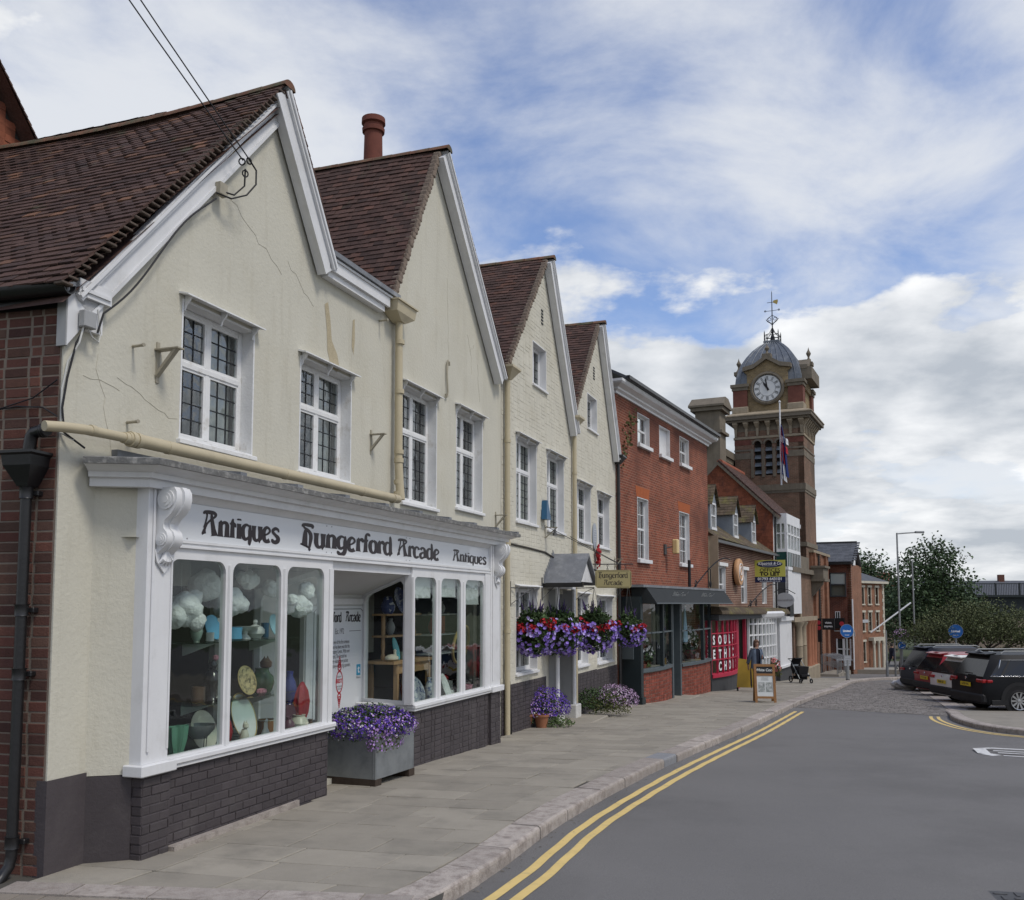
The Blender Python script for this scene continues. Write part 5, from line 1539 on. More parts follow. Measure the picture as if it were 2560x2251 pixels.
def ell(cx,cy,cz,rx,ry,rz,lo=-1.0,hi=1.0,shell=.25):
    def f(r):
        while True:
            d=Vector((r.gauss(0,1),r.gauss(0,1),r.gauss(0,1))).normalized()
            if lo<=d.z<=hi:break
        k=1-abs(r.gauss(0,shell))
        return Vector((cx+d.x*rx*k,cy+d.y*ry*k,cz+d.z*rz*k))
    return f
def ell_n(cx,cy,cz,rx,ry,rz,lo=-1.0,hi=1.0,push=1.03,sel=None):
    def f(r):
        while True:
            d=Vector((r.gauss(0,1),r.gauss(0,1),r.gauss(0,1))).normalized()
            if lo<=d.z<=hi and(sel is None or sel(d)):break
        k=push*r.uniform(.9,1.06)
        return Vector((cx+d.x*rx*k,cy+d.y*ry*k,cz+d.z*rz*k)),Vector((d.x/rx,d.y/ry,d.z/rz)).normalized()
    return f
def basket(x,y,z,rx,rz,lab,seed,hang='bracket',red_lo=.15,wall_pt=None,purple='petunia',bar=None):
    """z = middle of the flower mass"""
    r=random.Random(seed);gap=lambda d:noise.noise(d*2.4+Vector((seed*1.7,0,0)))>-.1
    t=thing('hanging_basket',lab,'hanging basket',(x,y,z),0,'hanging flower baskets')
    MB().lathe([(0,-.30*rz/.42),(.14,-.26*rz/.42),(.21,-.12),(.235,.04),(.22,.06),(0,.05)],16).build('liner','moss_liner',t,smooth=True)
    m_=MB();leaves(m_,ell(0,0,0,rx*.95,rx*.95,rz*.95),1500,.07,r);leaves(m_,ell(0,0,rz*.45,rx*.8,rx*.8,rz*.5,0),700,.08,r)
    m_.build('foliage','leaf',t,kind='stuff')
    m_=MB();blossoms(m_,ell_n(0,0,0,rx,rx,rz,-1,.45,sel=gap),300,.038,r);m_.build('purple_blooms',purple,t,kind='stuff')
    m_=MB();blossoms(m_,ell_n(0,0,0,rx,rx,rz,-.9,.7,1.06,sel=gap),80,.038,r);m_.build('pale_blooms','petunia_pale',t,kind='stuff')
    m_=MB()
    for q in range(13):
        a=r.uniform(0,2*PI);zz=r.uniform(red_lo,.6);cc=Vector((math.cos(a)*rx*.88,math.sin(a)*rx*.88,zz*rz))
        blossoms(m_,ell_n(cc.x,cc.y,cc.z,.085,.085,.075),34,.026,r)
    m_.build('red_blooms','geranium',t,kind='stuff')
    m_=MB();s2=MB()
    for q in range(26):
        a=r.uniform(0,2*PI);rr_=r.uniform(0,.17);b_=Vector((math.cos(a)*rr_,math.sin(a)*rr_,rz*.5));tip=b_+Vector((math.cos(a)*r.uniform(0,.2),math.sin(a)*r.uniform(0,.2),r.uniform(.22,.46)))
        m_.tube([b_,b_.lerp(tip,.6),tip],[.006,.005,.003],4)
        for w_ in range(10):
            p_=b_.lerp(tip,r.uniform(.05,.75));leaves(m_,lambda _r,p=p_:p,1,.07,r,.5)
        if q%2==0:
            s2.tube([b_.lerp(tip,.62),b_.lerp(tip,.8),b_.lerp(tip,1.08)],[.014,.017,.004],5)
    m_.build('stems','leaf',t,kind='stuff');s2.build('salvia_spikes','salvia',t,kind='stuff')
    if wall_pt:
        w_=Vector(wall_pt)-Vector((x,y,z));top=Vector((0,0,w_.z-.02))
        MB().tube([w_+Vector((0,0,-.35)),w_+Vector((0,0,.12))],.012,5).build('wall_bar','iron',t)
        MB().tube([w_,(w_*.5)+Vector((0,0,w_.z*.5+.0)),Vector((0,0,w_.z))],.010,5).build('arm','iron',t)
        MB().tube([w_+Vector((0,0,-.32)),Vector((w_.x*.35,w_.y*.35,w_.z-.08)),Vector((0,0,w_.z-.01))],.008,5).build('brace','iron',t)
        for q in range(3):
            a=q*2.1;MB().tube([(0,0,w_.z),(math.cos(a)*.2,math.sin(a)*.2,.05)],.004,4).build('chain','iron',t)
    return t
basket(.42,18.35,1.52,.42,.44,'hanging basket of purple petunias at the shopfront corner, nearest of the row',41,wall_pt=FM.w(10.75,-.02,2.40))
basket(.98,19.75,1.48,.52,.47,'wide hanging basket of purple petunias in front of the black door',42,wall_pt=FM.w(12.7,-.02,2.52))
basket(1.78,20.6,1.50,.48,.44,'hanging basket of purple petunias right under the olive hanging sign',43,wall_pt=FM.w(14.95,-.02,2.45),purple='petunia')
basket(3.04,24.9,1.37,.45,.40,'hanging basket of purple petunias with white sprigs at the dark green shop',44,wall_pt=FM.w(19.3,-.05,2.62))

def bush(name,lab,cat,x,y,z,spec,seed,pot=None):
    r=random.Random(seed);t=thing(name,lab,cat,(x,y,z))
    for(nm,kind_,cx,cy,cz,rx,ry,rz,n_,s_,m)in spec:
        k_=MB()
        if kind_=='leaf':leaves(k_,ell(cx,cy,cz,rx,ry,rz,-.5,shell=.35),n_,s_,r,.3)
        else:blossoms(k_,ell_n(cx,cy,cz,rx,ry,rz,-.3),n_,s_,r)
        k_.build(nm,m,t,kind='stuff')
    return t
# galvanised trough with lobelia in the lobby
mat('galvanised',(.30,.32,.33),.45,.12,3,.1,30,metal=.55,col2=(.20,.215,.225),c2lo=.45,c2hi=.65,c2scale=3)
mat('old_timber',(.055,.04,.03),.9,.25,8,.4,40)
pl=FS.thing('metal_planter','riveted galvanised metal planter full of purple lobelia in the shop entrance','planter',4.22,-.02,gz(12)+.0,rz=R_(-4))
MB().box(-.50,-.36,-.26,.56,.0,.09).build('bearer','old_timber',pl);MB().box(.3,.44,-.26,.56,.0,.09).build('bearer','old_timber',pl)
t_=MB();w0,w1=(-.50,.42),(-.26,.56)
MB().box(w0[0],w0[1],w1[0],w1[1],.09,.60).build('trough','galvanised',pl)
MB().box(w0[0]-.012,w0[1]+.012,w1[0]-.012,w1[1]+.012,.585,.615).build('rim','galvanised',pl)
rv=MB()
for i in range(22):
    z=.11+i*.0215
    for(x_,y_,ax)in((w0[0]+.02,w1[0]-.001,'X'),(w0[0]-.001,w1[0]+.03,'Y'),(w0[1]-.02,w1[0]-.001,'X')):
        rv.lathe([(.0065,0),(.005,.005),(0,.006)],5,Matrix.Translation((x_,y_,z))@Matrix.Rotation(PI/2 if ax=='X' else-PI/2,4,ax))
rv.build('rivets','galvanised',pl,kind='stuff')
r=random.Random(50)
def mass(parent,spec,r):
    for(nm,kind_,cx,cy,cz,rx,ry,rz,n_,s_,m)in spec:
        k_=MB()
        if kind_=='leaf':leaves(k_,ell(cx,cy,cz,rx,ry,rz,-.55,shell=.3),n_,s_,r,.3)
        else:blossoms(k_,ell_n(cx,cy,cz,rx,ry,rz,-.45),n_,s_,r)
        k_.build(nm,m,parent,kind='stuff')
mass(pl,[('foliage','leaf',-.04,.12,.66,.60,.52,.26,2600,.035,'leaf'),('trailing_foliage','leaf',-.22,-.22,.52,.34,.12,.24,800,.03,'leaf_olive'),
          ('purple_blooms','b',-.04,.12,.66,.60,.52,.23,1400,.014,'lobelia'),('mauve_blooms','b',-.0,.10,.66,.60,.52,.22,650,.014,'lobelia_pale'),('white_blooms','b',-.08,.08,.66,.60,.54,.27,170,.011,'flower_white'),('trailing_blooms','b',-.2,-.22,.54,.36,.14,.26,420,.013,'lobelia_pale')],r)
bush('flower_pots','clay pots overflowing with purple lobelia by the shopfront end, left of the door','flower pot',.55,19.35,gz(19.3),[('foliage','leaf',-.02,0,.32,.55,.5,.38,1700,.05,'leaf'),('pale_foliage','leaf',-.3,-.3,.2,.42,.3,.22,700,.04,'leaf_pale'),('ground_foliage','leaf',.35,-.35,.08,.35,.25,.14,500,.045,'leaf_pale'),
      ('purple_blooms','b',.08,-.05,.36,.52,.5,.40,1300,.016,'lobelia'),('mauve_blooms','b',-.1,-.15,.32,.55,.45,.36,620,.016,'lobelia_pale'),('white_blooms','b',-.1,-.2,.25,.5,.45,.3,120,.013,'flower_white')],51)
mat('clay_pot',(.30,.13,.07),.9,.15,6)
for x_,y_ in((.28,18.88),(.58,18.85)):
    o=MB().lathe([(.10,0),(.14,.22),(.155,.22),(.155,.26),(.13,.26),(.12,.2),(0,.2)],18).build('clay_pot','clay_pot',smooth=True);o.location=(x_,y_,gz(18.9));tag(o,'terracotta pot at the left of the lobelia' if x_<.4 else 'terracotta pot at the right of the lobelia, under the blooms','flower pot')
bush('flower_bed','low bushy planting of green and mauve flowers right of the door base','plant',2.05,22.05,gz(22),[('foliage','leaf',-.1,0,.28,.55,.55,.36,1800,.05,'leaf'),('dry_foliage','leaf',.15,-.3,.22,.5,.4,.32,900,.05,'leaf_olive'),
      ('mauve_blooms','b',.35,.1,.34,.5,.55,.34,900,.018,'flower_mauve'),('white_blooms','b',.25,.0,.3,.5,.5,.34,160,.013,'flower_white')],52)
# black figure-shaped board behind the shopfront corner
mat('board_black',(.006,.006,.007),.35,.1,spec=.5);mat('cloth_pink',(.45,.27,.26),.9,.15,20)
fb_=thing('figure_board','black floor-standing figure board half hidden behind the shopfront corner','display board',(-.17,17.45,gz(17.4)),R_(8))
pts=[(-.16,.0),(.17,.0),(.16,.45),(.14,.95),(.11,1.02),(.05,1.08),(.09,1.14),(.115,1.22),(.11,1.32),(.07,1.40),(.0,1.44),(-.06,1.38),(-.08,1.25),(-.07,1.12),(-.12,1.02),(-.15,.9)]
MB().prism([(a,-.025,b)for a,b in pts],(0,.05,0)).build('board','board_black',fb_)
MB().prism([(-.1,.03,.0),(.1,.03,.0),(.08,.03,.9),(-.08,.03,.9)],(0,.3,-.0)).build('strut','board_black',fb_)
k=MB();torus(k,(.02,-.03,1.24),(.2,1,0),.085,.012,16,6);k.build('hat_rim','board_black',fb_,smooth=True)
MB().lathe([(0,-.09),(.05,-.06),(.075,.0),(.05,.07),(0,.1)],10,Matrix.Translation((-.05,.02,1.43))).build('pink_cloth','cloth_pink',fb_,smooth=True)

# ================================================================== street palette
brick_tex('brick_red',(.26,.075,.042),(.16,.052,.034),(.30,.17,.12),dark=(.11,.045,.033))
brick_tex('brick_brown',(.15,.055,.04),(.11,.045,.035),(.36,.27,.20),msize=.014)
brick_tex('brick_tower',(.20,.11,.075),(.14,.085,.06),(.20,.16,.115),dark=(.10,.075,.055),axis='yz')
brick_tex('brick_tower_x',(.20,.11,.075),(.14,.085,.06),(.20,.16,.115),dark=(.10,.075,.055))
brick_tex('brick_orange',(.24,.10,.055),(.19,.08,.048),(.26,.18,.125))
brick_tex('brick_orange_y',(.24,.10,.055),(.19,.08,.048),(.26,.18,.125),axis='yz')
brick_tex('brick_plum',(.17,.055,.035),(.13,.045,.03),(.2,.13,.1),axis='yz')
mat('brick_bay',(.22,.06,.04),.9,.15,14,.3,60,rnd=.25)
mat('tower_red',(.15,.058,.042),.9,.2,4,.2,60);mat('stone',(.30,.25,.18),.9,.18,2,.3,20,streak=((.13,.11,.08),.7));mat('stone_dark',(.17,.145,.11),.92,.2,2,.3,20,streak=((.08,.07,.055),.7))
mat('dome_lead',(.14,.155,.175),.5,.18,2.2,.15,12,col2=(.22,.235,.25),c2lo=.5,c2hi=.7,c2scale=2.4,metal=.25);mat('ironwork',(.012,.013,.016),.5,.1)
mat('shop_green',(.012,.022,.026),.45,.1,3,spec=.5);mat('shop_green_light',(.075,.095,.105),.5,.1,3,spec=.5);mat('awning',(.026,.030,.032),.8,.1,4);mat('script_white',(.6,.62,.6),.6,.05)
mat('tile_brown',(.10,.075,.05),.9,.25,6,.4,40,rnd=.3,col2=(.16,.14,.05),c2lo=.5,c2hi=.66,c2scale=1.3);mat('dormer_lead',(.21,.235,.26),.6,.12,3)
mat('pink_paint',(.42,.025,.06),.5,.08,4);mat('slate_grey',(.085,.09,.10),.7,.2,3,rnd=.25);mat('charcoal_paint',(.05,.052,.056),.6,.1,3);mat('green_panel',(.01,.055,.045),.5,.1)
mat('board_yellow',(.52,.50,.10),.5,.05);mat('board_navy',(.012,.02,.07),.4,.05);mat('wood_disc',(.52,.30,.16),.6,.1,6);mat('grey_sign',(.38,.40,.42),.5,.05);mat('black_sign',(.012,.012,.014),.4,.05)
FR5=Frame(*FR.w(0,-.5)[:2],26.1)
def sash(bld,u0,u1,z0,z1,rec=.12,cols=2,rows=2,lights=True,sillz=.11,blank=False,curtain=True,v=0.0):
    """white sash window with deep white reveals"""
    f=MB();r=rec+v
    f.box(u0,u0+.02,v-.003,r+.05,z0,z1);f.box(u1-.02,u1,v-.003,r+.05,z0,z1);f.box(u0+.02,u1-.02,v-.002,r+.05,z1-.02,z1)
    if blank:f.box(u0+.02,u1-.02,r,r+.04,z0,z1-.02)
    else:
        fr=.055
        f.box(u0+.02,u0+.02+fr,r,r+.05,z0,z1-.02);f.box(u1-.02-fr,u1-.02,r,r+.05,z0,z1-.02);f.box(u0+.02+fr,u1-.02-fr,r,r+.05,z1-.02-fr,z1-.02);f.box(u0+.02+fr,u1-.02-fr,r,r+.05,z0,z0+fr)
        m_=(z0+z1)/2;f.box(u0+.02+fr,u1-.02-fr,r+.005,r+.045,m_-.03,m_+.03)
        a,b=u0+.02+fr,u1-.02-fr
        for i in range(1,cols):f.box(lerp(a,b,i/cols)-.012,lerp(a,b,i/cols)+.012,r+.012,r+.04,z0+fr,z1-.02-fr)
        for(za,zb)in((z0+fr,m_-.03),(m_+.03,z1-.02-fr)):
            for i in range(1,rows):f.box(a,b,r+.013,r+.039,lerp(za,zb,i/rows)-.011,lerp(za,zb,i/rows)+.011)
    w=f.build('window','white_paint',bld)
    if not blank:
        MB().quad((u0+.05,r+.026,z0+.03),(u1-.05,r+.026,z0+.03),(u1-.05,r+.026,z1-.05),(u0+.05,r+.026,z1-.05)).build('pane','glass',w)
        MB().quad((u0,r+.5,z0),(u1,r+.5,z0),(u1,r+.5,z1),(u0,r+.5,z1)).build('room','room_dark',w)
        if curtain:
            k=MB();n=10
            for i in range(n+1):
                u=lerp(u0+.06,lerp(u0,u1,.55),i/n);k.v+=[(u,r+.1+.02*(i%2),z0+.05),(u,r+.1+.02*(i%2),z1-.05)]
            for i in range(n):k.f.append((2*i,2*i+2,2*i+3,2*i+1))
            k.build('curtain','curtain',w)
    if sillz:MB().bbox(u0-.05,u1+.08,v-.10,v+.03,z0-sillz,z0-.001).build('sill','white_paint',w)
    return w
# ------------------------------------------------------------------ red brick house
rb=FR.thing('red_brick_house','tall red brick house with white sash windows above the dark green shop','house')
tw=[(1.92,3.05,6.82,7.74),(4.05,5.2,6.80,7.72),(6.33,7.47,6.82,7.74)];lw_=[(1.82,2.85,3.40,5.22),(6.16,7.38,3.44,5.18)]
outR=rect(0.0,9.95,-1.2,8.12)
wall(MB(),outR,[rect(*w)for w in tw+lw_]+[rect(.45,7.9,-.6,2.2)],.3).build('wall','brick_red',rb)
MB().box(0.001,.3,.3,4.5,-1.0,8.1).build('side_wall','brick_side',rb)
for i,w in enumerate(tw):sash(rb,*w,cols=3,rows=1,blank=(i==1))
for w in lw_:sash(rb,*w,cols=3,rows=2)
mat('rubbed_brick',(.36,.10,.035),.9,.1,6)
for w in lw_:
    for i in range(9):
        t0,t1=i/9,(i+1)/9;u=w[0]-.06;L=w[1]-w[0]+.12
        MB().prism([(u+L*t0+.004,-.006,w[3]+.005),(u+L*t1-.004,-.006,w[3]+.005),(u-.10+(L+.2)*t1-.004,-.006,w[3]+.32),(u-.10+(L+.2)*t0+.004,-.006,w[3]+.32)],(0,.006,0)).build('lintel_brick','rubbed_brick',rb)
MB().sweep([(0,7.92),(.06,7.92),(.06,7.98),(.14,8.02),(.14,8.07),(.30,8.13),(.34,8.18),(.34,8.25),(0,8.25)],[(.0,.05),(.0,0),(9.97,0),(9.97,.05)]).build('eaves_cornice','white_paint',rb)
MB().prism([(-.1,-.42,8.26),(-.1,-.42,8.33),(-.1,2.8,10.0),(-.1,2.8,9.9)],(10.3,0,0)).build('roof','slate_grey',rb)
MB().box(-.1,10.2,-.47,-.36,8.27,8.36).build('gutter','pipe_black',rb)
# small creeper on the wall
k=MB();rv_=random.Random(6)
for s_ in range(5):
    p=Vector((.5+s_*.25,-.02,5.9+s_*.35))
    for i in range(26):
        p=p+Vector((rv_.gauss(.01,.05),0,rv_.uniform(-.02,.09)));p.y=-.03-rv_.uniform(0,.06);leaves(k,lambda _r,q=p:q,1,.11,rv_)
k.build('creeper','leaf_olive',rb,kind='stuff')
fl=FR.thing('floodlight','small floodlight on a bracket between the lower windows of the red brick house','lamp',4.6,0,3.85)
mat('lamp_glass',(.65,.5,.25),.4,.1)
MB().box(-.25,-.05,-.05,0,-.2,.12).tube([(-.15,-.02,.0),(-.05,-.25,.05)],.02,6).build('bracket','iron',fl);MB().bbox(-.12,.1,-.42,-.24,-.18,.28,.03).build('head','lamp_glass',fl)
# ------------------------------------------------------------------ dark green shop
gs=FR5.thing('clothes_shop','dark green shopfront with brick bays and black awning under the red brick house','shop')
def bowpath(u0,u1,bow,n=8):return[(lerp(u0,u1,i/n),-bow*math.sin(PI*i/n))for i in range(n+1)]
def bay(u0,u1,zs,zg,bow,nm):
    P=bowpath(u0,u1,bow)
    base_=MB();loft(base_,[([(p[0],p[1]+.012)for p in P]+[(u1,.4),(u0,.4)],-1.25),([(p[0],p[1]+.012)for p in P]+[(u1,.4),(u0,.4)],zs)]).build('bay_base','mortar',gs)
    L=sum((Vector(b)-Vector(a)).length for a,b in zip(P,P[1:]))
    def mp(s,o,z):
        x=u0+(u1-u0)*s/L;t=(x-u0)/(u1-u0);y=-bow*math.sin(PI*t);dy=-bow*PI/(u1-u0)*math.cos(PI*t);n_=Vector((dy,-1)).normalized()
        return(x+n_.x*o,y+.012+n_.y*o,z)
    bricks(gs,mp,rect(0,L,-1.2,zs-.02),[],'brick_bay',course=.1,L=.235,joint=.014,depth=.01,n_parts=300,seed=int(u0*10)+3)
    MB().sweep([(-.1,zs-.01),(.06,zs-.01),(.06,zs+.07),(-.1,zs+.09)],P).build('sill','shop_green_light',gs)
    for t,w in((0,.07),(.58 if u0<3 else .62,.06),(1,.07)):
        x=lerp(u0,u1,t);y=-bow*math.sin(PI*t);MB().box(x-w,x+w,y-.02,y+.08,zs+.09,2.3).build('mullion','shop_green',gs)
    for i in range(8):
        a,b=P[i],P[i+1];MB().quad((a[0],a[1]+.03,zs+.08),(b[0],b[1]+.03,zs+.08),(b[0],b[1]+.03,2.25),(a[0],a[1]+.03,2.25)).build('pane','glass',gs)
    k_=MB()
    for i in range(8):
        a,b=P[i],P[i+1];k_.box(min(a[0],b[0]),max(a[0],b[0]),min(a[1],b[1])-.0,max(a[1],b[1])+.05,zg-.02,zg+.02)
    k_.build('glazing_bar','shop_green_light',gs)
    MB().box(u0,u1,.9,.95,zs,2.3).build('window_back','room_mid',gs);MB().box(u0,u1,.05,.95,zs-.02,zs+.03).build('window_bed','room_mid',gs)
bay(.42,3.42,.23,1.29,.13,'a');bay(4.42,8.02,.17,1.26,.13,'b')
# tall dark side door facing up the street, pilasters, middle door
MB().box(.22,.42,-.1,.5,-1.1,2.3).build('pilaster','shop_green',gs);MB().box(.18,.46,-.14,.5,-1.1,-.42).build('pilaster_base','shop_green',gs)
MB().box(.16,.22,.1,.42,.6,1.0).build('letter_box','shop_green_light',gs)
MB().box(3.44,3.58,-.02,.3,-1.1,2.3).build('door_post','shop_green_light',gs);MB().box(4.28,4.42,-.02,.3,-1.1,2.3).build('door_post','shop_green_light',gs);MB().box(3.58,4.28,.5,.55,-.9,2.3).build('door','shop_green',gs)
MB().bbox(3.4,4.7,-.5,.2,-1.05,-.72,.02).build('door_step','slab',gs)
MB().box(8.02,8.12,-.02,.3,-1.1,2.3).build('end_post','shop_green',gs)
MB().prism([(.05,.5,2.62),(.05,-.25,2.62),(.05,-.25,2.55),(.05,.5,2.55)],(9.3,0,0)).build('lead_flat','lead',gs)
aw=MB();aw.prism([(.35,.2,2.56),(.35,-.22,2.56),(.35,-.52,2.12),(.35,-.50,2.10),(.35,.2,2.12)],(8.9,0,0));awn=aw.build('awning','awning',gs)
MB().tube([(.35,-.52,2.11),(9.25,-.52,2.11)],.02,6).build('awning_bar','shop_green_light',gs)
for uc in(2.9,6.1):
    t_=text_mesh("'White Coco'",.34,sx=.8,shear=.35);moved(t_,Matrix.Translation((uc,-.375,2.34))@Matrix.Rotation(math.atan2(.30,.44),4,'X'));
    t_.v=[(x,y-.012,z)for x,y,z in t_.v];t_.build('lettering','script_white',awn)
sb=FR5.thing('sign_bracket','curved black iron sign bracket above the awning of the dark green shop','bracket',6.9,0,2.64)
P=[(-.9+1.9*math.sin(i/12*PI/2),-.02-.75*(i/12),1.02*math.sin(i/12*PI*.62))for i in range(13)]
MB().tube(P,.022,6).build('arc','ironwork',sb)
k=MB();torus(k,(-.8,-.05,.12),(0,1,0),.10,.018,14,5);torus(k,(.1,-.3,.12),(0,1,0),.10,.018,14,5);k.tube([(-.1,-.28,0),(-.1,-.28,.7)],.018,5).tube([(.05,-.32,0),(.05,-.32,.62)],.018,5);k.build('scrolls','ironwork',sb)
MB().tube([(-1.75,-.1,0),(-1.75,-.1,.85)],.05,8).build('vent_pipe','ironwork',sb)
# window dressing: mannequins, plants
def mannequin(u,v,z,h,m,lab,legs=True):
    t=FR5.thing('mannequin',lab,'mannequin',u,v,z)
    prof=[(.03,h*.0),(.10,h*.02),(.16,h*.30),(.11,h*.55),(.16,h*.78),(.14,h*.9),(.05,h*.93),(.045,h),(0,h)]
    MB().lathe([(r_*(1 if z_>h*.1 else 1.5),z_+.45)for r_,z_ in prof],14,sy=.7).build('dress',m,t,smooth=True)
    mat_='white_gloss'
    for s_ in(-.06,.07):MB().tube([(s_,0,.48),(s_*1.1,.02,.2),(s_*1.2,-.02,.02)],[.05,.04,.03],8).build('leg',mat_,t,smooth=True)
    return t
mat('dress_pink',(.48,.17,.17),.9,.15,12);mat('dress_white',(.55,.55,.53),.9,.15,8);mat('dress_blue',(.30,.45,.58),.9,.15,10);mat('bag_tan',(.36,.22,.14),.8,.1)
mannequin(.72,.35,.25,1.35,'dress_pink','mannequin in a pink dress in the left bay of the dark green shop')
o=mannequin(5.25,.5,.2,.85,'dress_white','white dress form low in the right bay of the dark green shop')
sc=FR5.thing('hanging_scarf','pale blue scarf hanging in the right bay of the dark green shop','scarf',6.15,.35,2.0)
MB().lathe([(.02,0),(.06,-.05),(.12,-.5),(.20,-1.05),(.16,-1.15),(0,-1.1)],12,sy=.4).build('cloth','dress_blue',sc,smooth=True);MB().lathe([(.06,.0),(.05,.04),(0,.05)],10).build('hook','white_gloss',sc)
bag=FR5.thing('cloth_bag','tan bag hanging beside the pink dress','bag',1.25,.3,.75);MB().bbox(-.14,.14,-.05,.05,0,.5,.03).build('body','bag_tan',bag);MB().tube([(-.08,0,.5),(0,0,.95),(.08,0,.5)],.012,5).build('strap','bag_tan',bag)
for(u,z,lab,m2,sd)in((2.0,.35,'white-flowered display plants in the left bay of the dark green shop','flower_white',61),(6.9,.55,'white-flowered display plants in the right bay of the dark green shop','flower_white',62)):
    t=FR5.thing('display_plant',lab,'plant',u,.42,z);r=random.Random(sd)
    k=MB();leaves(k,ell(0,0,.3,.62,.22,.42),500,.12,r);k.build('foliage','leaf',t,kind='stuff');k=MB();blossoms(k,ell_n(0,0,.4,.6,.22,.38,-.4),70,.06,r);k.build('blooms',m2,t,kind='stuff');MB().bbox(-.3,.3,-.12,.12,-.14,.02).build('trough','terracotta',t)

# ------------------------------------------------------------------ brown brick house with dormers
db=FR.thing('dormer_house','low brown brick house with three dormers and mossy tiled roof','house')
dw_=[(11.42,12.5,2.15,3.55),(15.2,16.3,2.12,3.52),(19.45,20.5,2.1,3.5)]
wall(MB(),[(10.0,-1.6),(22.0,-1.7),(22.0,4.42),(10.0,4.62)],[rect(*w)for w in dw_]+[rect(10.4,21.6,-1.1,1.55)],.3).build('wall','brick_brown',db)
for w in dw_:
    sash(db,*w,cols=2,rows=1,rec=.1,sillz=0);MB().bbox(w[0]-.1,w[1]+.15,-.08,.02,w[3],w[3]+.14).build('window_head','white_weathered',db)
MB().box(9.96,10.0,-.35,.02,-.6,4.6).build('party_wall_end','stone',db);MB().box(9.90,10.34,-.02,-.001,1.9,4.6).build('quoin_strip','stone',db)
rf5=MB().prism([(9.98,-.25,4.50),(9.98,-.25,4.56),(9.98,3.0,6.9),(9.98,3.0,6.8)],(12.0,0,-.12)).build('roof','tile_brown',db)
k=MB();rt_=random.Random(9)
cu=MB().box(-.5,.5,-.5,.5,-.5,.5)
for c_ in range(30):
    t=c_/30
    v=lerp(-.28,2.95,t);z=lerp(4.57,6.93,t);u=9.98-(.1 if c_%2 else 0)
    while u<21.98:
        M=Matrix.Translation((u+.1,v+.07,z+.03-.01*(u-10)))@Matrix.Rotation(R_(34.5)+rt_.uniform(-.03,.03),4,'X')@Matrix.Diagonal((.19,.17,.018,1))
        cu=MB().box(-.5,.5,-.5,.5,-.5,.5);k.add([M@Vector(p)for p in cu.v],[cu.f[1],cu.f[2],cu.f[3],cu.f[5]]);u+=.2
k.build('tiles','tile_brown',rf5,kind='stuff')
MB().box(10.0,22.0,-.36,-.24,4.36,4.46).build('gutter','pipe_black',db)
for i,(u,zc)in enumerate(((11.75,4.92),(15.5,4.84),(19.1,4.80))):
    d=MB();hw=.52;v0=.25+.0;zt=zc+1.08;za=zc+1.75
    d.prism([(u-hw,v0,zc),(u-hw,v0,zt),(u-hw,v0+2.1,zt),(u-hw,v0+.6,zc)],(.06,0,0));d.prism([(u+hw-.06,v0,zc),(u+hw-.06,v0,zt),(u+hw-.06,v0+2.1,zt),(u+hw-.06,v0+.6,zc)],(.06,0,0))
    d.prism([(u-hw,v0,zt),(u+hw,v0,zt),(u,v0,za)],(0,.06,0));d.box(u-hw+.06,u-.38,v0,v0+.06,zc,zt);d.box(u+.38,u+hw-.06,v0,v0+.06,zc,zt)
    dm=d.build('dormer','dormer_lead',db)
    s2=MB();s2.box(u-.38,u-.32,v0-.01,v0+.06,zc+.1,zt);s2.box(u+.32,u+.38,v0-.01,v0+.06,zc+.1,zt);s2.box(u-.32,u+.32,v0-.01,v0+.06,zt-.07,zt);s2.box(u-.40,u+.40,v0-.04,v0+.06,zc+.02,zc+.12);s2.box(u-.32,u+.32,v0+.0,v0+.05,zc+.55,zc+.60);s2.box(u-.012,u+.012,v0+.01,v0+.05,zc+.12,zt-.07)
    s2.build('sash_frame','white_paint',dm);MB().quad((u-.33,v0+.04,zc+.1),(u+.33,v0+.04,zc+.1),(u+.33,v0+.04,zt),(u-.33,v0+.04,zt)).build('pane','glass',dm)
    MB().quad((u-.4,v0+.3,zc),(u+.4,v0+.3,zc),(u+.4,v0+.3,zt),(u-.4,v0+.3,zt)).build('room','room_mid',dm)
    for s_ in(-1,1):
        kk=MB();sl=math.atan2(za-zt,hw+.08)
        for c_ in range(7):
            t=c_/7;x=u+s_*lerp(hw+.12,0,t);z=lerp(zt-.10,za+.06,t);v=v0-.12
            while v<v0+1.9:
                M=Matrix.Translation((x-s_*.05,v+.08,z+.05))@Matrix.Rotation(s_*sl,4,'Y')@Matrix.Diagonal((.17,.155,.02,1));kk.add([M@Vector(p)for p in cu.v],cu.f[1:]);v+=.16
        kk.build('dormer_tiles','tile_brown',dm,kind='stuff')
od=FR.thing('round_sign','round pale wooden sign edge-on above the pink shop window','sign',14.1,-.16,3.38)
MB().lathe([(.52,-.09),(.55,-.05),(.55,.05),(.52,.09),(0,.09)],32,Matrix.Rotation(PI/2,4,'X')).build('disc','wood_disc',od,smooth=True)
k=MB();torus(k,(0,-.1,0),(0,1,0),.34,.02,24,5);torus(k,(0,-.1,.05),(0,1,0),.16,.02,18,5);k.build('emblem','white_weathered',od)
MB().tube([(0,.05,.0),(0,.16,.0)],.03,6).build('arm','ironwork',od)
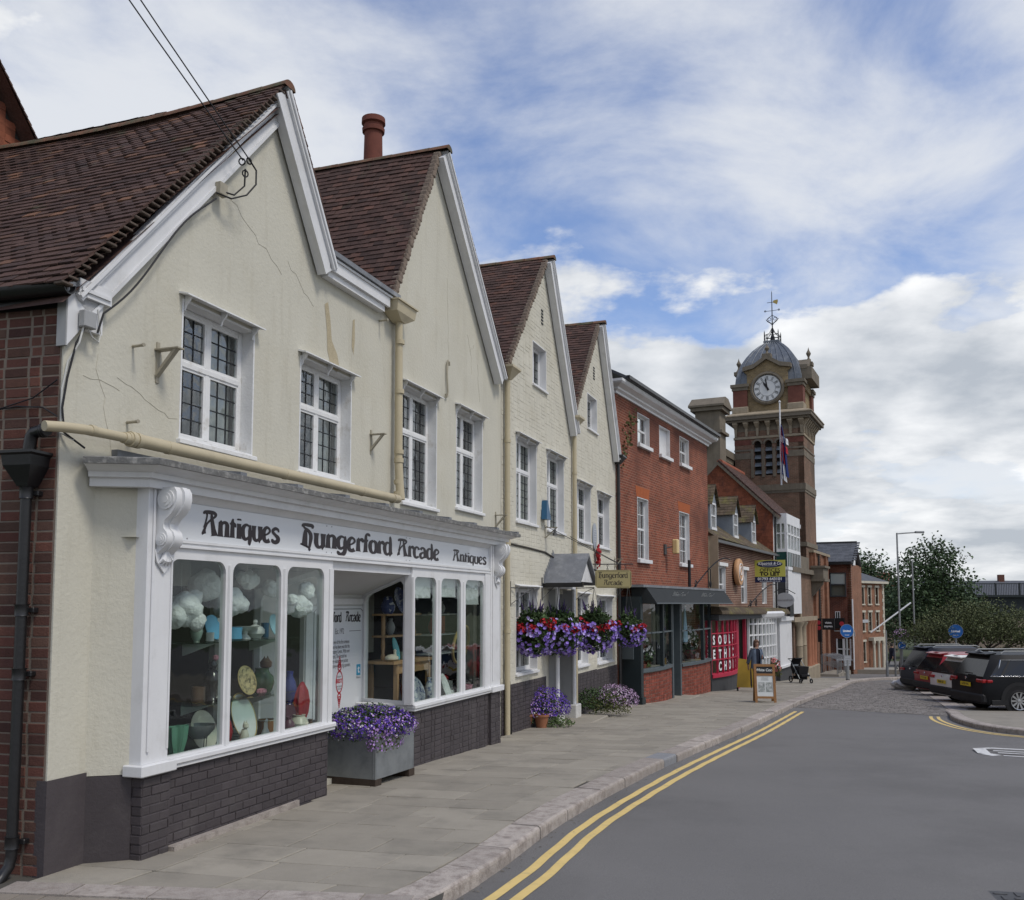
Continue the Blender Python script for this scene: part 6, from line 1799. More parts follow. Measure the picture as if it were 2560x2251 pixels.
# pink shop with lettered window
ps=FR5.thing('gift_shop','pink-framed bow shop window lettered in white capitals','shop')
MB().prism([(8.1,.5,2.05),(8.1,-.3,1.98),(8.1,-.42,1.8),(8.1,-.42,1.74),(8.1,.5,1.74)],(13.2,0,-.12)).build('hood_roof','tile_brown',ps);MB().box(8.1,19.5,-.3,.4,1.52,1.72).build('fascia','charcoal_paint',ps)
P=bowpath(8.16,12.1,.25)
loft(MB(),[([(p[0],p[1]+.02)for p in P]+[(12.1,.5),(8.16,.5)],-1.5),([(p[0],p[1]+.02)for p in P]+[(12.1,.5),(8.16,.5)],-.45)]).build('stall_riser','charcoal_paint',ps)
MB().sweep([(-.1,-.46),(.05,-.46),(.05,-.34),(-.1,-.30)],P).build('sill','pink_paint',ps)
n=8
for i in range(n+1):
    x,y=P[i];MB().box(x-.028,x+.028,y-.02,y+.05,-.32,1.55).build('glazing_bar','pink_paint',ps)
    if i<n:
        a,b=P[i],P[i+1];MB().quad((a[0],a[1]+.03,-.34),(b[0],b[1]+.03,-.34),(b[0],b[1]+.03,1.5),(a[0],a[1]+.03,1.5)).build('pane','glass',ps)
        for z in(.14,.60,1.05,1.5):
            MB().prism([(a[0],a[1]-.01,z),(b[0],b[1]-.01,z),(b[0],b[1]+.04,z),(a[0],a[1]+.04,z)],(0,0,.035)).build('glazing_bar','pink_paint',ps)
MB().box(8.2,12.0,.95,1.0,-.4,1.5).build('window_back','room_mid',ps)
MB().box(12.1,12.3,-.02,.1,-1.3,1.55).box(13.5,13.62,-.02,.1,-1.3,1.55).build('door_frame','pink_paint',ps);MB().box(12.3,13.5,.42,.46,-1.3,1.55).build('door','room_dark',ps);MB().box(12.4,13.4,.40,.418,-.2,.9).build('door_pane','room_mid',ps)
for row,(word,z,i0)in enumerate((('SOULFUL',.82,0),('ETHICAL',.33,0),('CHOICE',-.10,1))):
    for j,ch in enumerate(word):
        i=i0+j;a,b=Vector(P[i]),Vector(P[i+1]);c_=(a+b)/2;an=math.atan2(b.y-a.y,b.x-a.x)
        t_=text_mesh(ch,.42,sx=.85,bold=.016);moved(t_,Matrix.Translation((c_.x,c_.y+.015,z))@Matrix.Rotation(an,4,'Z'));t_.build('lettering','white_gloss',ps)
# white bow window and the painted bay of the next shop
wb=FR5.thing('bow_window','white many-barred bow shop window behind the walking woman','bow window')
P=bowpath(14.2,19.6,.45,14)
for i,(x,y)in enumerate(P):
    MB().box(x-.05,x+.05,y-.03,y+.06,-.6,1.5).build('glazing_bar','white_paint',wb)
    if i<14:
        a,b=P[i],P[i+1]
        for z in(-.62,-.15,.32,.8,1.25):MB().prism([(a[0],a[1]-.02,z),(b[0],b[1]-.02,z),(b[0],b[1]+.05,z),(a[0],a[1]+.05,z)],(0,0,.06)).build('glazing_bar','white_paint',wb)
        MB().quad((a[0],a[1]+.03,-.6),(b[0],b[1]+.03,-.6),(b[0],b[1]+.03,1.5),(a[0],a[1]+.03,1.5)).build('pane','glass',wb)
        MB().quad((a[0],a[1]+.12,-.6),(b[0],b[1]+.12,-.6),(b[0],b[1]+.12,1.5),(a[0],a[1]+.12,1.5)).build('net_curtain','curtain',wb)if i>3 else None
MB().sweep([(-.2,1.48),(.12,1.48),(.18,1.56),(.22,1.7),(.1,1.78),(-.2,1.78)],bowpath(15.0,20.4,.5)).build('cornice','white_paint',wb);MB().sweep([(-.2,-.62),(.08,-.62),(.10,-.52),(-.2,-.5)],P).build('sill','white_paint',wb)
loft(MB(),[([(p[0],p[1]+.04)for p in P]+[(19.6,.4),(14.2,.4)],-1.8),([(p[0],p[1]+.04)for p in P]+[(19.6,.4),(14.2,.4)],-.6)]).build('stall_riser','charcoal_paint',wb)
MB().box(14.2,19.6,.8,.85,-.6,1.6).build('window_back','room_mid',wb)
# ------------------------------------------------------------------ tile-hung house with the oriel
ob=FR.thing('tile_hung_house','orange tile-hung house with white oriel bay and tiled gable roof','house')
FT=22.02
k=MB();rt_=random.Random(12)
sideout=[(-.05,3.4),(-.05,6.62),(2.5,9.1),(5.6,6.0),(5.6,3.4)]
MB().prism([(FT,v,z)for v,z in sideout],(.15,0,0)).build('gable_wall','tile_hung',ob)
z=3.45;row=0
while z<9.0:
    v=-.05-(.085 if row%2 else 0)
    while v<5.6:
        if in_poly((v+.08,z+.1),sideout)and in_poly((max(v,-.04),z+.02),sideout):
            k.box(FT-.03-rt_.uniform(0,.015),FT-.002,v,v+.165,z,z+.155)
        v+=.17
    z+=.16;row+=1
k.build('tile_hanging','tile_hung',ob,kind='stuff')
# roof: slope facing the street and barge on the near gable, ridge along the street
k=MB();
MB().prism([(FT-.25,-.35,6.42),(FT-.25,2.5,9.2),(FT-.25,2.5,9.08),(FT-.25,-.35,6.3)],(5.6,0,0)).build('roof','roof_tile_dark',ob)
for c_ in range(38):
    t=c_/38;v=lerp(-.36,2.46,t);z=lerp(6.44,9.22,t);u=FT-.25-(.1 if c_%2 else 0)
    while u<FT+5.3:
        M=Matrix.Translation((u+.1,v+.04,z+.02))@Matrix.Rotation(R_(43)+rt_.uniform(-.03,.03),4,'X')@Matrix.Diagonal((.195,.15,.018,1));k.add([M@Vector(p)for p in cu.v],[cu.f[1],cu.f[2],cu.f[3],cu.f[5]]);u+=.2
k.build('tiles','roof_tile_dark',ob,kind='stuff')
for i in range(14):MB().lathe([(.15,0),(.15,.385)],10,Matrix.Translation((FT-.22+i*.395,2.5,9.16))@Matrix.Rotation(PI/2,4,'Y')).build('ridge_tile','ridge_red',ob,smooth=True)if 'ridge_red' in MATS else mat('ridge_red',(.26,.085,.05),.9,.15,5)
for(a,b)in(((-.42,6.28),(2.5,9.12)),((2.5,9.12),(5.6,6.05))):MB().prism([(FT-.28,a[0],a[1]),(FT-.28,b[0],b[1]),(FT-.28,b[0],b[1]-.16),(FT-.28,a[0],a[1]-.16)],(.06,0,0)).build('bargeboard','stone_dark',ob)
MB().box(FT+5.30,FT+5.38,-.45,2.6,6.2,6.5).build('eave_board','white_paint',ob);MB().prism([(FT+5.36,-.5,6.28),(FT+5.36,2.5,9.2),(FT+5.36,2.5,9.0),(FT+5.36,-.5,6.08)],(.08,0,0)).build('bargeboard','white_paint',ob)
MB().box(22.2,27.2,.0,.3,-1.9,6.6).build('front_wall','white_weathered',ob)
# oriel
orl=MB();U0,U1,V0=22.6,26.4,-.62
orl.box(U0,U1,V0,.0,6.0,6.5);orl.box(U0,U1,V0,0,4.62,4.78);orl.box(U0,U0+.12,V0,V0+.12,4.78,6.0);orl.box(U0,U0+.12,-.1,0,4.78,6.0);orl.box(U0+.02,U0+.08,V0+.12,-.1,5.5,5.56);orl.box(U0+.0,U0+.1,-.36,-.30,4.78,6.0)
for q in range(5):orl.box(lerp(U0+.12,U1-.12,q/4)-.05,lerp(U0+.12,U1-.12,q/4)+.05,V0,V0+.1,4.78,6.0)
orl.box(U0,U1,V0,V0+.1,5.48,5.56);oo=orl.build('oriel','white_paint',ob)
MB().quad((U0+.05,V0+.1,4.78),(U0+.05,-.1,4.78),(U0+.05,-.1,6.0),(U0+.05,V0+.1,6.0)).build('pane','glass',oo);MB().quad((U0,V0+.05,4.78),(U1,V0+.05,4.78),(U1,V0+.05,6),(U0,V0+.05,6)).build('pane','glass',oo)
MB().box(U0+.3,U0+.4,V0+.14,-.1,4.8,6.0).build('curtain','curtain',oo)
MB().box(U0+.01,U1,V0+.02,0,3.9,4.62).build('panel','green_panel',oo);MB().box(U0-.03,U1+.05,V0-.04,0,3.75,3.9).build('oriel_base','white_paint',oo)
for q in range(9):MB().box(lerp(U0,U1,q/8)-.03,lerp(U0,U1,q/8)+.03,V0-.01,V0+.02,3.9,4.62).build('rib','white_paint',oo)
k=MB();k.box(U0,U1,V0,V0+.1,1.6,3.75);k.box(U0,U0+.1,V0,0,3.5,3.75);k.box(U0,U0+.1,V0,V0+.12,1.6,3.5);k.box(U0,U0+.1,-.12,0,1.6,3.5);k.box(U0,U0+.1,V0,0,1.3,1.6);k.build('lower_bay','white_paint',ob)
MB().box(U0+.03,U0+.05,V0+.1,-.1,1.6,3.5).build('pane','charcoal_paint',ob)
MB().tube([(22.3,-.15,6.3),(22.3,-.12,5.9),(22.3,-.1,1.2)],.05,8).build('downpipe','pipe_black',ob)
MB().box(20.2,23.3,-.62,.3,-.78,1.45).build('shop_bay','white_paint',ob);MB().box(20.2,23.3,-.60,.3,-1.9,-.78).build('shop_bay_base','charcoal_paint',ob);MB().box(20.12,23.4,-.70,.3,-.86,-.76).build('shop_bay_sill','white_paint',ob);MB().box(20.1,23.4,-.72,.3,1.3,1.5).build('shop_bay_cornice','white_paint',ob)
MB().box(20.18,20.199,-.50,-.05,-.65,1.15).build('shop_pane','room_dark',ob)
MB().box(22.3,23.3,-.75,-.6,1.5,2.3).build('dark_panel','black_sign',ob)
# estate agent's board
eb=FR.thing('letting_board','yellow and navy offices-to-let board projecting over the pavement','sign',18.0,-.88,3.04,rz=-PI/2)
# local x runs towards the street (right in the picture)
def sgn(t,txt,size,x,z,m,sx=1.0,bold=0.0,y=-.022,shear=0.0):
    q=text_mesh(txt,size,sx=sx,bold=bold,shear=shear);moved(q,Matrix.Translation((x,y,z)));return q.build('lettering',m,t)
MB().box(-.90,.44,-.015,.015,.25,.98).build('panel','board_yellow',eb);MB().box(-.90,.44,-.016,.016,0,.249).build('phone_panel','board_navy',eb)
MB().lathe([(.56,0),(.56,.004),(0,.004)],40,Matrix.Translation((-.23,-.0155,.80))@Matrix.Rotation(PI/2,4,'X')@Matrix.Diagonal((1,.27,1,1))).build('oval','board_navy',eb)
sgn(eb,'Kilpatrick & Co',.18,-.23,.83,'white_gloss',.88,.004,shear=.2);MB().box(-.55,.1,-.0215,-.020,.72,.733).build('rule','white_gloss',eb)
sgn(eb,'OFFICES',.21,-.23,.535,'lettering',1.15,.003,-.017);sgn(eb,'TO LET',.21,-.23,.365,'lettering',1.25,.012,-.0172);sgn(eb,'01793 643101',.17,-.23,.15,'white_gloss',1.08,.006,-.018);sgn(eb,'www.kilpatrick-cpc.co.uk',.08,-.23,.045,'white_gloss',1.1,.0,-.018)
MB().box(-.96,-.90,-.02,.02,-.1,1.0).build('mount','ironwork',eb)
os_=FR.thing('oval_sign','pale grey oval sign hanging on an iron arm by the oriel house','sign',22.3,-.50,2.28,rz=-PI/2)
MB().lathe([(.44,0),(.45,.015),(.44,.03),(0,.03)],36,Matrix.Translation((0,.015,0))@Matrix.Rotation(PI/2,4,'X')@Matrix.Diagonal((1,.78,1,1))).build('board','grey_sign',os_);sgn(os_,'basementfresh',.16,.0,.0,'lettering_grey',.82,.004)
MB().tube([(-.62,0,.1),(-.55,0,.34),(-.2,0,.55),(.15,0,.5),(.5,0,.3)],.02,6).build('arm','ironwork',os_)
sb2=FR5.thing('sign_bracket','curved black iron sign bracket above the pink shop window','bracket',15.0,0,2.0)
MB().tube([(-.9+3.4*math.sin(i/12*PI/2),-.02-.5*(i/12),.95*math.sin(i/12*PI*.62))for i in range(13)],.022,6).build('arc','ironwork',sb2);k=MB();torus(k,(-.6,-.05,.12),(0,1,0),.12,.02,14,5);torus(k,(.2,-.1,.16),(0,1,0),.14,.02,14,5);k.build('scrolls','ironwork',sb2)

# ================================================================== town hall with clock tower
th=FR.thing('clock_tower','brick town hall clock tower with lead dome, clock and weathervane','tower')
TU,TW_=30.0,3.86
TV0,TV1=-.36,3.5
def ring(b,z0,z1,o,m,nm):  # square band round the tower
    return MB().box(TU-o,TU+TW_+o,TV0-o,TV1+o,z0,z1).build(nm,m,b)
ar=[(v-.2,v+.2)for v in(2.2,1.58,.96)]
def arch(a,b,z0,z1,n=8):
    r=(b-a)/2;P=[(a,z0),(b,z0)]
    for i in range(n+1):P.append(((a+b)/2+r*math.cos(PI*i/n),z1-r+r*math.sin(PI*i/n)))
    return P
# near face carries the louvred openings: built in (v,z) on the plane u = TU
def face(outline,holes,u,th_,m,nm,par):
    vo,F=fill(outline,holes);k=MB()
    k.add([(u,p.x,p.y)for p in vo],[tuple(f)for f in F])
    for lp in[outline]+list(holes):
        for a,b in zip(lp,lp[1:]+lp[:1]):k.quad((u,a[0],a[1]),(u,b[0],b[1]),(u+th_,b[0],b[1]),(u+th_,a[0],a[1]))
    return k.build(nm,m,par)
face(rect(TV0,TV1,-2.2,12.0),[arch(a,b,9.4,11.42)for a,b in ar],TU,.4,'brick_tower','shaft_wall',th)
MB().box(TU+.41,TU+TW_,TV0+.002,TV1,-2.2,12.0).build('shaft','brick_tower_x',th)
MB().box(TU+.0,TU+.41,TV0+.001,TV0+.3,-2.2,12).build('shaft_front','brick_tower_x',th)
MB().box(TU+.35,TU+.38,.5,2.6,9.3,11.5).build('belfry_back','room_dark',th)
for a,b in ar:
    for i in range(4):
        z=9.5+i*.44;MB().prism([(TU+.08,a,z),(TU+.3,a,z+.22),(TU+.3,a,z+.25),(TU+.08,a,z+.03)],(0,b-a,0)).build('louvre','dormer_lead',th)
    P=arch(a-.1,b+.1,10.95,11.52);k=MB();Q=arch(a,b,10.95,11.42)
    for i in range(2,len(P)-1):k.prism([(TU-.05,P[i][0],P[i][1]),(TU-.05,P[i+1][0],P[i+1][1]),(TU-.05,Q[i+1][0],Q[i+1][1]),(TU-.05,Q[i][0],Q[i][1])],(.049,0,0))
    k.build('arch_ring','stone_dark',th)
for v in(1.27,1.89,.66,2.5):MB().box(TU-.05,TU+.05,v-.08,v+.08,9.3,10.95).build('colonnette','stone_dark',th)
for(z0,z1,o,m)in((11.55,11.68,.05,'stone'),(10.85,10.95,.03,'stone_dark'),(10.4,10.75,.02,'stone_dark'),(8.5,8.85,.06,'stone_dark'),(8.35,8.5,.03,'stone_dark'),(5.3,5.55,.06,'stone_dark'),(11.2,11.5,.012,'tower_red')):
    if z0>9.2 and z1<11.5:  # bands stop at the openings
        for(a,b)in((TV0-o,.6),(2.56,TV1+o)):MB().box(TU-o,TU-.001,a,b,z0,z1).build('band',m,th)
        MB().box(TU-o,TU+TW_+o,TV0-o,TV0-.001,z0,z1).build('band',m,th)
    elif m=='tower_red':
        for(a,b)in((TV0-o,.6),(2.56,TV1+o)):MB().box(TU-o,TU-.001,a,b,z0,z1).build('band',m,th)
    else:ring(th,z0,z1,o,m,'band')
# corbel table and cornice
for i in range(7):
    v=TV0+.08+i*(TV1-TV0-.16)/6
    loft(MB(),[([(TU-.06,v-.06),(TU,v-.06),(TU,v+.06),(TU-.06,v+.06)],11.7),([(TU-.1,v-.08),(TU,v-.08),(TU,v+.08),(TU-.1,v+.08)],12.15),([(TU-.34,v-.14),(TU,v-.14),(TU,v+.14),(TU-.34,v+.14)],12.4),([(TU-.34,v-.14),(TU,v-.14),(TU,v+.14),(TU-.34,v+.14)],12.5)]).build('corbel','stone',th)
for i in range(8):
    u=TU+.06+i*(TW_-.12)/7
    loft(MB(),[([(u-.06,TV0-.06),(u+.06,TV0-.06),(u+.06,TV0),(u-.06,TV0)],11.7),([(u-.08,TV0-.1),(u+.08,TV0-.1),(u+.08,TV0),(u-.08,TV0)],12.15),([(u-.14,TV0-.34),(u+.14,TV0-.34),(u+.14,TV0),(u-.14,TV0)],12.5)]).build('corbel','stone',th)
ring(th,12.0,12.5,-.02,'stone_dark','corbel_field');ring(th,12.5,12.62,.38,'stone_dark','cornice');ring(th,12.62,12.82,.52,'stone_dark','cornice')
sq=lambda o:[(TU-o,TV0-o),(TU+TW_+o,TV0-o),(TU+TW_+o,TV1+o),(TU-o,TV1+o)]
loft(MB(),[(sq(.56),12.82),(sq(.56),12.88),(sq(.02),13.12)]).build('weathering','stone',th)
# clock stage
MB().box(TU+.1,TU+TW_-.1,TV0+.1,TV1-.1,13.0,15.0).build('clock_stage','brick_stage',th)if 'brick_stage' in MATS else(brick_tex('brick_stage',(.26,.19,.10),(.20,.145,.08),(.28,.23,.15),axis='yz'),MB().box(TU+.1,TU+TW_-.1,TV0+.1,TV1-.1,13.0,15.0).build('clock_stage','brick_stage',th))
for(ua,ub)in((TU-.06,TU+.72),(TU+TW_-.72,TU+TW_+.06)):
    for(a,b)in((TV0-.04,TV0+.78),(TV1-.78,TV1+.04)):
        MB().box(ua,ub,a,b,13.45,14.42).build('corner_pier','tower_red',th);MB().bbox(ua-.06,ub+.06,a-.06,b+.06,13.05,13.45,.05).build('pier_base','stone',th);MB().box(ua-.05,ub+.05,a-.05,b+.05,14.42,14.6).build('pier_cap','stone_dark',th);MB().box(ua-.12,ub+.12,a-.12,b+.12,14.6,14.78).build('pier_cap','stone_dark',th)
# pediment over the clock, on near and street faces
cv=(TV0+TV1)/2
ped=[(cv-1.15,14.4),(cv+1.15,14.4),(cv+1.15,15.35),(cv+1.32,15.5),(cv+1.3,15.7),(cv+.75,15.75),(cv,16.22),(cv-.75,15.75),(cv-1.3,15.7),(cv-1.32,15.5),(cv-1.15,15.35)]
MB().prism([(TU-.02,v,z)for v,z in ped],(.5,0,0)).build('pediment','brick_stage',th)
k=MB();Pm=[(cv+1.36,15.5),(cv+.75,15.62),(cv,16.1),(cv-.75,15.62),(cv-1.36,15.5)]
for a,b in zip(Pm,Pm[1:]):k.prism([(TU-.2,a[0],a[1]),(TU-.2,b[0],b[1]),(TU-.2,b[0],b[1]+.24),(TU-.2,a[0],a[1]+.24)],(.75,0,0))
k.build('pediment_moulding','stone_dark',th)
cu_=TU+TW_/2
MB().prism([(cu_+(v-cv),TV0-.02,z)for v,z in ped],(0,.5,0)).build('pediment','brick_stage',th)
k=MB()
for a,b in zip(Pm,Pm[1:]):k.prism([(cu_+a[0]-cv,TV0-.22,a[1]),(cu_+b[0]-cv,TV0-.22,b[1]),(cu_+b[0]-cv,TV0-.22,b[1]+.24),(cu_+a[0]-cv,TV0-.22,a[1]+.24)],(0,.75,0))
k.build('pediment_moulding','stone_dark',th)
# clock face
mat('clock_white',(.62,.63,.62),.5,.04);mat('clock_black',(.012,.012,.013),.5,.05)
MC=Matrix.Translation((TU-.02,cv,14.42))@Matrix.Rotation(-PI/2,4,'Y')
k=MB();k.lathe([(.96,0),(.96,.06),(.90,.10),(.84,.12),(.80,.08),(.80,0)],40,MC,cap=False);ck=k.build('clock_surround','stone_dark',th,smooth=True)
MB().lathe([(.80,.02),(.80,.03),(0,.03)],40,MC).build('dial','clock_white',ck)
k=MB();k.lathe([(.79,.034),(.79,.036),(.755,.036),(.755,.034)],40,MC,cap=False);k.lathe([(.47,.034),(.47,.036),(.455,.036),(.455,.034)],36,MC,cap=False)
for i in range(60):
    a=2*PI*i/60;Mx=MC@Matrix.Rotation(a,4,'Z');q=MB().box(.72,.755,-.008,.008,.034,.036);k.add([Mx@Vector(p)for p in q.v],q.f)
for i in range(12):
    a=2*PI*i/12;Mx=MC@Matrix.Rotation(a,4,'Z')
    for off in((-.05,0,.05)if i%3==0 else(-.03,.03)if i%2 else(-.045,.01,.05)):
        q=MB().box(.49,.70,off-.012,off+.012,.034,.036);k.add([Mx@Vector(p)for p in q.v],q.f)
k.build('numerals','clock_black',ck)
def hand(ang,L,w,nm):
    # ang clockwise from 12, seen from the camera side (v decreases to the right)
    d=Vector((0,-math.sin(ang),math.cos(ang)));n_=Vector((0,d.z,-d.y));c_=Vector((TU-.075,cv,14.42));k_=MB()
    P=[c_-d*.15-n_*w,c_+d*L*.6-n_*w*1.2,c_+d*L,c_+d*L*.6+n_*w*1.2,c_-d*.15+n_*w];k_.prism([tuple(p)for p in P],(-.012,0,0));k_.build(nm,'clock_black',ck)
hand(R_(-32),.46,.05,'hour_hand');hand(R_(-10),.66,.03,'minute_hand')
MB().lathe([(.06,.05),(.06,.09),(0,.1)],12,MC).build('hub','clock_black',ck)
# lead dome: square in plan, curving in to a flat top
prof=[(1.86,14.78),(1.82,15.15),(1.72,15.6),(1.55,16.05),(1.3,16.5),(1.02,16.9),(.72,17.22),(.48,17.42),(.42,17.5)]
def sqr(h):return[(cu_-h,cv-h),(cu_+h,cv-h),(cu_+h,cv+h),(cu_-h,cv+h)]
dome=loft(MB(),[(sqr(h_),z_)for h_,z_ in prof]).build('dome','dome_lead',th)
for sx_,sy_,ax in((-1,0,'v'),(0,-1,'u')):
    for t in(-.85,-.6,-.35,-.12,.12,.35,.6,.85):
        P=[]
        for h_,z_ in prof:
            if ax=='v':P.append((cu_-h_-.01,cv+t*h_,z_))
            else:P.append((cu_+t*h_,cv-h_-.01,z_))
        MB().tube(P,.03,5).build('lead_roll','dome_lead',dome)
MB().box(cu_-.46,cu_+.46,cv-.46,cv+.46,17.5,17.6).build('dome_cap','dome_lead',th)
def finial(u,v,z0,h,par):
    MB().bbox(u-.25,u+.25,v-.25,v+.25,z0,z0+.22).lathe([(.2,.22),(.08,.42),(.05,.55),(.13,.72),(.14,.78),(.05,.95),(.0,1.15)],10,Matrix.Translation((u,v,z0))@Matrix.Diagonal((1,1,h/1.15,1))).build('finial','stone_dark',par)
finial(cu_,TV0-.1,15.9,1.15,th);finial(TU+TW_*.5,TV1+.1,15.75,1.1,th);finial(TU+.1,cv,16.2,.85,th)
MB().box(TU+.6,TU+TW_-.4,TV0-.45,TV0+.2,14.9,15.6).build('street_dormer','stone_dark',th)
# iron cresting and weathervane
k=MB()
for a,b in((-.4,-.4),(.4,-.4),(.4,.4),(-.4,.4)):k.tube([(cu_+a,cv+b,17.6),(cu_+a,cv+b,18.1),(cu_+a,cv+b,18.25)],[.035,.03,.005],6).tube([(cu_+a,cv+b,17.95),(cu_+a*.4,cv+b*.4,18.1),(cu_,cv,18.5)],.02,5)
for z in(17.75,17.95):
    for p,q in(((-.4,-.4),(.4,-.4)),((.4,-.4),(.4,.4)),((.4,.4),(-.4,.4)),((-.4,.4),(-.4,-.4))):k.tube([(cu_+p[0],cv+p[1],z),(cu_+q[0],cv+q[1],z)],.018,4)
cre=k.build('cresting','ironwork',th)
k=MB();k.lathe([(.16,17.6),(.12,17.9),(.05,18.1),(.09,18.2),(.035,18.35),(.03,19.2),(.02,20.6),(0,20.75)],8,Matrix.Translation((cu_,cv,0)))
for s_ in(-1,1):
    P=[(cu_,cv,18.6)]+[(cu_,cv+s_*(.1+.22*math.sin(i/10*PI*1.2)),18.75+.5*i/10)for i in range(11)];k.tube(P,.018,5);torus(k,(cu_,cv+s_*.16,19.0),(1,0,0),.09,.015,12,4);k.tube([(cu_,cv,18.7),(cu_,cv+s_*.38,19.0)],.015,4)
    k.tube([(cu_,cv,19.5),(cu_,cv+s_*.45,19.52)],.015,4);torus(k,(cu_,cv+s_*.4,19.52),(1,0,0),.05,.014,8,4)
k.tube([(cu_,cv+.28,20.02),(cu_,cv-.1,20.02)],.016,4);k.build('weathervane','ironwork',th)
mat('gilt',(.40,.30,.10),.4,.1,metal=.5)
MB().prism([(cu_-.01,cv-.05,20.0),(cu_-.01,cv-.3,19.85),(cu_-.01,cv-.36,20.05),(cu_-.01,cv-.34,20.15),(cu_-.01,cv-.1,20.12)],(.02,0,0)).build('cockerel','gilt',th)
# flag hanging limp at half height
fg=FR.thing('flagpole','white flagpole with limp red white and blue flag before the tower','flag',TU-1.6,.62,8.6)
MB().lathe([(.05,0),(.04,4.55),(.035,4.6)],8).lathe([(.06,4.6),(.07,4.65),(.0,4.72)],8).build('pole','white_paint',fg)
mat('flag_red',(.36,.03,.04),.8,.1);mat('flag_blue',(.02,.035,.14),.8,.1);mat('flag_white',(.62,.62,.62),.8,.05)
def fold(nm,m,P0,P1,w0,w1,ph):
    k_=MB();n_=12
    for i in range(n_+1):
        t=i/n_;z=lerp(P0,P1,t);w_=lerp(w0,w1,t)
        for j in range(5):a=j/4;k_.v.append((-.06-.08*math.sin(a*3*PI+ph),-.04-a*w_-.02*math.sin(t*5+ph),z-a*.25))
    for i in range(n_):
        for j in range(4):k_.f.append((i*5+j,i*5+j+1,(i+1)*5+j+1,(i+1)*5+j))
    k_.build(nm,m,fg,smooth=True)
fold('blue_field','flag_blue',3.4,.6,.10,.42,0);fold('red_stripe','flag_red',3.2,1.3,.04,.22,1.2);fold('white_stripe','flag_white',2.6,.35,.06,.26,2.4);fold('red_stripe','flag_red',2.3,1.9,.3,.4,.3);fold('white_stripe','flag_white',2.75,2.4,.34,.42,.5)
# main hall block behind with bracketed cornice, chimney
hb=FR.thing('town_hall','brick town hall block with bracketed cornice and arched stone entrance','town hall')
MB().box(24.0,36.0,4.0,12,-2,10.2).build('hall_wall','brick_tower_x',hb);MB().box(23.6,36.0,3.5,12,10.35,10.75).build('cornice','stone_dark',hb);MB().box(23.8,36,3.75,12,10.2,10.349).build('frieze','stone',hb)
for i in range(24):u=24.2+i*.25;MB().prism([(u,3.99,9.5),(u,3.9,9.6),(u,3.6,10.1),(u,3.6,10.34),(u,3.99,10.34)],(.12,0,0)).build('bracket','stone',hb)
MB().prism([(23.8,3.6,10.76),(36,3.6,10.76),(36,6,12.4),(23.8,6,12.4)],(0,.2,-.1)).build('roof','slate_grey',hb)
cs=MB();cs.box(24.2,25.5,2.95,4.25,8.0,12.2);cs.build('chimney_stack','stone_dark',hb);MB().box(24.05,25.65,2.8,4.4,11.0,11.15).build('chimney_band','stone_dark',hb);MB().box(24.0,25.7,2.75,4.45,12.2,12.4).build('chimney_cap','stone_dark',hb);loft(MB(),[([(23.9,2.65),(25.8,2.65),(25.8,4.55),(23.9,4.55)],12.4),([(23.9,2.65),(25.8,2.65),(25.8,4.55),(23.9,4.55)],12.5),([(24.5,2.7),(25.2,2.7),(25.2,4.5),(24.5,4.5)],12.95)]).build('chimney_cap','stone_dark',hb)
# entrance front
OV=-.5
wall(MB(),rect(23.9,31.0,-2.2,3.7),[arch(24.9,26.5,-2.0,3.05)],.5,OV).build('entrance_wall','brick_tower_x',hb)
MB().box(24.0,31,0,4,-2,3.6).build('entrance_block','brick_tower_x',hb)
k=MB();P=arch(24.6,26.8,1.4,3.35);Q=arch(24.9,26.5,1.4,3.05)
for i in range(1,len(P)-1):k.prism([(P[i][0],OV-.06,P[i][1]),(P[i+1][0],OV-.06,P[i+1][1]),(Q[i+1][0],OV-.06,Q[i+1][1]),(Q[i][0],OV-.06,Q[i][1])],(0,.06,0))
k.build('arch_ring','stone',hb)
MB().box(23.8,31.2,OV-.18,OV+.4,3.7,3.95).build('entrance_cornice','stone_dark',hb);MB().box(23.9,29.2,OV-.1,OV+.2,3.96,4.6).build('parapet','stone_dark',hb)
MB().box(23.8,31.2,OV-.2,OV,1.2,1.42).build('impost_band','stone',hb)
for u in(24.2,25.4):
    MB().lathe([(.24,-1.75),(.24,-1.45),(.17,-1.38),(.165,0),(.19,.02),(.165,.05),(.15,.95),(.24,1.1),(.27,1.2)],14,Matrix.Translation((u,OV-.32,0))).build('column','stone',hb,smooth=True)
for u in(27.2,28.3,29.2,30.2):MB().lathe([(.2,-1.2),(.15,-1.1),(.15,.95),(.22,1.12),(.25,1.2)],12,Matrix.Translation((u,OV-.12,0))).build('half_column','stone_red',hb,smooth=True)if 'stone_red' in MATS else mat('stone_red',(.30,.13,.075),.9,.15,3)
MB().box(26.9,30.6,OV-.1,OV,-1.3,1.2).build('pier','brick_orange',hb);MB().bbox(26.75,30.8,OV-.34,OV,-2.3,-1.2,.05).build('pier_base','stone',hb)
bc=MB();bc.box(30.4,32.4,OV-.75,OV,3.35,3.5);bc.box(30.45,32.35,OV-.68,OV-.58,3.5,4.1);bc.box(30.45,30.55,OV-.58,OV,3.5,4.1);bc.box(30.38,32.42,OV-.78,OV,4.1,4.22);bc.prism([(30.6,OV,2.5),(30.6,OV-.1,2.6),(30.6,OV-.6,3.2),(30.6,OV-.6,3.35),(30.6,OV,3.35)],(.4,0,0));bc.build('balcony','stone_dark',hb)
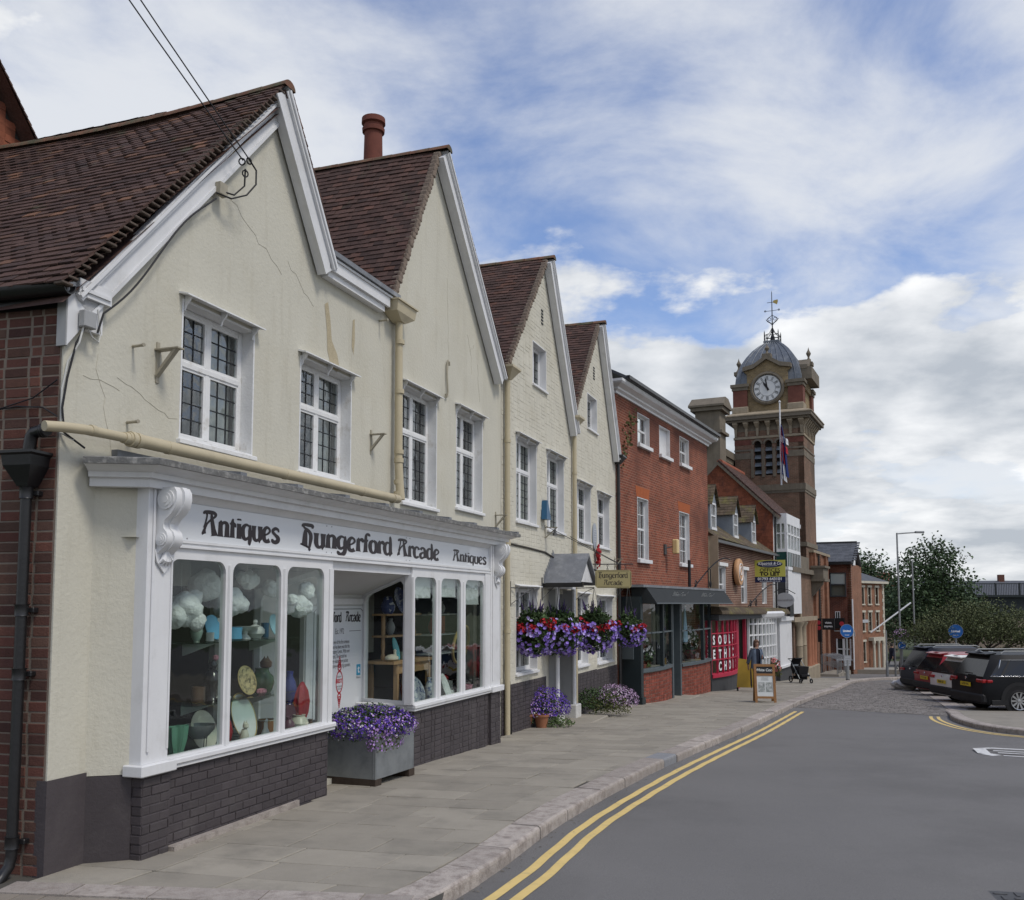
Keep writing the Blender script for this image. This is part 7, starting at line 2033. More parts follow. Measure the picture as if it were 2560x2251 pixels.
# ------------------------------------------------------------------ optician's building
vb=FR5.thing('brick_shop_building','orange brick shop building with slit windows right of the town hall','building')
wall(MB(),rect(31.0,37.6,-3,5.0),[rect(31.9,32.5,2.1,3.4),rect(34.2,34.8,2.1,3.4)],.3).build('wall','brick_orange',vb)
for a in(31.9,34.2):MB().box(a,a+.6,.2,.24,2.1,3.4).build('slit_window','room_dark',vb)
for a in(31.2,33.3,35.6):MB().box(a,a+.25,-.15,-.001,-3,5.0).build('pilaster','brick_orange',vb)
MB().box(30.9,37.6,-.12,.3,5.0,5.15).build('coping','stone',vb);MB().box(31.0,37.6,.31,5,-3,4.9).build('block','brick_orange_y',vb)
MB().tube([(33.0,-.08,-2),(33.0,-.08,4.9)],.05,8).build('downpipe','pipe_black',vb)
# projecting signs
vs1=FR5.thing('shop_sign','black projecting opticians sign with red spots and white lettering','sign',31.6,0,.3,rz=-PI/2)
MB().box(.05,.35,-.06,.06,-.35,.98).build('banner','black_sign',vs1);MB().box(.4,1.05,-.06,.06,.34,.98).build('flag_panel','black_sign',vs1)
for z in(.74,.44):MB().lathe([(.12,0),(.12,.01),(0,.01)],18,Matrix.Translation((.2,-.06,z))@Matrix.Rotation(PI/2,4,'X')).build('red_spot','sign_red',vs1)
sgn(vs1,'vision',.17,.72,.74,'white_gloss',.9,.003,-.064);sgn(vs1,'express',.17,.72,.54,'white_gloss',.85,.003,-.064)
# railings by the steps
for k_,(u,lab)in enumerate(((32.2,'tubular steel handrails at the steps beside the town hall entrance'),(35.2,'tubular steel handrails at the second flight of steps'))):
    t=FR5.thing('handrail',lab,'handrail',u,-1.05,gz(FR5.w(u)[1])-.1)
    for i in range(4):
        y0=i*.62
        MB().tube([(y0,0,0),(y0,0,.72+.1),(y0+.05,0,.92),(y0+.15,.0,.96),(y0+.25,.5,1.12),(y0+.25,.9,1.2),(y0+.25,.9,0)],.028,6).build('rail','galvanised',t)
        MB().tube([(y0,0,.5),(y0+.25,.9,.72)],.02,6).build('mid_rail','galvanised',t)
    MB().box(-.2,2.4,-.1,1.0,-.1,.14).build('steps','slab',t)
# ------------------------------------------------------------------ plum brick building with slate roof
FV=Frame(21.45,60.0,26.1)
pb=FV.thing('brick_building','plum brick building with slate gable roof and box window beyond the town hall','building')
face(rect(0,6,-3,4.65),[rect(.3,1.28,2.55,4.08),rect(.72,1.02,1.1,1.62),rect(.12,1.0,-1.35,-.12)],0,.3,'brick_plum','wall',pb);MB().box(.31,6,0,6,-3,4.65).build('block','brick_orange',pb);MB().box(.0,.31,0.001,.25,-3,4.6).build('corner','brick_orange',pb)
k=MB();k.box(-.12,.1,.3,.36,2.55,4.08);k.box(-.12,.1,1.22,1.28,2.55,4.08);k.box(-.12,.1,.36,1.22,4.02,4.08);k.box(-.12,.1,.36,1.22,2.55,2.62);k.box(-.12,.1,.36,1.22,3.28,3.36);bwn=k.build('box_window','charcoal_paint',pb)
MB().box(-.06,-.04,.36,1.22,3.36,4.02).build('blind','blind',bwn);MB().quad((-.08,.36,2.62),(-.08,1.22,2.62),(-.08,1.22,4.02),(-.08,.36,4.02)).build('pane','glass',bwn);MB().box(.15,.2,.3,1.3,2.5,4.1).build('room','room_mid',bwn)
k=MB();k.box(-.02,.06,.72,.76,1.1,1.62);k.box(-.02,.06,.98,1.02,1.1,1.62);k.box(-.02,.06,.76,.98,1.58,1.62);k.box(-.02,.06,.76,.98,1.1,1.14);k.box(-.02,.06,.86,.89,1.14,1.58);k.build('window','white_paint',pb);MB().box(.1,.14,.6,1.1,1.0,1.7).build('room','room_dark',pb)
k=MB();k.box(-.03,.08,.1,.18,-1.4,-.1);k.box(-.03,.08,.92,1.0,-1.4,-.1);k.box(-.03,.08,.48,.62,-1.4,-.1);k.box(-.05,.1,.05,1.05,-1.46,-1.36);k.box(-.03,.08,.1,1.0,-.78,-.72);k.build('shop_window','white_paint',pb);MB().box(.1,.14,0,1.1,-1.4,0).build('shop_room','room_dark',pb)
MB().box(-.10,-.001,.15,.70,.06,.34).build('red_sign','sign_red',pb);MB().box(-.10,-.001,-.15,.149,.06,.34).build('grey_sign','grey_sign',pb);MB().box(-.06,-.001,-.1,1.1,.36,.42).build('sign_strip','white_paint',pb)
MB().box(-.3,.0,.45,1.05,.55,1.2).build('black_sign','black_sign',pb);MB().lathe([(.14,0),(.14,.01),(0,.01)],16,Matrix.Translation((-.301,.6,.85))@Matrix.Rotation(-PI/2,4,'Y')).build('red_spot','sign_red',pb)
MB().tube([(-.08,-.04,-2),(-.08,-.04,2.4)],.05,8).build('downpipe','white_paint',pb)
k=MB();nn_=16
for i in range(nn_):
    t=i/nn_;x=lerp(-.28,2.4,t);z=lerp(4.75,6.1,t)
    v=-.1-(.25 if i%2 else 0)
    while v<6:M=Matrix.Translation((x+.1,v+.25,z+.06))@Matrix.Rotation(-R_(26.7),4,'Y')@Matrix.Diagonal((.22,.49,.03,1));k.add([M@Vector(p)for p in cu.v],cu.f[1:]);v+=.5
rf6=MB().prism([(-.3,-.12,4.68),(-.3,6,4.68),(2.4,6,6.06),(2.4,-.12,6.06)],(0,0,-.06)).build('roof','slate_grey',pb);k.build('slates','slate_grey',rf6,kind='stuff')
MB().prism([(2.4,-.12,6.06),(2.4,6,6.06),(5.2,6,4.66),(5.2,-.12,4.66)],(0,0,-.06)).build('roof','slate_grey',pb);MB().box(2.3,2.5,-.15,6,6.06,6.2).build('ridge','charcoal_paint',pb);MB().box(-.42,-.28,-.1,6,4.58,4.7).build('gutter','pipe_black',pb)
MB().prism([(-.3,-.16,4.66),(2.4,-.16,6.1),(2.4,-.16,5.9),(-.3,-.16,4.46)],(0,.06,0)).build('bargeboard','charcoal_paint',pb);MB().prism([(-.05,-.02,4.6),(2.4,-.02,4.6),(2.4,-.02,5.9)],(0,.1,0)).build('gable_end','white_weathered',pb)
# ------------------------------------------------------------------ stuccoed brick building with quoins
a_=Vector((29.95,82.5));b_=Vector((33.5,86.0));FQ=Frame(a_.x,a_.y,math.degrees(math.atan2(b_.x-a_.x,b_.y-a_.y)))
LQ=(b_-a_).length
qb=FQ.thing('quoined_building','three-storey orange brick building with pale quoins and slate hipped roof','building')
cols_=[.75,2.1,3.55];hq=[]
for u in cols_:hq+=[rect(u,u+.55,2.1,3.55),rect(u,u+.55,-.25,1.35)]
hq+=[rect(.75,1.3,-2.9,-1.2)]
wall(MB(),rect(0,LQ+.3,-4.6,3.9),hq,.3).build('wall','brick_orange',qb);MB().box(0.0,LQ+.3,.31,6,-4.6,3.9).build('block','brick_orange_y',qb)
for h_ in hq:
    u0,u1,z0,z1=h_[0][0],h_[1][0],h_[0][1],h_[2][1]
    k=MB();k.box(u0-.08,u0,-.05,.2,z0,z1);k.box(u1,u1+.08,-.05,.2,z0,z1);k.box(u0-.14,u1+.14,-.1,.2,z1,z1+.18);k.box(u0-.12,u1+.12,-.1,.2,z0-.12,z0);k.box(u0,u1,.12,.16,(z0+z1)/2-.04,(z0+z1)/2+.04);wq=k.build('window','stone_pale',qb)if 'stone_pale' in MATS else(mat('stone_pale',(.47,.44,.36),.9,.12,2),k.build('window','stone_pale',qb))[1]
    MB().quad((u0,.14,z0),(u1,.14,z0),(u1,.14,z1),(u0,.14,z1)).build('pane','glass',wq);MB().quad((u0,.28,z0),(u1,.28,z0),(u1,.28,z1),(u0,.28,z1)).build('room','room_mid',wq)
for i in range(24):
    w_=.42 if i%2 else .26
    MB().box(-.05,w_,-.05,.3 if i%2 else .5,-4.4+i*.35,-4.07+i*.35).build('quoin','stone_pale',qb);MB().box(LQ+.3-w_*.8,LQ+.34,-.05,.02,-4.4+i*.35,-4.07+i*.35).build('quoin','stone_pale',qb)
MB().box(-.3,LQ+.7,-.35,6.3,3.9,4.1).build('eaves','stone_pale',qb);loft(MB(),[([(-.3,-.35),(LQ+.7,-.35),(LQ+.7,6.3),(-.3,6.3)],4.1),([(1.6,2.2),(LQ-1.2,2.2),(LQ-1.2,4),(1.6,4)],5.2)]).build('roof','slate_grey',qb)
MB().box(2.0,4.4,-.5,-.001,-1.15,-.85).build('porch_canopy','stone_pale',qb)
for u in(2.2,3.1,4.0):MB().lathe([(.14,-3.6),(.12,-3.4),(.10,-1.5),(.16,-1.3),(.16,-1.15)],10,Matrix.Translation((u,-.4,0))).build('porch_column','stone_pale',qb)
MB().box(.6,1.9,-.08,-.05,.45,.72).build('name_board','grey_sign',qb)

# ================================================================== things standing in the street
# A-board
mat('wood_frame',(.24,.12,.045),.6,.15,8);mat('poster_white',(.55,.57,.56),.6,.05);mat('poster_grey',(.24,.26,.25),.7,.5,22,col2=(.42,.43,.42),c2lo=.45,c2hi=.6,c2scale=14);mat('yellow_board',(.42,.28,.045),.6,.1,5)
abd=thing('pavement_sign','wooden A-board with black header and white poster on the pavement edge','A-board',(7.12,27.0,gz(27)),R_(-8))
def leaf_frame(sg):
    k=MB();h=1.06;d=.26
    def P(x,z,o):return(x,sg*(-(d*(1-z/h))-.03)+o*sg*-1,z)
    for(x0,x1,z0,z1)in((-.29,-.22,0,h),(.22,.29,0,h),(-.22,.22,.99,h),(-.22,.22,.74,.80),(-.22,.22,.12,.18)):
        k.add([P(x0,z0,0),P(x1,z0,0),P(x1,z1,0),P(x0,z1,0),P(x0,z0,-.035),P(x1,z0,-.035),P(x1,z1,-.035),P(x0,z1,-.035)],[(0,1,2,3),(4,7,6,5),(0,4,5,1),(1,5,6,2),(2,6,7,3),(3,7,4,0)])
    k.build('frame','wood_frame',abd)
    k=MB();k.quad(P(-.22,.8,-.015),P(.22,.8,-.015),P(.22,.99,-.015),P(-.22,.99,-.015));k.build('header_panel','black_sign',abd)
    k=MB();k.quad(P(-.22,.18,-.015),P(.22,.18,-.015),P(.22,.74,-.015),P(-.22,.74,-.015));k.build('poster','poster_white',abd)
    if sg>0:
        for x0,x1 in((-.19,-.01),(.02,.20)):
            k=MB();k.quad(P(x0,.30,-.010),P(x1,.30,-.010),P(x1,.56,-.010),P(x0,.56,-.010));k.build('photo','poster_grey',abd)
        k=MB()
        for i in range(3):k.quad(P(-.1,.62+i*.035,-.010),P(.1,.62+i*.035,-.010),P(.1,.632+i*.035,-.010),P(-.1,.632+i*.035,-.010))
        k.build('print','poster_grey',abd)
        t_=text_mesh('White Coco',.105,sx=.95,shear=.2,bold=.002);t_.v=[P(v_[0],v_[2]+.895,-.011)for v_ in t_.v];t_.build('lettering','script_white',abd)
leaf_frame(1);leaf_frame(-1)
yb=thing('pavement_sign','mustard yellow board standing behind the walking woman','A-board',(8.15,33.4,gz(33.4)),R_(-10))
MB().prism([(-.30,-.02,.12),(.38,-.02,.12),(.33,.05,1.05),(-.22,.05,1.12)],(0,.03,0)).build('panel','yellow_board',yb);MB().box(-.3,-.24,.0,.06,0,.2).build('leg','black_sign',yb);MB().box(.3,.36,.0,.06,0,.2).build('leg','black_sign',yb)
# flower stand beside the shop
bush('planter_stand','dried flower bunch in a wicker stand outside the white bow window','plant stand',11.0,40.1,gz(40.1),[('foliage','leaf',0,0,.55,.28,.28,.5,260,.12,'leaf_olive'),('blooms','b',0,0,.7,.26,.26,.4,80,.05,'dress_pink')],71)
# pushchair
pc=thing('pushchair','black pushchair parked by the town hall columns','pushchair',(12.55,41.6,gz(41.6)),R_(-75))
mat('fabric_black',(.012,.012,.014),.8,.1)
k=MB();n=10
for i in range(n+1):
    a=-.3+2.2*i/n
    for s_ in(-.24,.24):k.v.append((-.08-.34*math.cos(a)*.9,s_,.72+.36*math.sin(a)))
for i in range(n):k.f.append((2*i,2*i+1,2*i+3,2*i+2))
k.build('hood','fabric_black',pc,smooth=True)
loft(MB(),[([(-.3,-.2),(.25,-.2),(.25,.2),(-.3,.2)],.38),([(-.42,-.24),(.3,-.24),(.3,.24),(-.42,.24)],.72)]).build('seat','fabric_black',pc);MB().box(-.1,.42,-.2,.2,.30,.38).build('footrest','fabric_black',pc);MB().bbox(-.3,.25,-.18,.18,.16,.30).build('basket','fabric_black',pc)
for s_ in(-.26,.26):
    MB().tube([(.42,s_,.12),(.1,s_,.5),(-.35,s_,.95),(-.55,s_,1.02)],.018,6).build('frame_tube','galvanised',pc);MB().tube([(-.32,s_,.16),(.12,s_,.55)],.018,6).build('frame_tube','galvanised',pc)
    for(x,r)in((-.36,.15),(.42,.11)):
        k=MB();torus(k,(x,s_,r),(0,1,0),r-.025,.025,16,6);k.build('wheel','fabric_black',pc,smooth=True)
MB().tube([(-.55,-.26,1.02),(-.55,.26,1.02)],.018,6).build('handlebar','fabric_black',pc);MB().box(-.36,-.35,-.12,.12,.58,.78).build('label_panel','poster_white',pc)

# ------------------------------------------------------------------ people
def skin(verts,edges,rad,sub=2):
    me=bpy.data.meshes.new('body');me.from_pydata(verts,edges,[]);me.update()
    o=bpy.data.objects.new('body',me);m=o.modifiers.new('skin','SKIN');m.use_smooth_shade=True
    sv=me.skin_vertices[0].data if me.skin_vertices else None
    if sv is None:
        import bmesh as _b
        bm=_b.new();bm.from_mesh(me);bm.verts.layers.skin.verify();bm.to_mesh(me);bm.free();sv=me.skin_vertices[0].data
    for i,r in enumerate(rad):sv[i].radius=r if isinstance(r,tuple)else(r,r);sv[i].use_root=(i==0)
    s=o.modifiers.new('sub','SUBSURF');s.levels=sub;s.render_levels=sub
    out=side_mesh(o);bpy.data.objects.remove(o)
    return out
mat('skin',(.36,.22,.16),.6,.08,8);mat('hair_brown',(.13,.075,.05),.8,.2,20);mat('hair_dark',(.03,.025,.022),.8,.2,20);mat('denim',(.10,.13,.18),.85,.15,12);mat('navy_top',(.012,.016,.03),.85,.1);mat('trousers_dark',(.02,.022,.028),.85,.1)
def person(x,y,z,rz,h,label,jacket,top,trousers,hair,stride=.22,arm_bent=True,hairlong=True):
    t=thing('person',label,'person',(x,y,z),rz);s=h/1.7
    V=[(0,0,.93),(0,.01,1.1),(0,.0,1.3),(0,.0,1.42),(0,-.01,1.5),(0,-.02,1.58),(0,-.02,1.68)]
    E=[(0,1),(1,2),(2,3),(3,4),(4,5),(5,6)];Rr=[(.15,.11),(.135,.10),(.16,.105),(.13,.09),(.05,.052),(.075,.09),(.065,.08)]
    def chain(root,pts,rs):
        prev=root
        for p,r in zip(pts,rs):V.append(p);Rr.append(r);E.append((prev,len(V)-1));prev=len(V)-1
        return prev
    for sd,st in((-1,stride),(1,-stride)):
        chain(0,[(sd*.09,.0,.86),(sd*.095,-st*.55,.50),(sd*.095,-st*1.0+(.10 if st<0 else 0),.10),(sd*.095,-st*1.0+(.10 if st<0 else 0)-.13,.035)],[.088,.062,.043,.038])
        if sd<0 or not arm_bent:chain(2,[(sd*.17,.0,1.38),(sd*.23,st*.3,1.14),(sd*.235,st*.8-.03,.92),(sd*.23,st*.9-.05,.82)],[.06,.045,.034,.03])
        else:chain(2,[(sd*.17,.0,1.38),(sd*.24,.03,1.12),(sd*.15,-.16,1.14),(sd*.09,-.20,1.20)],[.06,.045,.036,.032])
    V=[(p[0]*s,p[1]*s,p[2]*s)for p in V];Rr=[tuple(q*s for q in r)if isinstance(r,tuple)else r*s for r in Rr]
    me=skin(V,E,Rr)
    for m in('skin',top,trousers,'fabric_black'):me.materials.append(MATS[m])
    for p in me.polygons:
        c=p.center;p.use_smooth=True
        p.material_index=3 if c.z<.08*s else 2 if c.z<.93*s and abs(c.x)<.185*s else 1 if c.z<1.46*s and abs(c.x)<.30*s and not(c.z<.87*s)else 0
        if c.z<.90*s and abs(c.x)>.185*s:p.material_index=0
    o=bpy.data.objects.new('body',me);COL.objects.link(o);o.parent=t
    # face, hair, jacket
    MB().lathe([(0,-.0),(.012,.01),(.016,.03),(0,.05)],8,Matrix.Translation((0,-.115*s,1.585*s))).build('nose','skin',t,smooth=True)
    for sx_ in(-.03,.03):MB().lathe([(.009,-.004),(.009,.004),(0,.008)],8,Matrix.Translation((sx_*s,-.103*s,1.635*s))@Matrix.Rotation(PI/2,4,'X')).build('eye','hair_dark',t)
    MB().box(-.022*s,.022*s,-.107*s,-.095*s,1.552*s,1.56*s).build('mouth','sign_red',t)
    k=MB()
    for i in range(9):
        for j in range(12):
            a=2*PI*j/12;ph=PI*.62*i/8;r=.098*s;zz=1.655*s+r*1.05*math.cos(ph);fr=1.0
            x_=r*math.sin(ph)*math.cos(a);y_=r*math.sin(ph)*math.sin(a)*1.1-.005
            if y_<-.05*s and zz<1.68*s:y_=-.05*s;x_*=1.05
            if i>5 and y_>-.03:zz-=.05*s*(i-5)*(1 if hairlong else .3);x_*=1.08
            k.v.append((x_,y_,zz))
    for i in range(8):
        for j in range(12):k.f.append((i*12+j,i*12+(j+1)%12,(i+1)*12+(j+1)%12,(i+1)*12+j))
    k.build('hair',hair,t,smooth=True)
    if jacket:
        k=MB();n_=18
        lv=[(1.455,.085,.075),(1.40,.19,.115),(1.25,.205,.135),(1.05,.19,.135),(.88,.205,.15),(.78,.215,.155)]
        for z_,rx,ry in lv:
            for j in range(n_+1):
                a=-PI/2+R_(24)+(2*PI-R_(48))*j/n_;k.v.append((rx*s*math.cos(a),ry*s*math.sin(a),z_*s))
        for i in range(len(lv)-1):
            for j in range(n_):k.f.append((i*(n_+1)+j,i*(n_+1)+j+1,(i+1)*(n_+1)+j+1,(i+1)*(n_+1)+j))
        k.build('jacket',jacket,t,smooth=True)
        MB().tube([(-.15*s,0,1.40*s),(-.225*s,stride*.3,1.14*s),(-.235*s,stride*.75,.95*s)],[.08*s,.068*s,.055*s],10).build('sleeve',jacket,t,smooth=True)
        if arm_bent:MB().tube([(.15*s,0,1.40*s),(.235*s,.02,1.13*s),(.16*s,-.15*s,1.13*s)],[.08*s,.068*s,.05*s],10).build('sleeve',jacket,t,smooth=True)
        # hands: palm with curled fingers and a thumb
        for(hx,hy,hz,sd)in((-.232,stride*.9-.05,.80,-1),(.09,-.215,1.205,1)):
            kk=MB();kk.lathe([(0,-.05),(.026,-.035),(.032,0),(.022,.04)],8,Matrix.Translation((hx*s,hy*s,hz*s))@Matrix.Diagonal((.6,1,1,1)))
            for f in range(4):yy=-.024+f*.016;kk.tube([(hx*s,(hy+yy)*s,(hz-.04)*s),((hx+sd*-.006)*s,(hy+yy)*s,(hz-.075+.004*abs(f-1))*s),((hx+sd*-.022)*s,(hy+yy)*s,(hz-.095+.006*abs(f-1))*s)],[.0085,.008,.006],6)
            kk.tube([(hx*s,(hy-.03)*s,(hz+.005)*s),((hx-sd*.012)*s,(hy-.048)*s,(hz-.03)*s),((hx-sd*.02)*s,(hy-.045)*s,(hz-.055)*s)],[.01,.009,.006],6);kk.build('hand','skin',t,smooth=True)
    return t
person(8.42,32.9,gz(32.9),R_(18),1.72,'woman in a grey-blue open jacket walking past the pink shop','denim','navy_top','trousers_dark','hair_brown')
w_=thing('umbrella','furled dark umbrella carried by the walking woman','umbrella',(8.20,32.78,gz(32.9)+.12));MB().tube([(0,0,.0),(0,0,.1),(-.01,.01,.55),(-.01,.01,.7)],[.006,.028,.022,.008],8).build('canopy','navy_top',w_,smooth=True)
person(25.95,65.2,gz(65.2),R_(120),1.72,'person in dark clothes walking on the far pavement','navy_top','navy_top','trousers_dark','hair_dark',stride=.3,arm_bent=False,hairlong=False)

# ------------------------------------------------------------------ posts and signs
mat('post_grey',(.27,.28,.28),.6,.1,6,metal=.3);mat('traffic_blue',(.015,.11,.36),.4,.05)
def pole_sign(x,y,h,r,lab,disc=None,txt=None,plate=None,rz=0.0):
    z=gz(y)-.1 if x<20 else zroad(x,y)
    t=thing('sign_post',lab,'sign',(x,y,z),rz)
    MB().tube([(0,0,-.05),(0,0,h)],r,10).build('post','post_grey',t)
    if disc:
        zc,R0=disc;MD=Matrix.Translation((0,-r-.012,zc))@Matrix.Rotation(PI/2,4,'X')
        d=MB().lathe([(R0,-.005),(R0,.008),(0,.008)],36,MD).build('disc','traffic_blue',t);k=MB();torus(k,(0,-r-.02,zc),(0,1,0),R0-.008,.008,36,5);k.build('rim','post_grey',t)
        if txt:
            q=text_mesh(txt,R0*.42,sx=.9,bold=.006);moved(q,Matrix.Translation((0,-r-.024,zc)));q.build('lettering','white_gloss',d)
            q=text_mesh('ROAD',R0*.24);moved(q,Matrix.Translation((0,-r-.024,zc-R0*.6)));q.build('lettering','white_gloss',d)
    if plate:
        zc,a,b=plate;MB().box(-a,a,-r-.02,-r-.005,zc-b,zc+b).build('plate','grey_sign',t)
        k=MB()
        for i in range(5):k.box(-a*.8,a*.8,-r-.023,-r-.0201,zc+b*(.7-i*.32),zc+b*(.82-i*.32))
        k.build('print','lettering_grey',t)
    return t
pole_sign(15.9,45.3,2.68,.045,'blue round low-level sign on a grey post at the pavement corner',(2.42,.325),'Limited',(1.02,.15,.24))
MB().tube([(0,0,0),(0,0,1.05)],.085,12).build('bollard_sleeve','post_grey',bpy.data.objects['sign_post']);MB().tube([(0,0,0.02),(0,0,.14)],.09,12).build('bollard_foot','black_sign',bpy.data.objects['sign_post'])
pole_sign(23.0,49.4,2.95,.05,'second blue round sign on a grey post behind the parked pickup',(2.58,.36),'Limited',None,R_(-20));
rs_=pole_sign(21.25,52.0,2.1,.05,'small blue roundabout sign on a short grey post',(1.82,.21),None,None,R_(-20))
k=MB()
for i in range(3):
    P=[(math.sin(a)*.13,-.085,1.82+math.cos(a)*.13)for a in[i*2.094+q*.2 for q in range(7)]];k.tube(P,.016,5)
k.build('arrows','white_gloss',rs_);MB().box(-.2,.2,-.08,-.06,2.04,2.12).build('cap_plate','grey_sign',rs_)
def bollard(x,y,h,r,lab,m='post_grey'):
    t=thing('bollard',lab,'bollard',(x,y,zroad(x,y)));MB().tube([(0,0,-.05),(0,0,h-.05),(0,0,h)],[r,r,r*.6],10).build('post',m,t,smooth=True)
    MB().tube([(0,0,h*.55),(0,0,h*.62)],r*1.12,10).build('band','black_sign',t)
def tall_post(x,y,h,r,lab,extra=None):
    t=thing('street_post',lab,'post',(x,y,zroad(x,y)));MB().tube([(0,0,-.05),(0,0,.9),(0,0,1.0),(0,0,h)],[r*1.6,r*1.6,r,r*.8],10).build('post','post_grey',t)
    return t
tall_post(20.1,51.2,2.6,.045,'thin grey post at the end of the sett paving');lp=tall_post(21.3,52.3,8.0,.055,'tall grey lamp post rising beside the big tree')
MB().tube([(0,0,7.95),(.5,.0,7.99),(1.15,0,8.03)],.035,8).build('arm','post_grey',lp);MB().bbox(1.0,1.5,-.1,.1,7.98,8.1,.03).build('lantern','post_grey',lp)
bt=bush('hanging_basket','grey-green flower basket fixed half way up the tall lamp post','hanging basket',21.3,52.15,zroad(21.3,52.3)+2.35,[('foliage','leaf',0,0,0,.42,.42,.33,420,.1,'leaf'),('blooms','b',0,0,.05,.42,.42,.3,120,.04,'flower_mauve')],73);bt['group']='hanging flower baskets'
tall_post(22.6,53.5,6.6,.05,'second tall thin post beside the lamp post');tall_post(21.75,54.2,2.3,.035,'short thin post right of the lamp post')
fp=FQ.thing('sloping_flagpole','white flagpole sloping out from the quoined building','flagpole',1.6,-.4,-.4);MB().tube([(0,0,0),(2.4,-2.6,2.6)],.07,8).build('pole','white_paint',fp)
# rubbish sacks by the pickup
mat('sack',(.52,.50,.46),.7,.2,12)
for i,(x,y)in enumerate(((16.0,39.0),(16.75,38.4))):
    t=thing('rubbish_sack','pile of pale rubbish sacks on the setts left of the pickup' if i==0 else 'pale rubbish sack tucked under the rear of the pickup','rubbish sack',(x,y,zroad(x,y)))
    bm=bmesh.new();bmesh.ops.create_icosphere(bm,subdivisions=3,radius=.42)
    for v in bm.verts:
        n_=noise.noise(v.co*3.1+Vector((i*5,0,0)))*.35+noise.noise(v.co*7)*.16;v.co=Vector((v.co.x*(1.15+n_),v.co.y*(1+n_),max(v.co.z*.55*(1+n_)+.2,0)))
    MB().bm(bm).build('sack','sack',t,smooth=False)
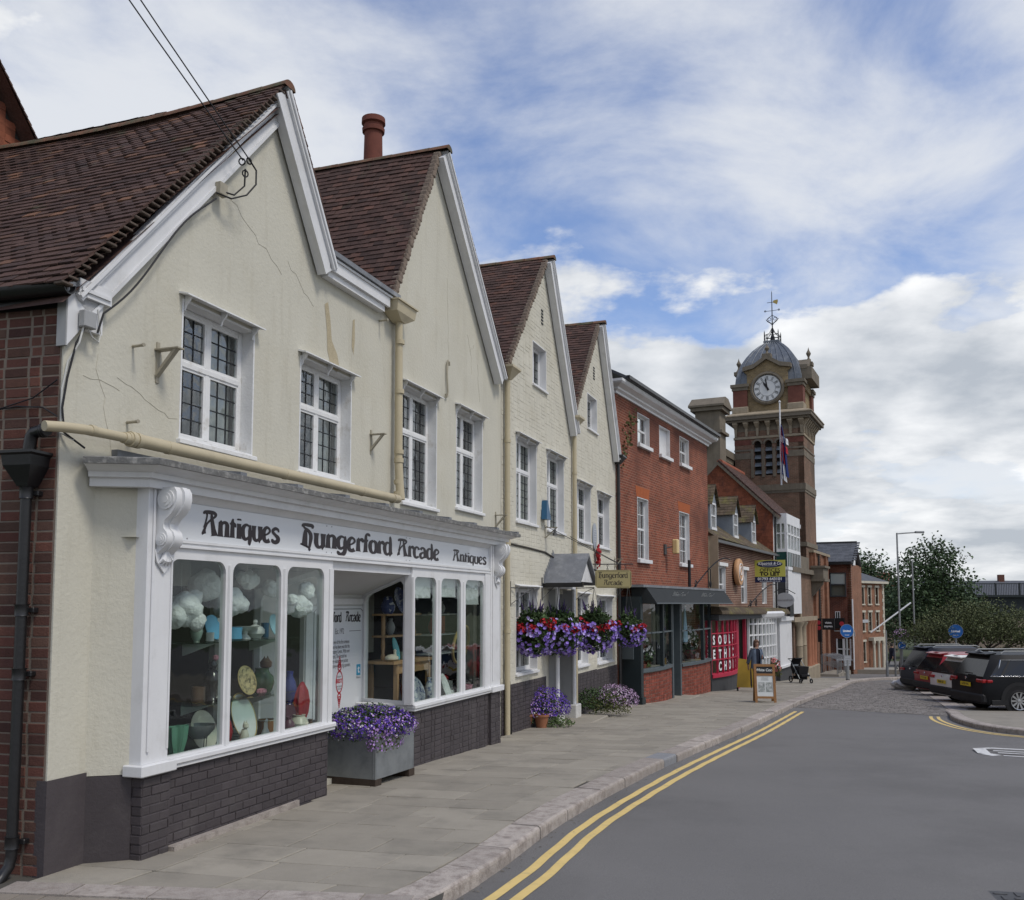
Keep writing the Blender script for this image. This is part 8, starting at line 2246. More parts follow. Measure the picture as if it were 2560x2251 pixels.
# ------------------------------------------------------------------ cars
mat('paint_black',(.005,.0055,.007),.45,.05,2,spec=.2);mat('paint_navy',(.005,.008,.02),.45,.05,2,spec=.2);mat('paint_red',(.25,.012,.018),.3,.05,2,coat=.15,spec=.3);mat('paint_white',(.60,.60,.57),.3,.05,2,coat=.6,spec=.5);mat('paint_silver',(.38,.40,.41),.3,.05,2,coat=.6,metal=.5)
mat('plastic_black',(.014,.014,.015),.6,.1);mat('tyre',(.013,.013,.014),.85,.15,20);mat('alloy',(.42,.43,.44),.3,.05,metal=.8);mat('tail_red',(.28,.008,.01),.2,.05,coat=.5);mat('plate_yellow',(.62,.46,.02),.4,.05);mat('chrome',(.55,.56,.58),.15,.02,metal=1.0);mat('car_glass',(.012,.014,.016),.08,.02,spec=.45)
def car(label,x,y,rz,paint,plate='LX70 VUC',L=4.38,W=.92,H=1.62,hatch=.42,boot=0.0,rails=True,chrome_line=True,canopy=False,bump='plastic_black',wheel_r=.34,detail=True):
    t=thing('parked_car',label,'car',(x,y,zroad(x,y)),rz,'cars parked on the setts')
    r0=-.95;f0=L-.95
    # each station: x shift per row (rear leans forward with height), half widths and heights
    belt=.98 if H>1.58 else .90
    zr_=[.24,.46,.72,belt,H-.20,H-.06,H]
    def st(xs,ws,top=None):return[(xs[i],ws[i]*W,zr_[i]if top is None or i<4 else min(zr_[i],top[i-4]))for i in range(7)]
    S=[]
    hx=hatch
    S.append(st([r0+.02,r0,r0+.01,r0+.06,r0+hx*.82,r0+hx,r0+hx*.97],[.80,.86,.88,.84,.66,.60,.0]))
    S.append(st([r0+.14,r0+.12,r0+.14,r0+.20,r0+hx+.18,r0+hx+.16,r0+hx+.16],[.95,.98,.985,.95,.76,.68,.0]))
    S.append(st([r0+.5]*4+[r0+hx+.42,r0+hx+.40,r0+hx+.40],[.98,1,1,.97,.80,.72,.0]))
    S.append(st([.35,.35,.35,.35,.35,.35,.35],[.98,1,1,.97,.81,.73,.0]));S.append(st([1.15]*7,[.98,1,1,.97,.81,.73,.0]))
    S.append(st([1.75,1.75,1.75,1.75,1.55,1.5,1.48],[.98,1,1,.96,.80,.72,.0]))
    S.append(st([2.15,2.15,2.15,2.15,2.1,2.08,2.05],[.98,1,.99,.95,.84,.76,.0],[belt+.08,belt+.1,belt+.12]));S.append(st([3.0]*7,[.97,.99,.97,.88,.8,.7,.0],[belt-.04,belt-.02,belt]))
    S.append(st([f0-.05]*7,[.8,.86,.84,.7,.6,.5,.0],[belt-.2,belt-.19,belt-.18]))
    ring_=[]
    for s_ in S:ring_.append([(p[0],-p[1],p[2])for p in s_]+[(p[0],p[1],p[2])for p in reversed(s_[:-1])])
    body=MB();glass_={'side':MB(),'rear':MB(),'front':MB()}
    n_=13
    for i in range(len(S)-1):
        for j in range(n_-1):
            q=[ring_[i][j],ring_[i+1][j],ring_[i+1][j+1],ring_[i][j+1]]
            if j in(3,8)and 1<=i<=4 and not(canopy and i<3 and False):glass_['side'].add(q,[(0,1,2,3)])
            elif i==5 and 4<=j<=7:glass_['front'].add(q,[(0,1,2,3)])
            else:body.add(q,[(0,1,2,3)])
    for r_ in range(6):
        q=[ring_[0][r_],ring_[0][r_+1],ring_[0][11-r_ if r_<5 else 6],ring_[0][12-r_]]
        if r_==3:glass_['rear'].add(q,[(0,1,2,3)])
        elif r_==5:body.add(q[:3]if False else[ring_[0][5],ring_[0][6],ring_[0][7]],[(0,1,2)])
        else:body.add(q,[(0,1,2,3)])
    body.add(ring_[-1],[tuple(range(n_))])
    bm=bmesh.new();me0=bpy.data.meshes.new('t');me0.from_pydata(body.v,[],body.f);bm.from_mesh(me0);bmesh.ops.remove_doubles(bm,verts=bm.verts[:],dist=.0005);bmesh.ops.recalc_face_normals(bm,faces=bm.faces[:]);bpy.data.meshes.remove(me0)
    MB().bm(bm).build('body',paint,t,smooth=True)
    gs_=glass_['side'];gs_.v=[(a,b*1.002,c)for a,b,c in gs_.v];gs_.build('side_windows','car_glass',t,kind='stuff');glass_['rear'].build('rear_window','car_glass',t);glass_['front'].build('windscreen','car_glass',t)
    # pillars over the glass line
    for i in(2,3,4):
        for sg in(-1,1):
            a,b=S[i][3],S[i][4];MB().prism([(a[0]-.035,sg*a[1]*1.003,a[2]),(a[0]+.035,sg*a[1]*1.003,a[2]),(b[0]+.03,sg*b[1]*1.003,b[2]),(b[0]-.03,sg*b[1]*1.003,b[2])],(0,sg*.006,0)).build('pillar',paint if canopy else 'plastic_black',t)
    k=MB();k.bbox(r0-.04,r0+.25,-W*.93,W*.93,.26,.52,.05);k.build('rear_bumper',bump,t)
    k=MB();k.bbox(f0-.3,f0,-W*.85,W*.85,.26,.55,.05);k.build('front_bumper',bump,t)
    for sg in(-1,1):
        MB().bbox(r0+.2,f0-.3,sg*W*.985-.02,sg*W*.985+.02,.22,.36,.01).build('side_cladding',bump,t)
        MB().bbox(r0-.012,r0+.12,min(sg*W*.56,sg*W*.93),max(sg*W*.56,sg*W*.93),belt-.17,belt-.07,.02).bbox(r0+.1,r0+.26,min(sg*W*.9,sg*W*.998),max(sg*W*.9,sg*W*.998),belt-.16,belt-.08,.02).build('tail_light','tail_red',t)
        if rails:MB().tube([(.0-.3,sg*W*.70,H-.03),(-.2,sg*W*.70,H+.035),(1.4,sg*W*.70,H+.035),(1.55,sg*W*.70,H-.02)],.022,6).build('roof_rail','post_grey',t)
        if chrome_line:
            P=[(r0+hx+.02,sg*W*.90,belt+.10)]+[(S[i][3][0],sg*S[i][3][1]*1.008,belt+.01)for i in(1,2,3,4,5)]+[(S[i][4][0],sg*S[i][4][1]*1.012,H-.195)for i in(4,3,2,1)]
            MB().tube(P+[P[0]],.016,5).build('window_trim','chrome',t)
        for wx in(0.0,L-1.75):
            wl_=MB();torus(wl_,(wx,sg*(W-.065),wheel_r),(0,1,0),wheel_r-.085,.088,28,8);ty=wl_.build('wheel','tyre',t,smooth=True)
            rm=MB();Mw=Matrix.Translation((wx,sg*(W+.005),wheel_r))@Matrix.Rotation(-sg*PI/2,4,'X')
            rm.lathe([(.22,-.12),(.245,.0),(.235,.025),(.225,.0),(.215,-.09),(.0,-.1)],28,Mw);rm.build('rim','plastic_black',ty)
            sp=MB()
            for q in range(10):
                a=2*PI*q/10;c_,s_=math.cos(a),math.sin(a);w_=.026
                sp.add([Mw@Vector(p)for p in((.05*c_-w_*s_*.7,.05*s_+w_*c_*.7,.005),(.05*c_+w_*s_*.7,.05*s_-w_*c_*.7,.005),(.232*c_+w_*s_,.232*s_-w_*c_,.015),(.232*c_-w_*s_,.232*s_+w_*c_,.015))],[(0,1,2,3)])
            sp.lathe([(.245,.0),(.24,.03),(.225,.025)],28,Mw,cap=False);sp.lathe([(.055,.0),(.05,.02),(0,.025)],14,Mw);sp.build('spokes','alloy',ty)
            ac=MB();Ma=Matrix.Translation((wx,sg*(W*.992 if wx==0 else W*.985),wheel_r))@Matrix.Rotation(-sg*PI/2,4,'X')
            for q in range(13):
                a0=PI*q/13;a1=PI*(q+1)/13
                P=[(math.cos(a0)*sg*.40,-math.sin(a0)*-1*.40),(math.cos(a1)*sg*.40,math.sin(a1)*.40),(math.cos(a1)*sg*.50,math.sin(a1)*.50),(math.cos(a0)*sg*.50,math.sin(a0)*.50)]
                ac.prism([(wx+p[0]*sg,sg*W*.985,wheel_r+p[1])for p in P],(0,sg*.022,0))
            ac.build('arch_trim',bump,t)
            MB().lathe([(.40,-.01),(.40,.012),(0,.012)],22,Ma).build('wheel_well','tyre',t)
    if plate:
        MB().box(r0-.028,r0-.012,-.26,.26,belt-.30,belt-.19).build('number_plate','plate_yellow',t)
        q=text_mesh(plate,.085,bold=.003,sx=1.0);q.v=[(r0-.030,-v_[0],v_[2]+belt-.245)for v_ in q.v];q.build('plate_lettering','black_sign',t)
    MB().lathe([(.04,0),(.04,.012),(0,.014)],14,Matrix.Translation((r0+.0,0,belt-.08))@Matrix.Rotation(-PI/2,4,'Y')).build('badge','chrome',t)
    MB().box(r0+.03,r0+.045,-.3,.1,belt+.05,belt+.075).build('rear_wiper','plastic_black',t)
    MB().prism([(r0+hx*.72,-W*.60,H-.045),(r0+hx*.72,W*.60,H-.045),(r0+hx+.14,W*.64,H-.008),(r0+hx+.14,-W*.64,H-.008)],(0,0,-.03)).build('spoiler',paint,t)
    return t
car('black SUV with chrome window trim at the right edge of the picture',13.62,26.75,R_(3),'paint_black')
car('white hatchback mostly hidden between the black SUV and the red car',14.45,30.1,R_(3),'paint_white','BN65 KJT',L=4.0,W=.86,H=1.48,hatch=.5,rails=False,chrome_line=False)
car('red hatchback with its yellow plate showing behind the black SUV',15.55,33.9,R_(3),'paint_red','YC15 OJA',L=4.2,W=.88,H=1.56,hatch=.46,rails=False,chrome_line=False)
pk=car('dark navy pickup truck with a canopy over its load bed',16.75,38.0,R_(3),'paint_navy',None,L=5.1,W=.94,H=1.80,hatch=.52,rails=True,chrome_line=False,canopy=True,bump='plastic_black',wheel_r=.37)
car('silver car far back in the car park under the small tree',26.5,55.0,R_(8),'paint_silver',None,L=4.3,H=1.5,rails=False,chrome_line=False);car('dark hatchback far back in the car park, left of the silver car',24.0,53.0,R_(100),'paint_black',None,L=4.2,H=1.5,rails=False,chrome_line=False);car('white car far back in the car park at the right',30.5,57.0,R_(15),'paint_white',None,L=4.2,H=1.5,rails=False,chrome_line=False)
car('grey car with its tailgate raised beyond the navy pickup',19.6,43.4,R_(3),'paint_silver',None,L=4.4,H=1.55,rails=True,chrome_line=False)
# ------------------------------------------------------------------ trees
mat('bark',(.055,.045,.035),.95,.25,6,.5,20);mat('tree_leaf',(.06,.10,.038),.65,.15,2,rnd=.4);mat('tree_leaf_dark',(.055,.088,.038),.65,.15,2,rnd=.4);mat('tree_leaf_olive',(.085,.10,.04),.65,.15,2,rnd=.4)
def tree(name,lab,x,y,z,h,blobs,m,nleaf,ls,seed,trunk_r=.25,fork=.35):
    r=random.Random(seed);t=thing(name,lab,'tree',(x,y,z));k=MB()
    top=Vector((0,0,h*fork));k.tube([(0,0,-.2),(.03,0,h*fork*.5),top],[trunk_r*1.2,trunk_r,trunk_r*.85],9)
    for(bx,by,bz,rx,ry,rz)in blobs:
        c=Vector((bx,by,bz));mid=top.lerp(c,.5)+Vector((r.gauss(0,.15),r.gauss(0,.15),-.1*h*.2));k.tube([top,mid,c],[trunk_r*.55,trunk_r*.35,trunk_r*.1],6)
        for q in range(3):
            e=c+Vector((r.gauss(0,rx*.5),r.gauss(0,ry*.5),r.gauss(.1,rz*.4)));k.tube([mid,mid.lerp(e,.6)+Vector((r.gauss(0,.1),0,.1)),e],[trunk_r*.25,trunk_r*.15,trunk_r*.05],5)
    k.build('trunk','bark',t,smooth=True)
    k=MB();tot=sum(b[3]*b[4]*b[5]for b in blobs)**1.0
    for(bx,by,bz,rx,ry,rz)in blobs:
        n_=int(nleaf*(rx*ry*rz)**.75/sum((b[3]*b[4]*b[5])**.75 for b in blobs));cl=[]
        for q in range(max(6,n_//26)):
            d=Vector((r.gauss(0,1),r.gauss(0,1),r.gauss(0,1))).normalized();f=r.uniform(.45,1.08);cl.append(Vector((bx+d.x*rx*f,by+d.y*ry*f,bz+d.z*rz*f)))
        for q in range(n_):
            c=r.choice(cl);s_=ls*4.2*r.random()**.5;d=Vector((r.gauss(0,1),r.gauss(0,1),r.gauss(0,.7))).normalized();p=c+d*s_;leaves(k,lambda _r,p_=p:p_,1,ls,r)
    k.build('crown',m,t,kind='stuff')
    return t
tree('small_tree','low spreading olive-green tree in the car park behind the parked cars',24.4,50.5,zroad(24,50.5)-.0,4.4,[(-1.9,0,2.7,1.5,1.4,.7),(-.6,.2,3.3,1.6,1.4,.8),(.9,0,3.4,1.7,1.4,.8),(2.3,0,3.0,1.6,1.4,.8),(.2,-.8,2.7,1.7,1.2,.6),(-2.6,.3,2.2,1.0,1.0,.5),(3.0,.3,2.3,1.1,1.0,.6),(-.9,0,2.3,1.2,1,.45),(1.5,0,2.4,1.3,1,.5)],'tree_leaf_olive',20000,.10,81,.14,.26)
tree('large_tree','large dark green tree standing in front of the railway bridge',41.2,93.0,gz(93),13,[(-.6,0,10.3,1.9,2,1.5),(1.2,0,9.3,1.9,2,1.8),(-1.8,0,8.2,2.4,2.2,1.8),(1.0,0,7.2,3.2,2.4,2.0),(-2.0,0,5.6,3.0,2.4,1.9),(2.6,0,5.4,2.8,2.4,2),(0,0,4.4,3.6,2.5,1.8),(3.8,0,3.6,2.4,2,1.6),(-3.2,0,3.8,2.2,2,1.5),(.2,0,11.3,.9,1,.8)],'tree_leaf_dark',14000,.30,82,.35,.25)
tree('background_tree','leafy tree rising behind the slate roofs left of the lamp post',40.7,108.0,gz(108),12.5,[(-3.0,0,9.3,2.0,2,1.7),(-.6,0,10.4,2.0,2,1.7),(1.2,0,9.0,1.9,2,1.8),(-2.2,0,7.4,2.6,2,1.8),(1.6,0,6.8,2.4,2,2.2),(-.5,0,6.0,3.2,2,2)],'tree_leaf_dark',8000,.34,83,.3,.3)
tree('background_tree','dark shrubby tree under the bridge left of the large tree',36.4,98.0,gz(98),8.0,[(0,0,5.2,1.8,1.6,2.2),(.6,0,3.2,2.2,1.6,1.8),(-1.0,0,3.0,1.6,1.6,1.6)],'tree_leaf_dark',4200,.28,84,.2,.3)
# ------------------------------------------------------------------ railway bridge
FBG=Frame(30.0,118.0,93.0)
mat('bridge_paint',(.018,.024,.026),.6,.15,2);mat('far_roof_red',(.17,.07,.045),.9,.2,1);mat('far_wall',(.30,.24,.19),.9,.15,1);mat('far_green',(.05,.075,.04),.95,.35,.06)
bg=FBG.thing('railway_bridge','dark girder railway bridge with railings crossing behind the trees','bridge',0,0,0)
MB().box(0,70,-.3,.3,.35,2.9).build('girder','bridge_paint',bg);MB().box(0,70,-.7,4,2.9,3.15).build('deck_edge','bridge_paint',bg);MB().box(0,70,.3,6,.9,1.3).build('deck','bridge_paint',bg)
MB().box(0,70,-.62,-.54,4.5,4.6).build('top_rail','bridge_paint',bg)
for i in range(24):MB().box(i*2.9,i*2.9+.16,-.66,-.5,3.15,4.65).build('standard','bridge_paint',bg)
for i in range(215):
    u=20+i*.2;MB().box(u,u+.045,-.60,-.56,3.15,4.5).build('baluster','bridge_paint',bg)
MB().box(-6,5,-1,6,-5,2.9).build('abutment','brick_side',bg)
hl=thing('height_sign','round white and red height limit sign on the bridge girder','sign',FBG.w(36.7,-.34,1.9),FBG.rz+PI*0)
MB().lathe([(.55,0),(.55,.02),(0,.02)],24,Matrix.Rotation(PI/2,4,'X')).build('disc','sign_red',hl);MB().lathe([(.42,.021),(.42,.03),(0,.03)],24,Matrix.Rotation(PI/2,4,'X')).build('face','white_gloss',hl)
# houses and hill beyond the bridge
def far_house(x,y,w,d,ze,zr__,rz,lab,wm='far_wall',rm='far_roof_red',name='house'):
    t=thing(name,lab,'house',(x,y,gz(y)),rz);g=-gz(y)
    MB().box(-w/2,w/2,0,d,0,ze+g).build('wall',wm,t);MB().prism([(-w/2-.3,-.4,ze+g),(-w/2-.3,d/2,zr__+g),(-w/2-.3,d+.4,ze+g)],(w+.6,0,0)).build('roof',rm,t)
    for i in range(int(w/3)):
        u=-w/2+1+i*3;wn_=MB().box(u,u+1.1,-.04,.02,ze+g-2.0,ze+g-.7).build('window','white_paint',t);MB().box(u+.1,u+1.0,-.06,-.041,ze+g-1.9,ze+g-.8).build('pane','car_glass',wn_)
    MB().box(w*.2,w*.2+.8,d/2-.4,d/2+.4,zr__+g-.8,zr__+g+.9).build('chimney','brick_side',t)
far_house(46.5,128,10,8,4.0,6.4,R_(-8),'house with red-brown tiled roof between the two far trees');far_house(70,140,15,9,3.4,5.6,R_(-10),'grey roofed house behind the bridge railings at the right',rm='slate_grey')
hill=MB();n_=40
for i in range(n_+1):
    x=-50+i*9;hh=8+7*noise.noise(Vector((i*.35,2.1,0)))+3*noise.noise(Vector((i*1.3,5,0)))
    hill.v+=[(x,380,-8),(x,395,max(1,hh*.55)-2),(x,440,hh)]
for i in range(n_):
    for j in range(2):hill.f.append((i*3+j,(i+1)*3+j,(i+1)*3+j+1,i*3+j+1))
o=hill.build('hills','far_green');o['kind']='structure'
k=MB();r=random.Random(90)
for q in range(46):
    c=Vector((100+r.uniform(0,160),330+r.uniform(0,40),r.uniform(0,3)))
    for w_ in range(70):p=c+Vector((r.gauss(0,3),r.gauss(0,3),abs(r.gauss(0,2.6))));leaves(k,lambda _r,p_=p:p_,1,1.1,r)
o=k.build('far_wood','far_green',kind='stuff');tag(o,'wooded skyline on the hill at the far right','wood')
# far pavement and kerb across the junction
fpv=MB();P=[(20.5,62.5),(25,60.6),(34,59.8),(60,60)]
fpv.prism([(19.5,62.8,-2.9),(25,60.9,-2.82),(40,60.2,-2.8),(40,84,-4.2),(19.5,84,-4.2)],(0,0,.72));o=fpv.build('far_pavement','slab');o['kind']='structure'

# ================================================================== goods in the antiques shop windows
CH={}
for nm,c,rgh in(('blue',(.10,.33,.52),.3),('pale_blue',(.30,.50,.60),.3),('cobalt',(.02,.03,.17),.15),('white',(.66,.67,.65),.25),('ivory',(.55,.52,.42),.35),('sage',(.30,.38,.33),.35),('green',(.04,.09,.035),.2),('jade',(.12,.28,.19),.2),('brown',(.11,.06,.035),.3),('amber',(.26,.12,.04),.25),('gold',(.42,.30,.10),.3),('red',(.30,.012,.02),.2),('coral',(.36,.08,.05),.25),('black',(.02,.018,.022),.2),('pink',(.5,.2,.26),.4),('grey',(.20,.21,.21),.3),('teal',(.06,.30,.34),.25),('plum',(.10,.03,.05),.4)):
    mat('china_'+nm,c,rgh,.08,9,spec=.5)
mat('china_willow',(.62,.64,.66),.25,.05,8,col2=(.10,.14,.28),c2lo=.5,c2hi=.58,c2scale=16);mat('china_delft',(.03,.05,.17),.25,.05,8,col2=(.6,.62,.64),c2lo=.55,c2hi=.60,c2scale=13);mat('china_tulip',(.50,.40,.2),.3,.1,8,col2=(.12,.10,.05),c2lo=.45,c2hi=.6,c2scale=20)
mat('cotton',(.74,.75,.74),1.0,.06,5,1.0,45);mat('pine',(.36,.22,.11),.55,.15,5);mat('shelf_white',(.55,.57,.56),.5,.05);glass_mat('shelf_glass',tint=(.75,.86,.82),ior=1.6)
def goods(name,label,cat,u,v,z,prof,m,n=20,tilt=None,sx=1.0,sy=1.0,extra=None,rz=0.0,scal=0.0):
    t=FS.thing(name,label,cat,u,v,z,rz)
    M=Matrix.Identity(4)
    if tilt is not None:M=Matrix.Rotation(tilt,4,'X')
    mb=MB().lathe(prof,n,None,sx,sy)
    if scal:mb.v=[tuple(Vector((p[0],p[1],0))*(1+scal*math.cos(9*math.atan2(p[1],p[0])))+Vector((0,0,p[2])))for p in mb.v]
    moved(mb,M);mb.build('body',m,t,smooth=True)
    for(nm2,pr2,m2)in(extra or[]):
        moved(MB().lathe(pr2,n,None,sx,sy,cap=False),M).build(nm2,m2,t,smooth=True)
    return t
VASE=lambda h,r:[(r*.5,0),(r*.45,.02*h),(r*.8,h*.2),(r,h*.45),(r*.75,h*.7),(r*.4,h*.85),(r*.5,h),(r*.42,h),(r*.3,h*.86),(0,h*.5)]
BOWL=lambda h,r:[(r*.45,0),(r*.5,h*.1),(r*.9,h*.6),(r,h),(r*.94,h),(r*.8,h*.6),(0,h*.2)]
CYL=lambda h,r:[(r*.9,0),(r,h*.06),(r*.95,h*.5),(r,h),(r*.9,h),(r*.86,h*.2),(0,h*.1)]
PLATE=lambda r:[(0,0),(r*.55,.0),(r*.62,.012),(r,.03),(r,.036),(r*.6,.02),(0,.012)]
up=R_(74)
def cloud(i,u,v,z,r,lab):
    t=FS.thing('cotton_cloud',lab,'cloud ornament',u,v,z,group='cotton wool clouds hung in the window');rr_=random.Random(100+i);bm=bmesh.new()
    for q in range(7):
        c=Vector((rr_.gauss(0,.5),rr_.gauss(0,.3),rr_.gauss(0,.33)))*r*(0 if q==0 else 1);rad=r*(.85 if q==0 else rr_.uniform(.4,.62))
        g=bmesh.ops.create_icosphere(bm,subdivisions=4,radius=rad,matrix=Matrix.Translation(c))
    for v_ in bm.verts:
        d=v_.co.normalized();v_.co+=d*(noise.noise(v_.co*9+Vector((i,0,0)))*.03+noise.noise(v_.co*24)*.012+noise.noise(v_.co*55)*.007)
    fo=MB().bm(bm).build('fluff','cotton',t,smooth=True)
    for s_ in(-.3,.35):MB().tube([(s_*r,0,r*.4),(s_*r,0,2.62-z)],.0015,4).build('thread','cable_white',t)
for i,(u,v,z,r,lab)in enumerate(((.93,.34,2.05,.19,'large cotton wool cloud hanging lowest at the left of the window'),(1.26,.36,2.28,.18,'large cotton wool cloud near the first mullion, upper left'),(1.62,.36,2.13,.18,'cotton wool cloud behind the first mullion'),(1.97,.36,2.35,.115,'cotton wool cloud high in the middle light'),(2.36,.36,2.26,.105,'small cotton wool cloud at the right of the middle light'),(2.68,.2,2.07,.14,'cotton wool cloud low in the third light'),(2.83,.18,2.26,.10,'cotton wool cloud at the upper right of the third light'),(2.85,.3,2.06,.11,'cotton wool cloud behind at the right of the third light'))):cloud(i,u,v,z,r,lab)
# shelves
for z,lab in((1.735,'upper glass shelf with blue china in the left window'),(1.155,'lower glass shelf with brown and green china in the left window')):
    t=FS.thing('glass_shelf',lab,'shelf',1.75,.35,z);MB().box(-.85,.82,-.2,.22,-.012,-.001).build('pane','shelf_glass',t)
    for s_ in(-.55,.55):MB().prism([(s_,-.16,-.013),(s_,.22,-.013),(s_,.22,-.14)],(.03,0,0)).build('bracket','shelf_white',t)
lr=FS.thing('shelf_ladder','white painted shelf stand at the left end of the window','shelf stand',.45,.32,.66)
for x_ in(-.12,.10):
    for y_ in(-.1,.12):MB().box(x_-.015,x_+.015,y_-.015,y_+.015,0,1.16).build('upright','shelf_white',lr)
for z in(.10,.42,.74,1.06):MB().box(-.14,.12,-.12,.14,z,z+.03).build('shelf','shelf_white',lr)
G_=1.737
goods('vase','pale green opaline vase at the left of the upper glass shelf','vase',1.14,.36,G_,VASE(.22,.06),'china_sage')
goods('lattice_plate','bright blue lattice-edged plate on the upper shelf, left one','plate',1.38,.38,G_+.125,PLATE(.125),'china_blue',26,up,scal=.03)
goods('candlestick','white fluted candlestick beside the left blue plate','candlestick',1.50,.38,G_,[(.05,0),(.045,.03),(.025,.05),(.022,.17),(.035,.2),(.035,.22),(0,.22)],'china_white')
goods('cup','small white cup at the front of the upper shelf','cup',1.24,.28,G_,CYL(.085,.04),'china_white')
goods('bowl','turquoise blue bowl right of the first mullion on the upper shelf','bowl',1.73,.36,G_,CYL(.125,.085),'china_blue')
goods('comport','white footed comport dish in the middle of the upper shelf','dish',1.92,.36,G_,[(.06,0),(.05,.02),(.025,.05),(.03,.08),(.12,.11),(.15,.13),(.14,.13),(0,.1)],'china_white')
goods('tureen','white lidded tureen with a knob on the upper shelf','tureen',2.10,.36,G_,[(.06,0),(.07,.02),(.10,.05),(.10,.09),(.075,.12),(.03,.14),(.015,.15),(.028,.17),(.02,.19),(0,.2)],'china_white')
goods('vase','deep blue ribbed glass vase on the upper shelf','vase',2.28,.36,G_,CYL(.16,.042),'alarm_blue',scal=.05)
goods('lattice_plate','pale blue lattice-edged plate on the upper shelf, right one','plate',2.42,.36,G_+.125,PLATE(.12),'china_pale_blue',26,up,scal=.03,sx=.8)
G_=1.157
goods('mug','brown lustre mug with handle on the lower glass shelf','mug',1.15,.33,G_,CYL(.15,.065),'china_brown')
fgn=goods('figurine','dark figurine with a pink flower on the lower glass shelf','figurine',1.37,.34,G_,[(.07,0),(.06,.02),(.04,.05),(.05,.14),(.09,.2),(.07,.27),(.03,.30),(.045,.34),(.03,.38),(0,.39)],'china_black');MB().lathe([(0,-.03),(.03,-.01),(.03,.02),(0,.035)],8,Matrix.Translation((.02,-.02,.41))).build('flower','china_pink',fgn)
goods('swan','white china swan at the foot of the dark figurine','figurine',1.42,.24,G_,[(.06,0),(.07,.03),(.04,.06),(.015,.09),(.015,.16),(.03,.18),(0,.2)],'china_white',sx=1.2)
goods('plate','gold and brown painted plate on the lower shelf of the middle light','plate',1.93,.36,G_+.145,PLATE(.15),'china_tulip',28,up,scal=.02,extra=[('rim',[(.152,.03),(.155,.036),(.14,.034)],'china_gold')])
gj=goods('jug','big green majolica jug with a cat head on the lower shelf','jug',2.24,.36,G_,[(.09,0),(.11,.03),(.13,.1),(.12,.17),(.08,.21),(.07,.24),(.075,.26),(.0,.25)],'china_green');MB().lathe([(.0,-.06),(.06,-.03),(.065,.02),(.03,.06),(0,.065)],12,Matrix.Translation((.04,-.02,.30))).build('cat_head','china_brown',gj,smooth=True)
for s_ in(-.03,.03):MB().lathe([(.02,0),(0,.05)],6,Matrix.Translation((.04+s_,-.02,.34))).build('ear','china_brown',gj)
goods('rose_ornament','small pink china rose at the right of the gold plate','ornament',2.08,.25,G_,[(.03,0),(.05,.02),(.045,.05),(.02,.06),(0,.04)],'china_pink',scal=.15)
G_=.662
goods('leaf_dish','green leaf-shaped dish on the window floor by the shelf stand','dish',.90,.36,G_,BOWL(.3,.13),'china_jade',24,scal=.18,sy=.5)
gb=goods('glass_bowl','cut glass bowl on a wire stand on the window floor','bowl',1.14,.30,G_+.16,BOWL(.13,.15),'china_grey',24,scal=.05)
for a in(0,2.1,4.2):MB().tube([(.12*math.cos(a),.12*math.sin(a),.03),(.1*math.cos(a),.1*math.sin(a),-.16)],.004,5).build('stand_leg','iron',gb)
goods('platter','beige oval meat platter standing on the window floor, left light','platter',1.33,.42,G_+.2,PLATE(.19),'china_ivory',28,up,sy=1.05)
goods('platter','large white scalloped platter with gold marks in the middle light','platter',1.86,.34,G_+.27,PLATE(.25),'china_white',30,R_(72),scal=.025,sx=.78,extra=[('gilding',[(.252,.034),(.256,.038),(.24,.036)],'china_gold')])
goods('vase','tall dark red vase behind the first mullion','vase',1.62,.36,G_,VASE(.36,.08),'china_red')
gc=goods('cat_figurine','white china cat sitting in front of the scalloped platter','figurine',1.72,.2,G_,[(.05,0),(.055,.05),(.045,.12),(.03,.17),(.02,.185)],'china_ivory');MB().lathe([(0,-.035),(.033,-.01),(.03,.02),(0,.035)],10,Matrix.Translation((0,-.015,.21))).build('head','china_ivory',gc,smooth=True)
for s_ in(-.018,.018):MB().lathe([(.012,0),(0,.035)],6,Matrix.Translation((s_,-.01,.235))).build('ear','china_ivory',gc)
gd=goods('duck_figurine','white china duck with a yellow bill beside the brown pot','figurine',2.12,.22,G_,[(.035,0),(.05,.03),(.045,.09),(.022,.14),(.018,.2)],'china_white');MB().lathe([(0,-.025),(.024,0),(0,.028)],10,Matrix.Translation((0,-.01,.215))).build('head','china_white',gd,smooth=True);MB().lathe([(.01,0),(0,.04)],6,Matrix.Translation((.0,-.03,.212))@Matrix.Rotation(PI/2,4,'X')).build('bill','china_gold',gd)
goods('storage_jar','brown stoneware jar at the right of the middle light','jar',2.32,.34,G_,CYL(.2,.1),'china_amber',extra=[('rim',[(.101,.195),(.104,.205),(.09,.205)],'china_ivory')])
goods('plate_stack','stack of white plates behind the brown stoneware jar','plates',2.22,.62,G_,[(.13,0),(.14,.02),(.13,.03),(.14,.05),(.13,.06),(.14,.08),(.13,.1),(0,.1)],'china_white')
goods('vase','tall cobalt blue vase in the third light','vase',2.62,.26,1.0,VASE(.36,.085),'china_cobalt')
goods('plinth_block','dark display block under the cobalt vase','plinth',2.62,.26,G_,[(.09,0),(.09,.337),(0,.337)],'china_plum',4)
goods('leaf_vase','red leaf-shaped vase in the third light','vase',2.72,.16,G_+.12,[(.04,0),(.06,.03),(.11,.12),(.13,.24),(.10,.36),(.03,.45),(0,.46)],'china_red',24,scal=.13,sy=.45,extra=[('foot',[(.05,-.12),(.035,-.08),(.03,.02)],'china_plum')])
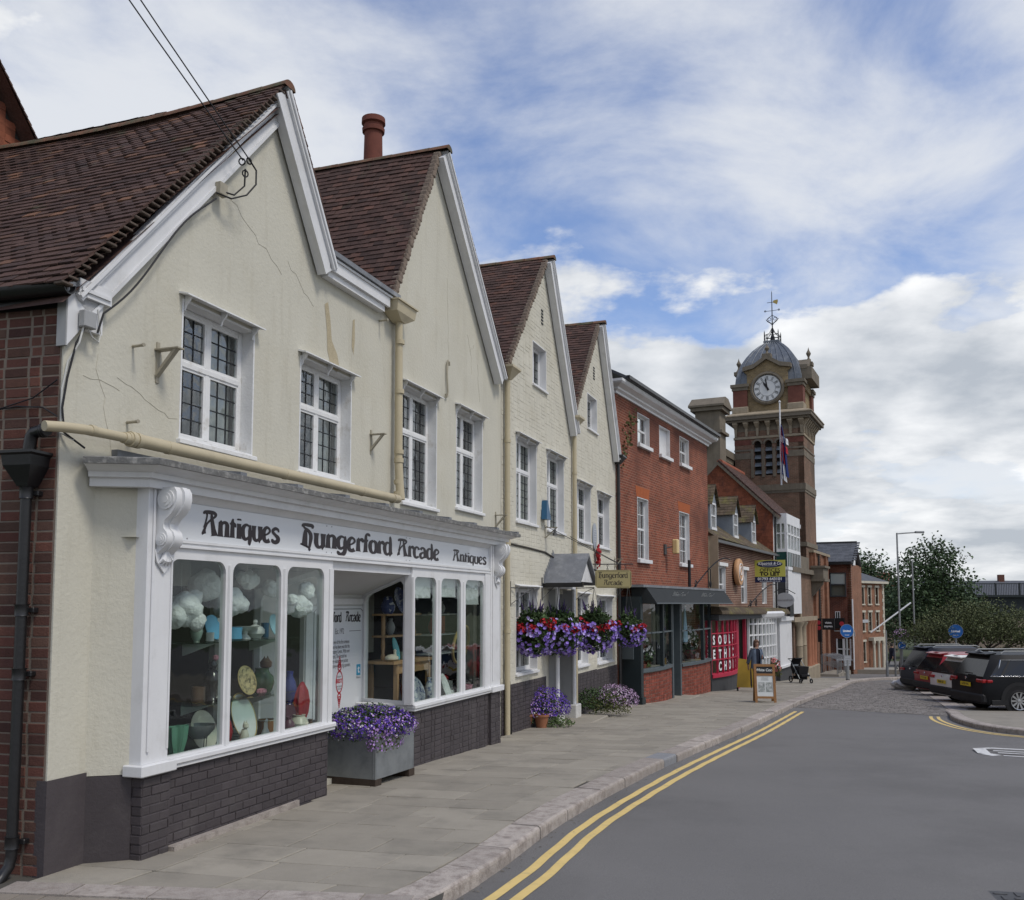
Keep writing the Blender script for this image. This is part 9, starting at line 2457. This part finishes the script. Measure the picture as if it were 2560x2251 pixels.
goods('vase','slim coral vase at the left of the third light','vase',2.42,.24,1.02,VASE(.26,.05),'china_coral');goods('plinth_block','narrow dark block under the coral vase','plinth',2.42,.24,G_,[(.07,0),(.07,.357),(0,.357)],'china_black',4)
goods('pot','ribbed white round pot on the sill of the third light','pot',2.62,.13,G_+.06,[(.05,0),(.09,.03),(.105,.08),(.08,.13),(.06,.15),(.07,.17),(.05,.17),(0,.1)],'china_ivory',scal=.02)
goods('jug','dark red lustre jug left of the ribbed white pot','jug',2.42,.13,G_+.03,VASE(.2,.07),'china_plum')
goods('candle_lamp','small patterned chamber candlestick at the right end of the window','candlestick',2.82,.11,G_+.06,[(.08,0),(.085,.015),(.03,.03),(.02,.08),(.03,.1),(0,.1)],'china_brown')
# right-hand window: pine shelves, table and china
ts=FS.thing('pine_shelves','pine shelf unit standing on the table in the right window','shelves',6.3,.75,1.29)
for x_ in(-.5,.5):MB().lathe([(.03,0),(.035,.05),(.022,.1),(.03,.2),(.024,.33),(.03,.36),(.03,.66)],10,Matrix.Translation((x_,0,0))).build('post','pine',ts)
for z in(.33,.64):MB().box(-.62,.55,-.12,.12,z,z+.025).build('shelf','pine',ts)
tt=FS.thing('pine_table','pine side table holding the shelf unit in the right window','table',6.35,.72,.645)
MB().box(-.75,.62,-.25,.25,.60,.64).build('top','pine',tt);MB().box(-.62,.52,-.22,-.19,.46,.6).build('apron','pine',tt)
for x_ in(-.58,.5):
    for y_ in(-.2,.2):MB().box(x_-.03,x_+.03,y_-.03,y_+.03,0,.6).build('leg','pine',tt)
goods('plate','dark blue and white delft plate on top of the pine shelves','plate',6.25,.72,1.955+.19,PLATE(.2),'china_delft',28,up);goods('ginger_jar','blue and white ginger jar at the left on the pine shelves','jar',5.92,.74,1.955,[(.07,0),(.1,.05),(.11,.12),(.08,.18),(.07,.2),(.08,.21),(.05,.25),(0,.26)],'china_delft')
goods('platter','large blue and white willow platter leaning under the pine table','platter',6.0,.36,.645+.2,PLATE(.30),'china_willow',30,R_(70),sy=.75)
goods('plate','turquoise plate standing on the pine table','plate',5.98,.66,1.285+.16,PLATE(.17),'china_teal',28,up,sx=.5);goods('mug','white and green picture mug on the pine table','mug',6.22,.62,1.285,CYL(.11,.06),'china_sage');goods('beaker','pale green glass beaker right of the picture mug','glass',6.40,.62,1.285,CYL(.15,.055),'china_jade')
hn=goods('hen_dish','speckled china hen dish at the left end of the pine table','dish',5.74,.58,1.285,[(.05,0),(.09,.03),(.09,.06),(.05,.09),(0,.1)],'china_ivory',sx=1.4);MB().lathe([(.03,0),(.02,.06),(.025,.09),(0,.11)],8,Matrix.Translation((.1,0,.06))).build('neck','china_ivory',hn,smooth=True)
goods('vase','cream vase with dark flowers under the pine table','vase',6.55,.36,.645,VASE(.36,.075),'china_willow');goods('vase','cream flared vase beside the flowered vase','vase',6.72,.36,.645,CYL(.30,.065),'china_ivory')
goods('plate','pale green oval plate leaning in the second right-hand light','platter',6.62,.14,.645+.2,PLATE(.21),'china_white',28,R_(70),sx=.55,sy=1.05);goods('pot','ribbed white pot beside the pale oval plate','pot',6.95,.2,.645,[(.06,0),(.085,.05),(.09,.1),(.07,.15),(.06,.15),(0,.08)],'china_white',scal=.03)
goods('copper_kettle','copper kettle on the shelf behind the first right-hand light','kettle',6.66,.74,1.62,[(.08,0),(.1,.05),(.09,.11),(.04,.15),(.015,.18),(0,.19)],'china_amber');goods('decanter','clear grey decanter on the middle pine shelf','decanter',6.05,.76,1.646,VASE(.24,.07),'china_grey')
t=FS.thing('wall_shelf','white glass-fronted wall shelf behind the second right-hand light','shelf',7.6,.7,1.3)
for z in(0,.30,.62):MB().box(-.55,.55,-.14,.14,z,z+.02).build('shelf','shelf_white',t)
goods('vase','ruby red glass vase at the left of the wall shelf','vase',7.35,.68,1.62,VASE(.26,.07),'china_red');goods('vase','ruby red ribbed vase at the right of the wall shelf','vase',7.72,.68,1.62,CYL(.28,.06),'china_coral',scal=.06);goods('decanter','tall clear decanter on top of the wall shelf','decanter',7.45,.7,1.94,VASE(.26,.06),'china_grey');goods('decanter','squat clear decanter on top of the wall shelf','decanter',7.75,.7,1.94,VASE(.2,.07),'china_white')
fr_=FS.thing('gilt_mirror','round gilt mirror frame leaning in the last right-hand light','mirror',7.75,.35,1.45);k=MB();torus(k,(0,0,0),(0,1,.2),.3,.025,32,8);k.build('ring','china_gold',fr_,smooth=True)
goods('model_car','red toy car on the display floor of the right window','toy',7.3,.5,.9,[(.0,0),(.09,.0),(.1,.04),(.06,.08),(0,.09)],'china_red',12,sx=2.2);goods('box','low dark display block under the red toy car','plinth',7.3,.5,.645,[(.2,0),(.2,.253),(0,.253)],'china_grey',4)
goods('basin','pale basin at the foot of the last right-hand light','bowl',7.55,.2,.645,BOWL(.18,.13),'china_pink');goods('jug','dark jug behind the pale basin in the last light','jug',7.85,.35,.645,VASE(.4,.1),'china_black')
bpy.data.scenes.remove(SCRATCH)
